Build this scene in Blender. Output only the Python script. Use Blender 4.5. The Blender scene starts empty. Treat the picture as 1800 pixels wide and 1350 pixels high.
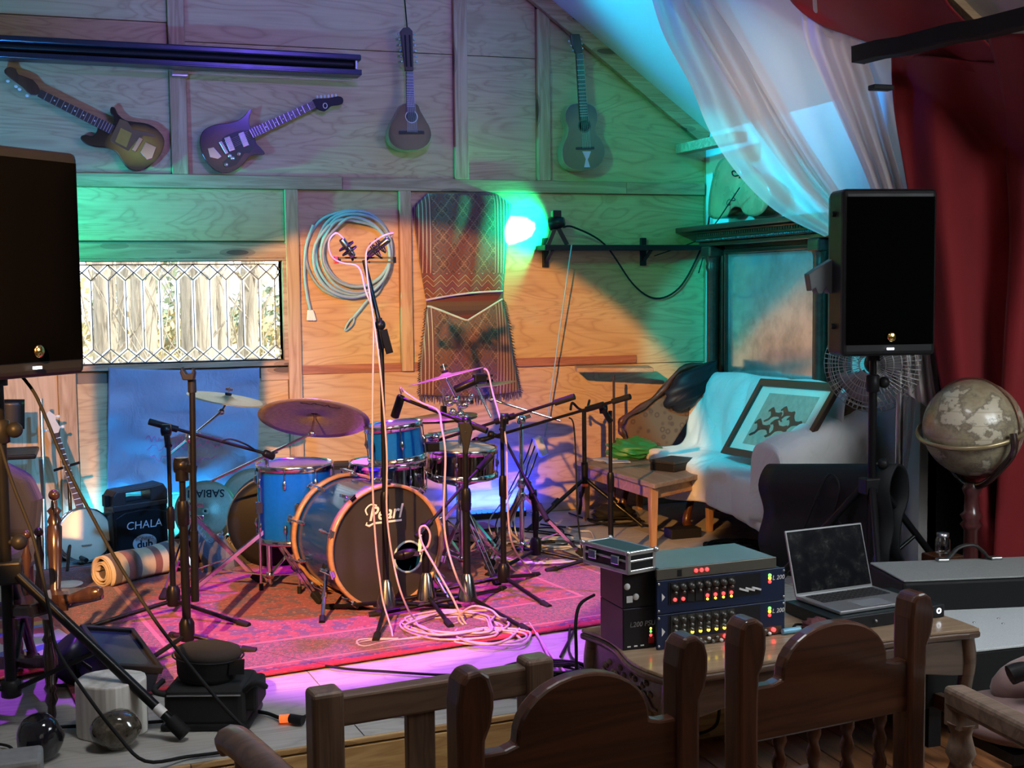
import bpy, math, random
from mathutils import Vector, Matrix
from math import sin, cos, pi, radians, sqrt, atan2
random.seed(7)
V = Vector
sc = bpy.context.scene
COL = sc.collection

# ---------------------------------------------------------------- camera
YAW, F0, HORIZON, ROLL = radians(18.2), 2200.0, 505.0, 0.011
CAM = V((-2.455, -7.467, 1.435))          # X along the back wall, Y into it, Z up from the stage floor
PITCH = math.atan((675 - HORIZON) / F0)
f0 = V((sin(YAW)*cos(PITCH), cos(YAW)*cos(PITCH), -sin(PITCH)))
r0 = V((cos(YAW), -sin(YAW), 0)); u0 = r0.cross(f0)
cr = r0*cos(ROLL) - u0*sin(ROLL); cu = u0*cos(ROLL) + r0*sin(ROLL)
cam = bpy.data.cameras.new('camera'); camo = bpy.data.objects.new('camera', cam); COL.objects.link(camo)
camo.matrix_world = Matrix(((cr.x, cu.x, -f0.x, CAM.x), (cr.y, cu.y, -f0.y, CAM.y), (cr.z, cu.z, -f0.z, CAM.z), (0, 0, 0, 1)))
cam.sensor_width = 36; cam.lens = F0/1800*36; cam.clip_start = .05; cam.clip_end = 200
sc.camera = camo

def ray(px, py): return f0 + cr*((px-900)/F0) - cu*((py-675)/F0)
def HZ(px, py, z=0.0):                     # point of a horizontal plane seen at that place of the photograph
    d = ray(px, py); return CAM + d*((z-CAM.z)/d.z)
def WY(px, py, off=0.0):                   # point on a plane parallel to the back wall, off metres in front of it
    d = ray(px, py); return CAM + d*((-off-CAM.y)/d.y)
def WX(px, py, x):                         # point on a plane parallel to the right wall
    d = ray(px, py); return CAM + d*((x-CAM.x)/d.x)
def DP(px, py, dist): return CAM + ray(px, py)*dist
def PX(p):                                 # where a point falls in the photograph
    q = V(p)-CAM; w = q.dot(f0); return (900+F0*q.dot(cr)/w, 675-F0*q.dot(cu)/w, w)
def ZAT(p, py):                            # height above p that is seen at row py
    lo, hi = -1.0, 5.0
    for _ in range(40):
        m = (lo+hi)/2
        if PX((p[0], p[1], m))[1] > py: lo = m
        else: hi = m
    return (lo+hi)/2

# ---------------------------------------------------------------- render look, world, lights
sc.view_settings.view_transform = 'Standard'; sc.view_settings.look = 'None'
sc.view_settings.exposure = 0.0; sc.view_settings.gamma = 1.0; sc.view_settings.use_curve_mapping = False
sc.cycles.use_denoising = True
sc.cycles.max_bounces = 8; sc.cycles.diffuse_bounces = 2; sc.cycles.glossy_bounces = 4
sc.cycles.transparent_max_bounces = 12; sc.cycles.transmission_bounces = 6
sc.cycles.caustics_reflective = False; sc.cycles.caustics_refractive = False
sc.cycles.sample_clamp_indirect = 4.0
w = bpy.data.worlds.new('sky'); sc.world = w; w.use_nodes = True
bg = w.node_tree.nodes['Background']
bg.inputs[0].default_value = (.80, .90, 1.0, 1); bg.inputs[1].default_value = 3.0

def aim(o, p, t):
    o.location = p; o.rotation_euler = (V(t)-V(p)).to_track_quat('-Z', 'Y').to_euler()
def spot(name, p, t, col, power, deg, blend=.3, size=.06):
    l = bpy.data.lights.new(name, 'SPOT'); l.color = col; l.energy = power
    l.spot_size = radians(deg); l.spot_blend = blend; l.shadow_soft_size = size
    o = bpy.data.objects.new(name, l); COL.objects.link(o); aim(o, p, t); return o
def area(name, p, t, col, power, sx, sy):
    l = bpy.data.lights.new(name, 'AREA'); l.shape = 'RECTANGLE'; l.size = sx; l.size_y = sy
    l.color = col; l.energy = power
    o = bpy.data.objects.new(name, l); COL.objects.link(o); aim(o, p, t); return o
sun = bpy.data.lights.new('sun', 'SUN'); sun.energy = 6.5; sun.color = (1, .94, .82); sun.angle = radians(.6)
suno = bpy.data.objects.new('sun', sun); COL.objects.link(suno)
suno.rotation_euler = V((-.55, .62, -.56)).to_track_quat('-Z', 'Y').to_euler()

# stage lamps, daylight and two added fills (all hang or stand outside the frame, except the green one on the wall shelf)
spot('amber_wash', (-3.5, -6.2, 2.5), (-.68, 0, -.05), (1, .46, .13), 2450, 30.4, .11, .03)
spot('amber_left', (-3.5, -6.2, 2.5), WY(60, 790), (1, .50, .22), 1500, 13, .35, .03)
spot('violet_overhead', (-1.15, -1.7, 3.5), (-1.22, -2.10, 0), (.52, .03, 1), 1450, 39, .2, .05)
spot('violet_left', (-2.75, -1.8, 3.2), (-3.0, -2.6, 0), (.42, .04, 1), 420, 24, .3, .05)
spot('magenta_front', (-2.5, -4.6, 3.0), HZ(600, 1075), (1, .03, .36), 120, 26, .8, .06)
spot('blue_wash', (-1.5, -5.4, 2.9), WY(280, 790), (.05, .36, 1), 900, 25, .6, .05)
spot('cyan_wash', (-2.6, -4.0, 2.95), V((1.25, -1.0, 1.17)), (.0, .80, 1), 1000, 21, .12, .05)
spot('cyan_ceiling', (-1.5, -1.0, 3.85), V((1.15, -.95, 2.5)), (.0, .74, 1), 900, 40, .8, .1)
spot('blue_ceiling', (-1.3, -1.1, 3.9), V((.1, -1.2, 3.5)), (.0, .08, 1), 420, 60, .8, .1)
spot('green_corner', (-1.9, -2.9, 3.0), V((1.15, 0, 2.15)), (.0, 1, .42), 190, 30, .9, .1)
spot('green_left', (-3.7, -.42, 1.86), WY(330, 410), (.0, 1, .78), 340, 34, .7, .04)
spot('blue_upper', (-1.2, -3.4, 3.2), WY(560, 60), (.20, .12, 1), 200, 60, .8, .06)
spot('blue_rail', (-3.1, -1.6, 1.75), WY(230, 150), (.04, .35, 1), 110, 60, .5, .04)
area('fill_behind', (-1.2, -10.2, 2.3), (-1.0, -3, .8), (1, .86, .78), 13, 3.4, 2.0)  # dim fill added behind the camera; the wall there has no window
sk = area('skylight', (-1.1, -4.9, 4.2), (-1.0, -3.9, 0), (.95, .97, 1), 55, 1.6, 1.0); sk.data.spread = radians(100)
sk = area('curtain_fill', (-3.6, -7.2, 2.5), (.72, -2.0, 2.45), (1, .93, .90), 1.2, .3, .3); sk.data.spread = radians(10)  # unseen fill added to brighten the sheer curtain
area('daylight_right', (1.5, -5.4, 2.1), (.2, -3.7, .3), (.88, .96, 1), 60, 1.3, 1.1)

# ---------------------------------------------------------------- mesh builder
def frame(o, x, y, z):
    return Matrix(((x[0], y[0], z[0], o[0]), (x[1], y[1], z[1], o[1]), (x[2], y[2], z[2], o[2]), (0, 0, 0, 1)))
def zframe(o, z, up=(0, 0, 1)):            # local z along z; local y as near as possible to up
    z = V(z).normalized(); up = V(up)
    if abs(z.dot(up.normalized())) > .999: up = V((0, 1, 0)) if abs(z.y) < .9 else V((1, 0, 0))
    x = up.cross(z).normalized(); return frame(o, x, z.cross(x), z)
def rotz(a): return Matrix.Rotation(a, 4, 'Z')
def tr(x, y, z): return Matrix.Translation((x, y, z))
def wallframe(o): return frame(o, (1, 0, 0), (0, 0, 1), (0, -1, 0))
def spline(pts, k=6, closed=False):
    P = [V(p) for p in pts]; n = len(P); out = []
    for i in range(n if closed else n-1):
        if closed: a, b, c, d = P[i-1], P[i], P[(i+1) % n], P[(i+2) % n]
        else: a, b, c, d = P[max(i-1, 0)], P[i], P[i+1], P[min(i+2, n-1)]
        for j in range(k):
            t = j/k
            out.append(.5*((2*b)+(c-a)*t+(2*a-5*b+4*c-d)*t*t+(3*b-a-3*c+d)*t**3))
    if not closed: out.append(P[-1])
    return out

class MB:
    def __init__(s): s.v, s.f, s.sm = [], [], []
    def add(s, vs, fs, sm=False, T=None):
        o = len(s.v)
        s.v += [tuple(T @ V(p)) for p in vs] if T is not None else [tuple(p) for p in vs]
        s.f += [tuple(i+o for i in f) for f in fs]; s.sm += [sm]*len(fs); return s
    def box(s, c, d, T=None):
        x, y, z = d[0]/2, d[1]/2, d[2]/2
        vs = [(c[0]+a*x, c[1]+b*y, c[2]+e*z) for e in (-1, 1) for b in (-1, 1) for a in (-1, 1)]
        return s.add(vs, [(0, 2, 3, 1), (4, 5, 7, 6), (0, 1, 5, 4), (2, 6, 7, 3), (0, 4, 6, 2), (1, 3, 7, 5)], False, T)
    def box2(s, a, b, T=None):
        return s.box([(a[i]+b[i])/2 for i in range(3)], [abs(a[i]-b[i]) for i in range(3)], T)
    def bar(s, p, q, w, h, up=(0, 0, 1)):
        p, q = V(p), V(q); L = (q-p).length
        return s.box((0, 0, L/2), (w, h, L), zframe(p, q-p, up))
    def tube(s, pts, r, n=8, closed=False, cap=True, smooth=True, flat=1.0):
        P = [V(p) for p in pts]
        m = len(P)
        if m < 2: return s
        R = r if isinstance(r, (list, tuple)) else [r]*m
        t0 = (P[1]-P[0]).normalized(); a = V((0, 0, 1)) if abs(t0.z) < .9 else V((1, 0, 0))
        nx = t0.cross(a).normalized(); vs, fs = [], []
        for i in range(m):
            if closed: t = P[(i+1) % m]-P[i-1]
            else: t = P[min(i+1, m-1)]-P[max(i-1, 0)]
            t = t.normalized() if t.length > 1e-9 else t0
            nx = nx-t*nx.dot(t); nx = nx.normalized() if nx.length > 1e-9 else t.orthogonal().normalized()
            ny = t.cross(nx)
            for k in range(n):
                an = 2*pi*(k+.5)/n; vs.append(P[i]+nx*(R[i]*cos(an))+ny*(R[i]*sin(an)*flat))
        for i in range(m if closed else m-1):
            j = (i+1) % m
            for k in range(n): fs.append((i*n+k, i*n+(k+1) % n, j*n+(k+1) % n, j*n+k))
        s.add(vs, fs, smooth)
        if cap and not closed:
            s.add(vs[:n], [tuple(range(n-1, -1, -1))]); s.add(vs[-n:], [tuple(range(n))])
        return s
    def rod(s, p, q, r, n=8, r2=None): return s.tube([p, q], [r, r if r2 is None else r2], n)
    def lathe(s, prof, n=20, T=None, smooth=True, caps=True):
        vs, fs, m = [], [], len(prof)
        for r, z in prof:
            for k in range(n): a = 2*pi*k/n; vs.append((r*cos(a), r*sin(a), z))
        for i in range(m-1):
            for k in range(n): fs.append((i*n+k, i*n+(k+1) % n, (i+1)*n+(k+1) % n, (i+1)*n+k))
        s.add(vs, fs, smooth, T)
        if caps:
            if prof[0][0] > 1e-5: s.add(vs[:n], [tuple(range(n-1, -1, -1))], False, T)
            if prof[-1][0] > 1e-5: s.add(vs[-n:], [tuple(range(n))], False, T)
        return s
    def prism(s, poly, z0, z1, T=None):
        n = len(poly); A = sum(poly[i-1][0]*poly[i][1]-poly[i][0]*poly[i-1][1] for i in range(n))
        if A < 0: poly = poly[::-1]
        vs = [(p[0], p[1], z0) for p in poly]+[(p[0], p[1], z1) for p in poly]
        fs = [tuple(range(n-1, -1, -1)), tuple(range(n, 2*n))]+[(i, (i+1) % n, n+(i+1) % n, n+i) for i in range(n)]
        return s.add(vs, fs, False, T)
    def ring_prism(s, outer, inner, z0, z1, T=None):     # two outlines with the same number of points
        n = len(outer); vs = [(p[0], p[1], z) for z in (z0, z1) for p in list(outer)+list(inner)]; fs = []
        for i in range(n):
            j = (i+1) % n; a, b = 2*n, n
            fs += [(a+i, a+j, a+b+j, a+b+i), (j, i, b+i, b+j), (i, j, a+j, a+i), (b+j, b+i, a+b+i, a+b+j)]
        return s.add(vs, fs, False, T)
    def grid(s, nu, nv, fn, T=None, smooth=True, wrap=False):
        vs = [fn(i/(nu if wrap else nu-1), j/(nv-1)) for j in range(nv) for i in range(nu)]
        fs = [(j*nu+i, j*nu+(i+1) % nu, (j+1)*nu+(i+1) % nu, (j+1)*nu+i) for j in range(nv-1) for i in range(nu if wrap else nu-1)]
        return s.add(vs, fs, smooth, T)
    def ball(s, c, r, n=16, m=10, T=None, fn=None):
        r = r if isinstance(r, (tuple, list)) else (r, r, r); vs, fs = [], []
        for j in range(m+1):
            th = pi*j/m
            for i in range(n):
                a = 2*pi*i/n; d = V((sin(th)*cos(a), sin(th)*sin(a), cos(th))); k = fn(d) if fn else 1
                vs.append((c[0]+r[0]*d.x*k, c[1]+r[1]*d.y*k, c[2]+r[2]*d.z*k))
        for j in range(m):
            for i in range(n): fs.append((j*n+i, (j+1)*n+i, (j+1)*n+(i+1) % n, j*n+(i+1) % n))
        return s.add(vs, fs, True, T)

OFF = {}                                    # world place of every root and part that has children
def tag(o, label=None, cat=None, group=None, kind=None):
    for k, x in (('label', label), ('category', cat), ('group', group), ('kind', kind)):
        if x: o[k] = x
    return o
def thing(name, loc, label, cat, group=None, rz=0.0, kind=None):
    o = bpy.data.objects.new(name, None); COL.objects.link(o); o.empty_display_size = .05
    o.location = loc; o.rotation_euler = (0, 0, rz); OFF[o.name] = V(loc); return tag(o, label, cat, group, kind)
def part(mb, name, m, parent=None, local=False, bevel=0, seg=2, solid=0, sub=0, label=None, kind=None, loc=None):
    """Links the collected shapes as ONE mesh object. Shapes are in world space unless local (then in the parent's space)."""
    me = bpy.data.meshes.new(name)
    if loc is not None: off = V(loc)
    elif parent is not None: off = OFF.get(parent.name, V((0, 0, 0)))
    else: off = V((0, 0, 0))
    vs = mb.v if local else [(p[0]-off[0], p[1]-off[1], p[2]-off[2]) for p in mb.v]
    me.from_pydata(vs, [], mb.f); me.polygons.foreach_set('use_smooth', mb.sm)
    me.materials.append(m); me.update()
    o = bpy.data.objects.new(name, me); COL.objects.link(o)
    if parent is not None: o.parent = parent; OFF[o.name] = OFF.get(parent.name, V((0, 0, 0)))
    else: o.location = off; OFF[o.name] = off
    if sub: md = o.modifiers.new('sub', 'SUBSURF'); md.levels = sub; md.render_levels = sub
    if solid: md = o.modifiers.new('solid', 'SOLIDIFY'); md.thickness = solid; md.offset = 0
    if bevel:
        md = o.modifiers.new('bevel', 'BEVEL'); md.width = bevel; md.segments = seg; md.limit_method = 'ANGLE'; md.angle_limit = radians(40)
    if label: o['label'] = label
    if kind: o['kind'] = kind
    return o
def single(mb, name, m, label, cat, group=None, kind=None, **k):      # a thing that is one mesh, origin at its base
    xs = [p[0] for p in mb.v]; ys = [p[1] for p in mb.v]; zs = [p[2] for p in mb.v]
    o = part(mb, name, m, loc=((min(xs)+max(xs))/2, (min(ys)+max(ys))/2, min(zs)), **k)
    return tag(o, label, cat, group, kind)
def copy_tree(o, parent=None):
    c = o.copy(); COL.objects.link(c)
    if parent is not None: c.parent = parent
    for ch in list(o.children): copy_tree(ch, c)
    return c
def lettering(body, size, T, m, parent, name='lettering', depth=.0012, shear=0.0, spacing=1.0, sx=1.0, bold=0.0):
    cu_ = bpy.data.curves.new(name, 'FONT'); cu_.body = body; cu_.size = size; cu_.extrude = depth; cu_.shear = shear
    cu_.align_x = 'CENTER'; cu_.align_y = 'CENTER'; cu_.space_character = spacing; cu_.offset = bold; cu_.resolution_u = 3
    t = bpy.data.objects.new('tmp', cu_); COL.objects.link(t)
    me = bpy.data.meshes.new_from_object(t.evaluated_get(bpy.context.evaluated_depsgraph_get()))
    bpy.data.objects.remove(t); off = OFF.get(parent.name, V((0, 0, 0)))
    me.transform(Matrix.Translation(-off) @ T @ Matrix.Diagonal((sx, 1, 1, 1)))
    me.materials.clear(); me.materials.append(m); me.name = name
    o = bpy.data.objects.new(name, me); COL.objects.link(o); o.parent = parent; return o
# ---------------------------------------------------------------- materials
class NT:
    def __init__(s, name):
        s.m = bpy.data.materials.new(name); s.m.use_nodes = True
        s.n = s.m.node_tree.nodes; s.l = s.m.node_tree.links; s.b = s.n['Principled BSDF']; s._oc = None
    def set(s, sock, x):
        if isinstance(x, bpy.types.NodeSocket): s.l.new(x, sock)
        elif isinstance(x, (tuple, list)) and len(x) == 3 and sock.type == 'RGBA': sock.default_value = (*x, 1)
        else: sock.default_value = x
    def node(s, t, ins=None, **props):
        n = s.n.new(t)
        for k, x in props.items(): setattr(n, k, x)
        for k, x in (ins or {}).items(): s.set(n.inputs[k], x)
        return n
    def coord(s):
        if s._oc is None: s._oc = s.n.new('ShaderNodeTexCoord').outputs['Object']
        return s._oc
    def rnd(s): return s.node('ShaderNodeObjectInfo').outputs['Random']
    def xyz(s, v=None):
        n = s.node('ShaderNodeSeparateXYZ', {0: v if v is not None else s.coord()}); return n.outputs[0], n.outputs[1], n.outputs[2]
    def cmb(s, x=0., y=0., z=0.): return s.node('ShaderNodeCombineXYZ', {0: x, 1: y, 2: z}).outputs[0]
    def math(s, op, a, b=0., c=0., clamp=False):
        n = s.node('ShaderNodeMath', {0: a, 1: b, 2: c}, operation=op); n.use_clamp = clamp; return n.outputs[0]
    def scl(s, v, k): return s.node('ShaderNodeVectorMath', {0: v, 1: k}, operation='MULTIPLY').outputs[0]
    def vadd(s, v, k): return s.node('ShaderNodeVectorMath', {0: v, 1: k}, operation='ADD').outputs[0]
    def noise(s, v=None, scale=5., detail=2., rough=.5, dist=0.):
        return s.node('ShaderNodeTexNoise', {'Vector': v if v is not None else s.coord(), 'Scale': scale, 'Detail': detail, 'Roughness': rough, 'Distortion': dist}).outputs[0]
    def voro(s, v=None, scale=5., feat='F1', out=0, rand=1.):
        n = s.node('ShaderNodeTexVoronoi', feature=feat); s.set(n.inputs['Vector'], v if v is not None else s.coord())
        n.inputs['Scale'].default_value = scale; n.inputs['Randomness'].default_value = rand; return n.outputs[out]
    def mix(s, f, a, b, mode='MIX'):
        n = s.node('ShaderNodeMix', data_type='RGBA', blend_type=mode)
        s.set(n.inputs[0], f); s.set(n.inputs[6], a); s.set(n.inputs[7], b); return n.outputs[2]
    def ramp(s, f, stops, interp='LINEAR'):
        n = s.node('ShaderNodeValToRGB', {0: f}); r = n.color_ramp; r.interpolation = interp
        while len(r.elements) > 1: r.elements.remove(r.elements[-1])
        for i, (p, c) in enumerate(stops):
            e = r.elements[0] if i == 0 else r.elements.new(p)
            e.position = p; e.color = (*c, 1) if len(c) == 3 else c
        return n.outputs[0]
    def bump(s, h, dist=.002, st=.5):
        n = s.node('ShaderNodeBump', {'Height': h, 'Strength': st, 'Distance': dist}); s.l.new(n.outputs[0], s.b.inputs['Normal'])
    def fin(s, col=None, rough=.5, metal=0., coat=0., sheen=0.):
        if col is not None: s.set(s.b.inputs['Base Color'], col)
        s.set(s.b.inputs['Roughness'], rough); s.set(s.b.inputs['Metallic'], metal)
        if coat: s.b.inputs['Coat Weight'].default_value = coat; s.b.inputs['Coat Roughness'].default_value = .08
        if sheen: s.b.inputs['Sheen Weight'].default_value = sheen
        return s.m
def plain(name, col, rough=.5, metal=0., var=.15, scale=14., bump=0., coat=0., sheen=0.):
    t = NT(name); n = t.noise(scale=scale, detail=4.)
    c = t.mix(n, tuple(x*(1-var) for x in col), tuple(min(1, x*(1+var)) for x in col))
    if bump: t.bump(n, bump, .6)
    if max(col) < .02 and not metal: t.b.inputs['Specular IOR Level'].default_value = .0 if 'grille' in name else .2
    return t.fin(c, t.math('MULTIPLY_ADD', n, .12, rough-.06), metal, coat, sheen)
def plywood(name, ax, c1, c2, c3, rough=.6):
    t = NT(name); x, y, z = t.xyz(); r = t.math('MULTIPLY', t.rnd(), 31.)
    u, v = (x, z) if ax == 'wall' else ((z, x) if ax == 'upright' else (x, y))
    p = t.cmb(t.math('MULTIPLY_ADD', u, .8, r), t.math('MULTIPLY_ADD', v, 3.4, r), r)
    n = t.noise(p, 1.3, 3., .5, .9)
    band = t.math('PINGPONG', t.math('MULTIPLY', n, 22.), 1.)
    line = t.math('POWER', band, 3.)
    fine = t.noise(t.cmb(t.math('MULTIPLY', u, 3.), t.math('MULTIPLY', v, 70.), r), 1., 3.)
    patch = t.noise(p, 1.7, 3., .6)
    c = t.mix(t.math('MULTIPLY', line, .62), c1, c2)
    c = t.mix(t.math('MULTIPLY', t.math('SUBTRACT', fine, .35, clamp=True), .9), c, c2)
    c = t.mix(t.math('MULTIPLY', t.math('SUBTRACT', patch, .45, clamp=True), 1.6, clamp=True), c, c3)
    t.bump(t.math('ADD', line, fine), .0008, .35)
    return t.fin(c, rough)
def wood(name, ax, c1, c2, rough=.45, k=1., knots=True, coat=0.):
    t = NT(name); r = t.math('MULTIPLY', t.rnd(), 17.)
    st = {'x': (1.2, 16, 16), 'y': (16, 1.2, 16), 'z': (16, 16, 1.2)}[ax]
    p = t.vadd(t.scl(t.coord(), tuple(q*k for q in st)), t.cmb(r, r, r))
    n = t.noise(p, 1., 4., .55, .8); g = t.math('PINGPONG', t.math('MULTIPLY', n, 6.), 1.)
    c = t.mix(t.math('POWER', g, 1.6), c1, c2)
    if knots:
        kn = {'x': (2.2, 9, 9), 'y': (9, 2.2, 9), 'z': (9, 9, 2.2)}[ax]
        d = t.voro(t.vadd(t.scl(t.coord(), kn), t.cmb(r, r, r)), 1.)
        c = t.mix(t.math('GREATER_THAN', .16, d), c, tuple(q*.22 for q in c2))
        c = t.mix(t.math('MULTIPLY', t.math('GREATER_THAN', .24, d), .5), c, tuple(q*.45 for q in c2))
    t.bump(g, .0006, .4)
    return t.fin(c, rough, 0, coat)
PLY = plywood('fir_plywood', 'wall', (.60, .42, .21), (.36, .21, .09), (.50, .33, .16))
PLYV = plywood('fir_plywood_upright', 'upright', (.60, .43, .25), (.38, .24, .12), (.50, .34, .19))
PLYF = plywood('stage_plywood', 'flat', (.42, .40, .36), (.25, .235, .205), (.33, .31, .28), .55)
PINEV = wood('pine_upright', 'z', (.56, .38, .21), (.38, .22, .10), .6)
PINEH = wood('pine_lengthwise', 'x', (.50, .34, .19), (.33, .20, .10), .6)
CEDAR = wood('cedar_strip', 'x', (.42, .18, .09), (.28, .10, .05), .6, 1, False)
FASC = wood('stage_fascia_pine', 'x', (.55, .36, .15), (.36, .20, .07), .5)
BLACK = plain('black_plastic', (.012, .012, .013), .45)
BLACKM = plain('black_enamel_metal', (.006, .006, .007), .36, 0, .2, 20, 0, .06)
RUBBER = plain('black_rubber', (.010, .010, .010), .75)
GRILLE = plain('black_grille', (.0018, .0018, .002), .6, 0, .3, 300, .001)
CHROME = plain('chrome', (.80, .80, .82), .12, 1, .05, 6)
STEEL = plain('brushed_steel', (.52, .52, .53), .32, 1, .15, 30)
BRASS = plain('cymbal_bronze', (.42, .33, .16), .34, 1, .25, 9)
WHITE = plain('white_paint', (.78, .78, .76), .5, 0, .06)
IVORY = plain('ivory_plastic', (.80, .76, .66), .35)
TAPE = plain('white_tape', (.70, .68, .66), .6)
def emit(name, col, st):
    t = NT(name); t.b.inputs['Base Color'].default_value = (*col, 1)
    t.b.inputs['Emission Color'].default_value = (*col, 1); t.b.inputs['Emission Strength'].default_value = st
    t.b.inputs['Roughness'].default_value = .4; return t.m
LEDB = emit('blue_led', (.02, .45, 1), 9); LEDR = emit('red_led', (1, .03, .03), 5); LEDG = emit('green_led', (.15, 1, .1), 3)
LEDY = emit('yellow_led', (1, .75, .05), 3); LEDW = emit('white_led', (.85, .9, 1), 3); LEDDB = emit('deep_blue_led', (.008, .05, 1), 7)
def glass(name, tint=(1, 1, 1), gloss=.10, rough=.02, rel=.5):
    t = NT(name); n = t.n; out = n['Material Output']
    tb = t.node('ShaderNodeBsdfTransparent', {0: tint}); gb = t.node('ShaderNodeBsdfGlossy', {'Color': (1, 1, 1), 'Roughness': rough})
    lw = t.node('ShaderNodeLayerWeight', {0: .35}); f = t.math('MULTIPLY_ADD', lw.outputs['Facing'], rel, gloss, True)
    mx = t.node('ShaderNodeMixShader', {0: f}); t.l.new(tb.outputs[0], mx.inputs[1]); t.l.new(gb.outputs[0], mx.inputs[2]); t.l.new(mx.outputs[0], out.inputs[0])
    return t.m
GLASS = glass('window_glass', (.97, .99, .98))
def sheer(name, col, thru):
    t = NT(name); out = t.n['Material Output']
    df = t.node('ShaderNodeBsdfDiffuse', {0: col}); tl = t.node('ShaderNodeBsdfTranslucent', {0: col})
    m1 = t.node('ShaderNodeMixShader', {0: .45}); t.l.new(df.outputs[0], m1.inputs[1]); t.l.new(tl.outputs[0], m1.inputs[2])
    lw = t.node('ShaderNodeLayerWeight', {0: .25}); wv = t.noise(scale=900., detail=0.)
    f = t.math('MULTIPLY_ADD', lw.outputs['Facing'], -.5, thru, True)
    tb = t.node('ShaderNodeBsdfTransparent', {0: (1, 1, 1)}); m2 = t.node('ShaderNodeMixShader', {0: f})
    t.l.new(m1.outputs[0], m2.inputs[1]); t.l.new(tb.outputs[0], m2.inputs[2]); t.l.new(m2.outputs[0], out.inputs[0]); return t.m
SHEER = sheer('white_voile', (.82, .72, .70), .36)
def cloth(name, col, rough=.85, sheen=.3, var=.12, thread=500., crinkle=0, depth=.0):
    t = NT(name); n = t.noise(scale=5., detail=4.); w_ = t.noise(scale=thread, detail=1.)
    c = t.mix(n, tuple(x*(1-var) for x in col), tuple(min(1, x*(1+var)) for x in col))
    if crinkle:
        k = t.noise(t.scl(t.coord(), (1, 1, .7)), crinkle*.35, 3., .5, 1.4); k2 = t.noise(scale=float(crinkle)*1.6, detail=2.)
        t.bump(t.math('ADD', t.math('ABSOLUTE', t.math('SUBTRACT', k, .5)), t.math('MULTIPLY', k2, .12)), depth, .9)
    else: t.bump(t.math('MULTIPLY_ADD', n, 4., w_), .001, .4)
    return t.fin(c, rough, 0, 0, sheen)
RED = cloth('red_velvet', (.21, .005, .009), .85, .06)
SOFACLOTH = cloth('white_throw', (.70, .70, .69), .85, .2, .06, 500., 11, .03)
BANNER = cloth('pale_blue_satin', (.30, .33, .44), .5, .1, .1, 500., 22, .012)
NAVY = cloth('navy_upholstery', (.012, .014, .04), .8, .2)
GREENB = cloth('green_nylon', (.02, .22, .05), .4, .1)
BAGBLK = cloth('black_nylon', (.0035, .0035, .004), .8, 0)
WINE = cloth('brown_mauve_upholstery', (.22, .13, .12), .8, .2)
DARKW = wood('dark_stained_pine', 'z', (.090, .030, .012), (.045, .014, .006), .35, 1, False, .25)
DARKWX = wood('dark_stained_pine_lengthwise', 'x', (.090, .030, .012), (.042, .013, .005), .35, .8, False, .25)
GREYW = wood('weathered_brown_wood', 'x', (.17, .10, .06), (.09, .05, .03), .45, 1, False, .15)
GREYWZ = wood('weathered_brown_wood_upright', 'z', (.17, .10, .06), (.09, .05, .03), .45, 1, False, .15)
PURW = wood('dark_turned_wood', 'z', (.045, .022, .020), (.025, .011, .009), .25, 1, False, .5)
TABLEW = wood('walnut_table_top', 'x', (.36, .25, .16), (.23, .15, .09), .3, 1, False, .35)
CARVW = wood('carved_walnut', 'x', (.10, .055, .035), (.06, .03, .02), .35, 1, False, .3)
PALEW = wood('pale_table_wood', 'x', (.40, .24, .13), (.28, .15, .08), .45, 1, False)
PALEWZ = wood('pale_table_wood_upright', 'z', (.40, .24, .13), (.28, .15, .08), .45, 1, False)
PLANK = wood('worn_floor_planks', 'y', (.30, .12, .045), (.16, .06, .025), .32, .7, True, .3)
def lacquer(name, c, metal=.35):
    t = NT(name); n = t.noise(scale=60., detail=2.); return t.fin(t.mix(n, tuple(x*.8 for x in c), tuple(x*1.15 for x in c)), .22, metal, .45)
DRUMBLUE = lacquer('blue_sparkle_lacquer', (.004, .13, .60), .15)
DRUMSHADED = lacquer('shaded_blue_lacquer', (.003, .055, .26), .1)  # drum blue darkened: the shade on the bass shell is in the colour
def sunburst(name, c1, c2, c3, cx, cz, sx, sz):
    t = NT(name); x, y, z = t.xyz(); a = t.math('DIVIDE', t.math('SUBTRACT', x, cx), sx); b = t.math('DIVIDE', t.math('SUBTRACT', z, cz), sz)
    d = t.math('SQRT', t.math('ADD', t.math('MULTIPLY', a, a), t.math('MULTIPLY', b, b)))
    g = t.noise(scale=18., detail=3.); d = t.math('MULTIPLY_ADD', g, .12, d)
    return t.fin(t.ramp(d, [(.25, c1), (.7, c2), (1.0, c3)]), .2, 0, .9)
def cymbalmat(name, c1, c2):
    t = NT(name); x, y, z = t.xyz(); r = t.math('SQRT', t.math('ADD', t.math('MULTIPLY', x, x), t.math('MULTIPLY', y, y)))
    an = t.math('ARCTAN2', y, x); rings = t.math('SINE', t.math('MULTIPLY', r, 700.))
    ham = t.noise(t.cmb(t.math('MULTIPLY', an, 7.), t.math('MULTIPLY', r, 60.), 0.), 1., 3., .6)
    t.bump(t.math('ADD', t.math('MULTIPLY', rings, .3), ham), .0008, .5)
    return t.fin(t.mix(ham, c1, c2), .42, .5)
CYM = cymbalmat('dark_hammered_bronze', (.17, .145, .09), (.56, .47, .30)); CYML = cymbalmat('bright_bronze', (.28, .23, .13), (.42, .35, .21))
DRUMHEAD = plain('coated_drum_head', (.55, .56, .54), .55, 0, .06); CLEARHEAD = plain('clear_film_head', (.05, .07, .12), .2, 0, .06)
BASSHEAD = plain('dark_grey_drum_head', (.036, .033, .029), .3, 0, .05, 8, 0, .25)
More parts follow.
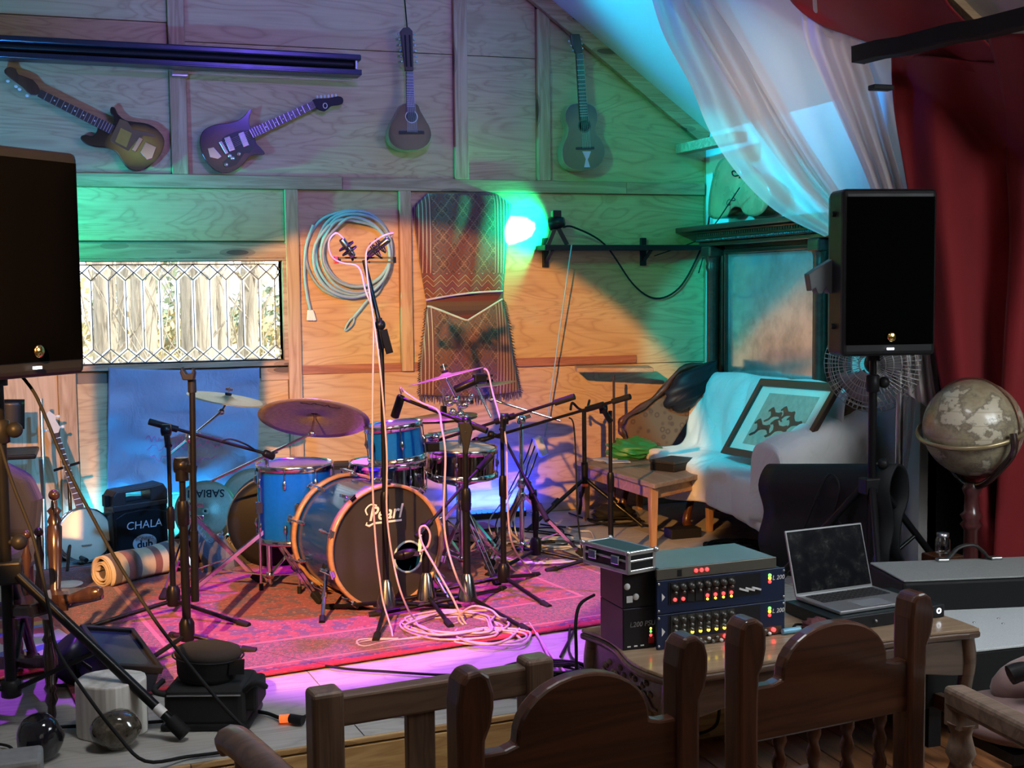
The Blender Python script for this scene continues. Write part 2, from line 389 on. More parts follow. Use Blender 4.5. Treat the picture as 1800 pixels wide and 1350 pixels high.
HOOPW = wood('pale_bass_hoop', 'x', (.50, .30, .17), (.38, .21, .11), .3, 1, False, .5)
def persian(name, hx, hy, c=((.31, .009, .028), (.17, .009, .03), (.03, .02, .07), (.34, .10, .10), (.09, .025, .03))):
    t = NT(name); x, y, z = t.xyz(); ax, ay = t.math('ABSOLUTE', x), t.math('ABSOLUTE', y)
    d = t.math('MINIMUM', t.math('SUBTRACT', hx, ax), t.math('SUBTRACT', hy, ay))
    p = t.vadd(t.scl(t.coord(), (1, 1, 0)), t.scl(t.node('ShaderNodeTexNoise', {'Scale': 6.}).outputs[1], (.05, .05, 0)))
    v1 = t.voro(p, 9., 'F1', 0, .5); v2 = t.voro(p, 34., 'F1', 0, .9); vc = t.voro(p, 24., 'F1', 1, .7)
    n = t.noise(scale=45., detail=5., rough=.8); sepc = t.node('ShaderNodeSeparateColor', {0: vc}).outputs[0]
    petals = t.math('PINGPONG', t.math('MULTIPLY', v1, 9.), 1.)
    f = t.ramp(petals, [(0, c[1]), (.35, c[0]), (.62, c[4]), (.74, c[0]), (.93, c[2])], 'CONSTANT')
    f = t.mix(t.math('MULTIPLY', t.math('GREATER_THAN', sepc, .68), .75), f, c[2]); f = t.mix(t.math('MULTIPLY', t.math('LESS_THAN', v2, .26), .8), f, c[3])
    brd = t.ramp(t.math('PINGPONG', t.math('MULTIPLY', v2, 4.), 1.), [(0, c[4]), (.4, c[2]), (.6, c[3]), (.75, c[1])], 'CONSTANT')
    inb = t.math('MULTIPLY', t.math('LESS_THAN', d, .42), t.math('GREATER_THAN', d, .10))
    col = t.mix(inb, f, brd)
    for e0, e1, q in ((.0, .035, c[0]), (.095, .11, c[3]), (.41, .43, c[3]), (.05, .06, c[2])):
        col = t.mix(t.math('MULTIPLY', t.math('GREATER_THAN', d, e0), t.math('LESS_THAN', d, e1)), col, q)
    col = t.mix(t.math('MULTIPLY', t.math('SUBTRACT', n, .5, clamp=True), 1.9, clamp=True), col, tuple(q*1.0 for q in c[3]))
    t.bump(t.math('ADD', n, t.math('MULTIPLY', v2, .5)), .004, .6)
    return t.fin(col, .92, 0, 0, .15)
def kilim(name):
    t = NT(name); x, y, z = t.xyz(); n = t.node('ShaderNodeTexNoise', {'Scale': 9.}).outputs[0]
    a = t.math('ADD', x, t.math('MULTIPLY', n, .02)); k = 1/.13
    p = t.math('MULTIPLY', t.math('ADD', a, t.math('MULTIPLY', z, .8)), k); q = t.math('MULTIPLY', t.math('SUBTRACT', a, t.math('MULTIPLY', z, .8)), k)
    fp, fq = t.math('PINGPONG', p, .5), t.math('PINGPONG', q, .5); e = t.math('MINIMUM', fp, fq); m = t.math('MAXIMUM', fp, fq)
    c = t.ramp(m, [(0, (.16, .05, .03)), (.20, (.035, .02, .03)), (.28, (.20, .07, .04)), (.36, (.05, .05, .09)), (.42, (.16, .045, .03))], 'CONSTANT')
    dots = t.math('GREATER_THAN', t.math('SINE', t.math('MULTIPLY', z, 620.)), -.2)
    c = t.mix(t.math('MULTIPLY', t.math('LESS_THAN', e, .035), dots), c, (.34, .24, .16))
    side = t.math('GREATER_THAN', t.math('ABSOLUTE', x), .20); st = t.math('GREATER_THAN', t.math('SINE', t.math('MULTIPLY', x, 290.)), .72)
    c = t.mix(side, c, t.mix(st, (.13, .025, .03), (.58, .44, .33)))
    hb = t.math('LESS_THAN', t.math('ABSOLUTE', t.math('ADD', z, -.03)), .075)
    zz = t.math('PINGPONG', t.math('ADD', t.math('MULTIPLY', z, 26.), t.math('PINGPONG', t.math('MULTIPLY', x, 26.), 1.)), 1.)
    c = t.mix(hb, c, t.ramp(zz, [(0, (.20, .06, .03)), (.35, (.5, .36, .2)), (.5, (.08, .05, .05)), (.75, (.22, .04, .04))], 'CONSTANT'))
    w_ = t.noise(scale=160., detail=2.); t.bump(w_, .003, .7); return t.fin(t.mix(.35, c, t.mix(w_, (.02, .01, .01), (.30, .16, .10))), .95, 0, 0, .3)
def stripes(name, ax, cols, scale, dist=.25, rough=.9):
    t = NT(name); x, y, z = t.xyz(); s_ = {'x': x, 'y': y, 'z': z}[ax]; n = t.noise(scale=2.2, detail=3.)
    f = t.math('FRACT', t.math('ADD', t.math('MULTIPLY', s_, scale), t.math('MULTIPLY', n, dist*4)))
    fine = t.noise(scale=120., detail=2.)
    c = t.ramp(f, [(i/len(cols), q) for i, q in enumerate(cols)], 'CONSTANT'); t.bump(fine, .003, .6); return t.fin(c, rough, 0, 0, .2)
# ---------------------------------------------------------------- the room
XR, ROOMZ, XL, YB = 1.345, -.21, -4.6, -11.5
pa, pb = WY(960, 2), WY(1247, 243)
SL = (pa.z-pb.z)/(pb.x-pa.x); ZE = pb.z-(XR-pb.x)*SL; XM = (XR+XL)/2; ZM = ZE+SL*(XR-XM)
def roofz(x): return ZE+SL*(XR-x) if x > XM else ZE+SL*(x-XL)
def wx(px, py): return WY(px, py).x
def wz(px, py): return WY(px, py).z
ZRB, ZRT = wz(700, 336), wz(700, 314)                 # the long rail across the wall
WX0, WX1 = wx(128, 550), wx(497, 548); WZ0, WZ1 = wz(330, 638), wz(330, 459)
backing = plain('wall_backing', (.24, .17, .11), .8)
wall = MB()
for a, b in (((XL, .02, ROOMZ), (WX0, .14, ZRT)), ((WX1, .02, ROOMZ), (XR+.1, .14, ZRT)), ((WX0, .02, ROOMZ), (WX1, .14, WZ0)), ((WX0, .02, WZ1), (WX1, .14, ZRT))): wall.box2(a, b)
wall.prism([(XL, ZRT), (XR, ZRT), (XR, ZE), (XM, ZM), (XL, ZE)], -.14, -.02, frame((0, 0, 0), (1, 0, 0), (0, 0, 1), (0, -1, 0)))
WALL = part(wall, 'wall_back', backing, kind='structure')
def panel(x0, x1, z0, z1, m=PLY, name='plywood_panel'):
    if z1 <= z0: return
    part(MB().box2((x0+.002, -.002, z0+.002), (x1-.002, .02, z1-.002)), name, m, WALL, bevel=.0015, seg=1)
def stud(x0, x1, z0, z1, m=PINEV, d=.038, name='stud'):
    part(MB().box2((x0, -d, z0), (x1, .02, z1)), name, m, WALL, bevel=.003, seg=1)
s1, s2, s3, s4 = (wx(103, 700), wx(135, 700)), (wx(501, 430), wx(524, 430)), (wx(702, 480), wx(722, 480)), (wx(1238, 480), XR)
u1, u2, u3 = (wx(299, 200), wx(328, 200)), (wx(797, 200), wx(820, 200)), (wx(942, 200), wx(964, 200))
zs = wz(620, 655)                                        # seam under the red strip
panel(XL, s1[0], 0, ZRB, PLYV)
panel(s1[1], s2[0], WZ1+.115, ZRB); panel(s1[1], s2[0], 0, WZ0-.10, PLY)
for a, b in ((s2[1], s3[0]), (s3[1], s4[0])): panel(a, b, zs, ZRB)
panel(s2[1], s4[0], 0, zs)
for a, b in ((XL, u1[0]), (u1[1], u2[0]), (u2[1], u3[0])): panel(a, b, ZRT, 2.85 if a > XL else 2.95); panel(a, b, 2.85 if a > XL else 2.95, 4.0)
part(MB().prism([(u3[1], ZRT), (XR, ZRT), (XR, ZE-.02), (u3[1], roofz(u3[1])-.02)], -.02, .002, wallframe((0, 0, 0))), 'plywood_panel', PLY, WALL)
stud(*s1, 0, WZ0-.02); stud(*s2, 0, ZRB); stud(*s3, zs, ZRB); stud(*s4, 0, ZE, d=.02)
stud(*u1, ZRT, 3.9); stud(*u2, ZRT, 3.9); stud(*u3, ZRT, roofz(u3[1])-.05)
j1, j2 = wx(600, 325), wx(1098, 328)
for a, b, d in ((XL, j1, .044), (j1, j2, .036), (j2, XR-.01, .030)):
    part(MB().box2((a, -d, ZRB), (b-.002, .02, ZRT)), 'rail', PINEH, WALL, bevel=.003, seg=1)
stud(s1[1], s2[0]+.005, WZ1+.008, WZ1+.10, PINEH, .03, 'header_board')
zc = wz(620, 640); part(MB().box2((s2[1], -.016, zs), (wx(737, 640), .01, zc)), 'cedar_strip', CEDAR, WALL)
part(MB().box2((wx(890, 630), -.016, wz(1000, 641)), (wx(1117, 630), .01, wz(1000, 627))), 'cedar_strip', CEDAR, WALL)
part(MB().box2((wx(458, 650), -.014, wz(480, 668)), (s2[0], .01, wz(480, 646))), 'sill_rail', PINEH, WALL)
for q, r in (((960, 2), (1247, 243)),):
    a, b = V((XM, -.05, ZM-.05)), V((XR-.02, -.05, roofz(XR-.02)-.05))
    part(MB().bar(a, b, .05, .09), 'rake_board', PINEH, WALL, bevel=.004)
# window: pine reveal, leaded panes, lead cames
win = thing('window_1', ((WX0+WX1)/2, .06, WZ0), None, None, kind='structure')
fr = MB()
GY = .095
for a, b in (((WX0-.03, -.03, WZ0-.03), (WX1+.03, .14, WZ0)), ((WX0-.03, -.03, WZ1), (WX1+.03, .14, WZ1+.022)), ((WX0-.03, -.03, WZ0), (WX0, .14, WZ1)), ((WX1, -.03, WZ0), (WX1+.028, .14, WZ1))):
    part(MB().box2(a, b), 'frame_board', PINEH, win, bevel=.003, seg=1)
gt = NT('leaded_glass'); gt.b.inputs['Transmission Weight'].default_value = 1; GLASSR = gt.fin((.97, 1, .98), .0); gt.b.inputs['IOR'].default_value = 1.45
LEAD = plain('lead_came', (.10, .10, .10), .5, .6)
def gq(px, py): p = WY(px, py, -GY); return p.x, p.z
pitch = (gq(456, 560)[0]-gq(162, 560)[0])/10; gx1 = WX1-.012; gx0 = WX0+.01
zt, zd = gq(310, 465)[1], gq(310, 492.5)[1]; zb, ze = gq(310, 639)[1], gq(310, 611)[1]
zt, zb = min(zt, WZ1-.005), max(zb, WZ0+.004)
vx = [gq(162, 560)[0]+pitch*i for i in range(-2, 12)]; vx = [x for x in vx if gx0-.02 < x < gx1+.02]
def inset(P, k):
    n = len(P); out = []; A = sum(P[i-1][0]*P[i][1]-P[i][0]*P[i-1][1] for i in range(n)); s = 1 if A > 0 else -1
    for i in range(n):
        a, b, c = V(P[i-1]), V(P[i]), V(P[(i+1) % n]); d1 = (b-a).normalized(); d2 = (c-b).normalized()
        n1 = V((-d1.y, d1.x))*s; n2 = V((-d2.y, d2.x))*s; m = n1+n2; m /= max(.2, m.dot(n1)); out.append(tuple(b+m*k))
    return out
PANES = {}
def pane(P, key):
    cx, cz = sum(p[0] for p in P)/len(P), sum(p[1] for p in P)/len(P)
    if key in PANES:
        o = PANES[key].copy(); COL.objects.link(o)
    else:
        Q = [(x-cx, z-cz) for x, z in P]; A = inset(Q, .0025); B = inset(Q, .0105); n = len(A); mb = MB()
        vs = [(x, .003, z) for x, z in A]+[(x, .0045, z) for x, z in A]+[(x, -.002, z) for x, z in A]+[(x, -.0045, z) for x, z in B]
        vs = [(x, .004, z) for x, z in A]+[(x, .001, z) for x, z in A]+[(x, -.004, z) for x, z in B]
        fs = [tuple(range(n)), tuple(range(3*n-1, 2*n-1, -1))]
        for k in (0, n): fs += [(k+i, k+n+i, k+n+(i+1) % n, k+(i+1) % n) for i in range(n)]
        mb.add(vs, fs); o = part(mb, 'glass_pane', GLASSR, win, local=True); PANES[key] = o
    o.location = V((cx, GY, cz))-OFF[win.name]
zm, zn = (zt+zd)/2, (zb+ze)/2; cames = MB()
def came(a, b): cames.bar((a[0], GY-.001, a[1]), (b[0], GY-.001, b[1]), .005, .008, (0, 1, 0))
for i, x in enumerate(vx):
    h = pitch/2
    pane([(x, zt), (x-h, zm), (x, zd), (x+h, zm)], 'dt'); pane([(x, zb), (x-h, zn), (x, ze), (x+h, zn)], 'db')
    for a, b in (((x, zt), (x-h, zm)), ((x-h, zm), (x, zd)), ((x, zd), (x+h, zm)), ((x+h, zm), (x, zt)), ((x, zb), (x-h, zn)), ((x-h, zn), (x, ze)), ((x, ze), (x+h, zn)), ((x+h, zn), (x, zb)), ((x, zd), (x, ze))): came(a, b)
    if i < len(vx)-1:
        x2 = vx[i+1]; pane([(x, zd), (x+h, zm), (x2, zd), (x2, ze), (x+h, zn), (x, ze)], 'hex')
        pane([(x, zt), (x2, zt), (x+h, zm)], 'tt'); pane([(x, zb), (x+h, zn), (x2, zb)], 'tb')
for z in (zt, zb): came((vx[0]-.05, z), (gx1, z))
part(cames, 'lead_cames', LEAD, win)
# outside the window
GRASS = plain('dry_autumn_ground', (.50, .42, .26), .9, 0, .4, 3, .02)
part(MB().box2((-40, .3, -.6), (40, 60, -.5)), 'floor_outside', GRASS, kind='structure')
bt = NT('furrowed_bark'); x, y, z = bt.xyz(); nn = bt.noise(bt.scl(bt.coord(), (9, 9, 1.6)), 1., 5., .65, 1.2); bt.bump(nn, .03, 1.)
BARK = bt.fin(bt.ramp(nn, [(.3, (.16, .13, .10)), (.5, (.42, .36, .29)), (.75, (.62, .54, .45))]), .9)
LEAFM = plain('autumn_leaves', (.55, .46, .26), .8, 0, .5, 2); EVER = plain('evergreen_leaves', (.26, .32, .22), .8, 0, .4, 3)
def tree(px, wpx, y, lab, lean=0.):
    p = WY(px, 560, -y); hw = wpx/2/ PX(p)[2]**-1/F0 if False else wpx/2*PX(p)[2]/F0
    t = thing('tree', (p.x, y, -.5), lab, 'tree', 'trees outside the leaded window'); rr = random.Random(px)
    pr = []; n = 22
    mb = MB(); rows = 14
    def fn(u, v):
        a = 2*pi*u; z = -.5+4.6*v; r = hw*(1.15-.2*v)*(1+.07*sin(7*a+rr.random()*.2)+.05*sin(11*a+3*v))
        return (p.x+lean*v+r*cos(a), y+r*sin(a), z)
    mb.grid(n, rows, fn, wrap=True); part(mb, 'trunk', BARK, t)
    b = MB()
    for k in range(7):
        a = rr.uniform(0, 6.28); z = rr.uniform(-.2, 1.4); q = V((p.x+lean*.5, y-hw*.6, z))
        b.tube(spline([q, q+V((cos(a)*.3, -.1, .35)), q+V((cos(a)*.5, -.2, .8)), q+V((cos(a)*.9, -.2, 1.5))]), [.011-.0004*i for i in range(19)], 5)
    part(b, 'branch', BARK, t, kind='stuff')
tree(185, 34, 4.4, 'tree trunk outside, at the left end of the leaded window beside the loudspeaker'); tree(222, 26, 6.6, 'narrow tree trunk outside, second from left through the window')
tree(350, 54, 4.3, 'wide grey furrowed tree trunk outside, in the middle of the window'); tree(386, 34, 6.2, 'tree trunk outside, directly right of the widest trunk')
tree(420, 34, 5.0, 'leaning brownish tree trunk outside, right of the window middle', .30); tree(254, 38, 5.4, 'grey tree trunk outside, left of the green bush in the window')
def bush(px, py, y, r, m, lab, n=420):
    p = WY(px, py, -y); rr = random.Random(px); mb = MB()
    for k in range(n):
        d = V((rr.gauss(0, 1), rr.gauss(0, 1), rr.gauss(0, 1))).normalized()*r*rr.uniform(.35, 1); c = p+V((d.x, d.y, d.z*1.2)); s = rr.uniform(.03, .08)
        a = V((rr.gauss(0, 1), rr.gauss(0, 1), rr.gauss(0, 1))).normalized(); b = a.orthogonal().normalized(); e = a.cross(b)
        mb.add([c+b*s, c+e*s*.6, c-b*s, c-e*s*.6], [(0, 1, 2, 3)])
    for k in range(5): e = V((rr.gauss(0, .3), rr.gauss(0, .3), 0))*r; mb.tube([V((p.x, y, -.5)), V((p.x, y, -.1))+e*.5, p+e], [.03, .02, .008], 5)
    o = part(mb, 'bush', m, loc=(p.x, y, -.5)); tag(o, lab, 'bush', None, 'stuff')
bush(290, 540, 8.3, .6, EVER, 'green leafy bush outside the window, left of the wide trunk'); bush(303, 620, 6.6, .45, LEAFM, 'yellow autumn bush outside, low in the middle of the window')
bush(455, 560, 8, .38, EVER, 'dark green bush outside, near the right end of the window'); bush(462, 612, 6.5, .5, LEAFM, 'yellow autumn shrub outside, low at the right end of the window'); bush(165, 560, 9.6, .8, LEAFM, 'pale yellow bush outside, at the far left of the window', 600)
# other walls and the roof
PALE = plain('pale_plaster', (.70, .70, .68), .7, 0, .05, 3); CANVAS = plain('cream_canvas_board', (.62, .55, .46), .8, 0, .06, 3)
XA = 2.15
WR = part(MB().box2((XR, -2.3, ROOMZ), (XR+.1, 0, ZE)), 'wall_right', PALE, kind='structure')
m_ = MB(); m_.box2((XA, YB, ROOMZ), (XA+.1, -2.2, ZE)); m_.box2((XR+.05, -2.3, ROOMZ), (XA, -2.2, ZE)); part(m_, 'alcove_wall', plain('dark_alcove_cloth', (.022, .026, .026), .9), WR)
part(MB().box2((XR-.02, YB, ZE), (XA+.1, -2.2, ZE+.08)), 'alcove_ceiling', CANVAS, WR)

part(MB().box2((XL-.1, YB, ROOMZ), (XL, .1, ZE)), 'wall_left', CANVAS, kind='structure')
part(MB().prism([(XL, ROOMZ), (XR, ROOMZ), (XR, ZE), (XM, ZM), (XL, ZE)], -YB, -YB+.1, wallframe((0, 0, 0))), 'wall_front', CANVAS, kind='structure')
part(MB().box2((XR, YB-.1, ROOMZ), (XA+.1, YB, ZE)), 'wall_front_alcove', CANVAS, kind='structure')
YRAF = WX(1650, 4, 1.0).y
ceil = MB()
for x0, z0, x1, z1 in ((XR+.3, ZE-.3*SL, XM, ZM), (XM, ZM, XL-.3, ZE-.3*SL)):
    ceil.prism([(x0, z0), (x1, z1), (x1, z1+.1), (x0, z0+.1)], -.1, -YB, wallframe((0, 0, 0)))
CEIL = part(ceil, 'ceiling', PALE, kind='structure')
def rafter(y, m, w_=.03, d=.05, x0=XR-.05):
    a, b = V((x0, y, roofz(x0)-.01)), V((XM, y, ZM-.01)); part(MB().bar(a, b, w_, d), 'rafter', m, CEIL, bevel=.003)
p = DP(1725, 66, 5.35); YR2 = p.y
rafter(YR2, PINEH, .045, .05)
# a short top-plate end by the corner, lit green
q = WY(1245, 262, .25)
single(MB().bar(V((XR-.18, -.02, q.z+.02)), V((XR-.14, -.75, q.z+.02)), .085, .06), 'wall_plate', PINEH, 'stub of pine beam end under the roof slope in the far right corner', 'beam', bevel=.004)
# dark beam across the upper right
b0, b1 = DP(1508, 97, 5.30), DP(1880, 16, 4.5)
bm = MB(); pts = [b0.lerp(b1, i/8)+V((0, 0, .004*sin(i*2.1))) for i in range(9)]
bm.tube(pts, .058, 4, flat=.85, smooth=False)
single(bm, 'beam', plain('black_stained_timber', (.016, .014, .013), .6, 0, .3, 8, .004), 'black timber beam sloping across the upper right over the red curtain', 'beam', bevel=.006)
single(MB().box2(DP(1541, 100, 5.4)-V((.03, .03, .12)), DP(1556, 150, 5.4)+V((.04, .04, -.02))), 'beam_hanger', BLACK, 'black bracket post hanging below the inner end of the dark beam', 'bracket', bevel=.004)

# ---------------------------------------------------------------- stage and floors
E0, E1 = HZ(449, 1322), HZ(910, 1250); ED = (E1-E0).normalized(); EN = V((ED.y, -ED.x, 0))       # front edge line and its outward normal
EL, ER = E0-ED*3.4, E0+ED*3.4
stage = MB(); T = .02
stage.prism([(EL.x, EL.y), (ER.x, ER.y), (XA-.001, ER.y), (XA-.001, -2.31), (XR-.001, -2.31), (XR-.001, .02), (XL+.001, .02), (XL+.001, EL.y)], ROOMZ, -T)
STAGE = part(stage, 'stage_riser', FASC, kind='structure')
def clip(poly, a, n):                           # keep the side of the line through a where n.(p-a) <= 0
    out = []
    for i in range(len(poly)):
        p_, q_ = V(poly[i-1]), V(poly[i]); dp, dq = (p_-a).dot(n), (q_-a).dot(n)
        if dp*dq < 0: out.append(tuple(p_+(q_-p_)*(dp/(dp-dq))))
        if dq <= 0: out.append(tuple(q_))
    return out
a2, n2 = V((E0.x, E0.y)), V((EN.x, EN.y))
for i in range(-4, 6):
    for j in range(-4, 1):
        u0_, v0_ = E0+ED*(i*1.22+.35), j*1.22
        P = [E0+ED*(i*1.22+.35+a)-EN*(b-.012) for a, b in ((.002, -j*1.22+.002), (1.218, -j*1.22+.002), (1.218, -j*1.22+1.218), (.002, -j*1.22+1.218))]
        P = [(p.x, p.y) for p in P]
        for pt, nn_ in ((V((XA-.001, 0)), V((1, 0))), (V((XL+.01, 0)), V((-1, 0))), (V((0, -.003)), V((0, 1)))): P = clip(P, pt, nn_) if P else P
        if len(P) > 2: part(MB().prism(P, -T, 0), 'plywood_sheet', PLYF, STAGE)
for i in range(-2, 3):
    a, b = E0+ED*(i*1.6-.2)+EN*.012, E0+ED*(i*1.6+1.398)+EN*.012
    part(MB().bar((a.x, a.y, -T/2-.10), (b.x, b.y, -T/2-.10), .17, .022, EN), 'fascia_board', FASC, STAGE, bevel=.003)
    part(MB().bar((a.x, a.y, -T/2+.0), (b.x, b.y, -T/2+.0), .018, .02, EN), 'edge_strip', FASC, STAGE, bevel=.003)
FL = part(MB().box2((XL, YB, ROOMZ-.1), (XA, .02, ROOMZ-.02)), 'floor', plain('subfloor', (.05, .03, .02), .8), kind='structure')
for i in range(44):
    x = -4.0+i*.14
    if x+.136 > XA: break
    y0 = -6.2-.3*((i*7) % 5)/5
    part(MB().box2((x, y0, ROOMZ-.02), (x+.136, -2.4, ROOMZ)), 'plank', PLANK, FL, bevel=.002, seg=1)
    part(MB().box2((x, YB, ROOMZ-.02), (x+.136, y0-.004, ROOMZ)), 'plank', PLANK, FL, bevel=.002, seg=1)
# rugs
def flatrug(name, corners, m, label, cat='rug', z=.002, th=.010, fringe=None):
    c = sum(corners, V((0, 0, 0)))/4; ux = ((corners[1]-corners[0])+(corners[2]-corners[3])).normalized(); uy = V((-ux.y, ux.x, 0))
    hx = (corners[1]-corners[0]).length/2; hy = (corners[3]-corners[0]).length/2
    mm = m(hx, hy) if callable(m) else m; mb = MB(); rr = random.Random(3)
    def fn(u, v): return ((u*2-1)*hx, (v*2-1)*hy, th+.004*sin(u*9+v*4)*sin(v*7))
    mb.grid(40, 30, fn)
    o = part(mb, name, mm, local=True, solid=.008); o.location = (c.x, c.y, z); o.rotation_euler = (0, 0, atan2(ux.y, ux.x))
    tag(o, label, cat); return o
A, B = HZ(445, 1196), HZ(1040, 1103); ru = (B-A).normalized(); rn = V((-ru.y, ru.x, 0)); A = A-ru*.62; B = B+ru*.62
RUG = flatrug('persian_rug', [A, B, B+rn*2.3, A+rn*2.3], lambda a, b: persian('persian_red_rug', a, b), 'large red patterned Persian rug under the drum kit')
q0 = HZ(-60, 1215); q1 = HZ(165, 1170)
flatrug('striped_rug', [q0, q1, q1+rn*.95-ru*.1, q0+rn*.95-ru*.1], stripes('bright_striped_weave', 'y', [(.55, .45, .40), (.08, .10, .45), (.50, .48, .52), (.40, .03, .10), (.10, .18, .50), (.55, .30, .05), (.42, .02, .03), (.50, .10, .04), (.60, .55, .5), (.12, .10, .40)], 1.35, .16), 'bright wavy striped rug on the stage floor at far left', 'rug', .012)
r0_, r1_ = HZ(1622, 1232, ROOMZ), HZ(1800, 1345, ROOMZ)
rd = (r1_-r0_).normalized(); rp = V((-rd.y, rd.x, 0))
nt = NT('pale_scroll_carpet'); sc1 = nt.noise(scale=9., detail=3., dist=1.6); f = nt.math('PINGPONG', nt.math('MULTIPLY', sc1, 9.), 1.); fz = nt.noise(scale=200., detail=2.)
nt.bump(fz, .004, .6); PALERUG = nt.fin(nt.mix(nt.math('MULTIPLY', nt.math('LESS_THAN', f, .3), .8), (.58, .57, .48), (.22, .24, .22)), .95)
flatrug('carpet', [r0_-rd*.45, r1_+rd*1.2, r1_+rd*1.2+rp*1.3, r0_-rd*.45+rp*1.3], PALERUG, 'pale grey scroll patterned carpet on the wooden floor at lower right', 'rug', ROOMZ+.001)
# ---------------------------------------------------------------- things hanging on the back wall
def c1(p): return (p[0]*.36111, p[1]*.36111)
def c2(p): return (600+p[0]*.36111, p[1]*.36111)
def wl(pts, off):                               # places on a plane off metres before the wall, as (x, z)
    return [(lambda q: (q.x, q.z))(WY(p[0], p[1], off)) for p in pts]
def smooth2(P, k=4): return [(q.x, q.y) for q in spline([(a, b, 0) for a, b in P], k, True)]
W0 = wallframe((0, 0, 0))
def plate(name, pts, off, th, m, parent, conv=c1, sm=0, bevel=.002, label=None, solidname=None):
    P = wl([conv(p) for p in pts], off)
    if sm: P = smooth2(P, sm)
    return part(MB().prism(P, off-th, off, W0), name, m, parent, bevel=bevel, label=label)
def strip(pa_, pb_, off, w0, w1, th, conv=c1):   # a tapering flat bar between two places
    a, b = V(wl([conv(pa_)], off)[0]), V(wl([conv(pb_)], off)[0]); d = (b-a).normalized(); n = V((-d.y, d.x))
    return [tuple(a+n*w0), tuple(b+n*w1), tuple(b-n*w1), tuple(a-n*w0)], a, b, n
EBONY = plain('rosewood_fingerboard', (.045, .022, .014), .4); FRETM = STEEL
PLASTIC = plain('dark_pickguard', (.03, .03, .035), .15, 0, .1, 8, 0, .6); AMBER = plain('amber_routed_wood', (.40, .22, .03), .3, 0, .2, 20, 0, .6)
def guitar_neck(t, a_, b_, off, w0, w1, th, m, nf, conv, inl=True, ns=6, sa=None):
    P, a, b, n = strip(a_, b_, off, w0, w1, th, conv)
    part(MB().prism(P, off-th, off-.006, W0), 'neck', m, t, bevel=.004)
    fb = part(MB().prism(P, off-.006, off, W0), 'fingerboard', EBONY, t)
    f = MB(); d = []
    for i in range(nf):
        s_ = 1-2**(-(i+1)/12); q = b.lerp(a, min(s_*1.55, .985)); w_ = w1+(w0-w1)*min(s_*1.55, 1)
        f.bar((*(q+n*w_),), (*(q-n*w_),), .0025, .002) if False else f.bar((q.x+n.x*w_, -off-.0005, q.y+n.y*w_), (q.x-n.x*w_, -off-.0005, q.y-n.y*w_), .0025, .003, (0, -1, 0)); d.append(q)
    part(f, 'fret', FRETM, fb, kind='stuff')
    if inl:
        k = MB()
        for i in (2, 4, 6, 8, 11): q = d[i].lerp(d[i-1], .5); k.lathe([(.0, .0), (.0045, 0), (.0045, .0008), (0, .0008)], 8, wallframe((q.x, -off, q.y)))
        part(k, 'inlay_dot', IVORY, fb, kind='stuff')
    return a, b, n
def strings(t, a, b, n, off, w0, w1, ns=6):
    s_ = MB()
    for i in range(ns):
        k = (i/(ns-1)-.5)*2
        s_.tube([(a.x+n.x*w0*k, -off, a.y+n.y*w0*k), (b.x+n.x*w1*k, -off, b.y+n.y*w1*k)], .0007, 4)
    part(s_, 'strings', STEEL, t, kind='stuff')
def knob(mb, p, off, r, h): q = wl([p], off)[0]; mb.lathe([(r, 0), (r, h*.8), (r*.8, h), (0, h)], 12, wallframe((q[0], -off, q[1])))
# left electric guitar: sunburst, its pickguard and pickups gone
O = .075
ctr = WY(*c1((650, 700)), O)
g = thing('electric_guitar', (ctr.x, -.03, ctr.z), 'sunburst electric guitar on the wall at left, missing its pickups and showing amber routed cavities', 'guitar', 'electric guitars on the upper wall')
SB1 = sunburst('amber_sunburst', (.52, .29, .04), (.28, .11, .018), (.008, .006, .006), .02, -.01, .19, .13)
b1 = [(540, 520), (560, 525), (575, 555), (610, 583), (660, 592), (720, 602), (765, 628), (797, 670), (798, 710), (780, 755), (745, 795), (700, 828), (650, 832), (618, 815), (592, 782), (565, 740), (525, 722), (465, 716), (420, 702), (393, 677), (397, 660), (420, 656), (450, 660), (470, 640), (482, 618), (550, 604), (553, 575), (536, 545)]
plate('body', b1, O, .042, SB1, g, sm=3, bevel=.007)
plate('routed_cavity', [(583, 578), (622, 592), (645, 628), (752, 650), (755, 668), (700, 660), (660, 690), (625, 735), (540, 690), (535, 678)], O+.001, .003, plain('routed_edge', (.16, .07, .012), .4), g)
plate('pickguard', [(588, 622), (642, 648), (615, 718), (560, 690)], O+.0025, .002, AMBER, g)
a, b, n = guitar_neck(g, (548, 632), (190, 452), O+.014, .027, .021, .02, DARKW, 17, c1)
hd = plate('headstock', [(195, 437), (160, 388), (90, 362), (78, 336), (48, 325), (25, 335), (22, 355), (60, 388), (110, 425), (150, 462), (188, 458)], O+.012, .016, DARKW, g, sm=2, bevel=.003)
for p in ((38, 394), (78, 421), (95, 434), (132, 466)):
    k = MB(); q = wl([c1(p)], O)[0]; k.ball((q[0], -O, q[1]), (.011, .006, .009), 10, 6); part(k, 'tuning_peg', IVORY, g)
k = MB(); P, _, _, _ = strip((650, 735), (688, 672), O+.012, .012, .012, .01); k.prism(P, O, O+.012, W0); part(k, 'bridge', CHROME, g, bevel=.002)
plate('tailpiece', [(682, 742), (708, 690), (762, 716), (742, 770), (715, 778)], O+.008, .008, CHROME, g, bevel=.002)
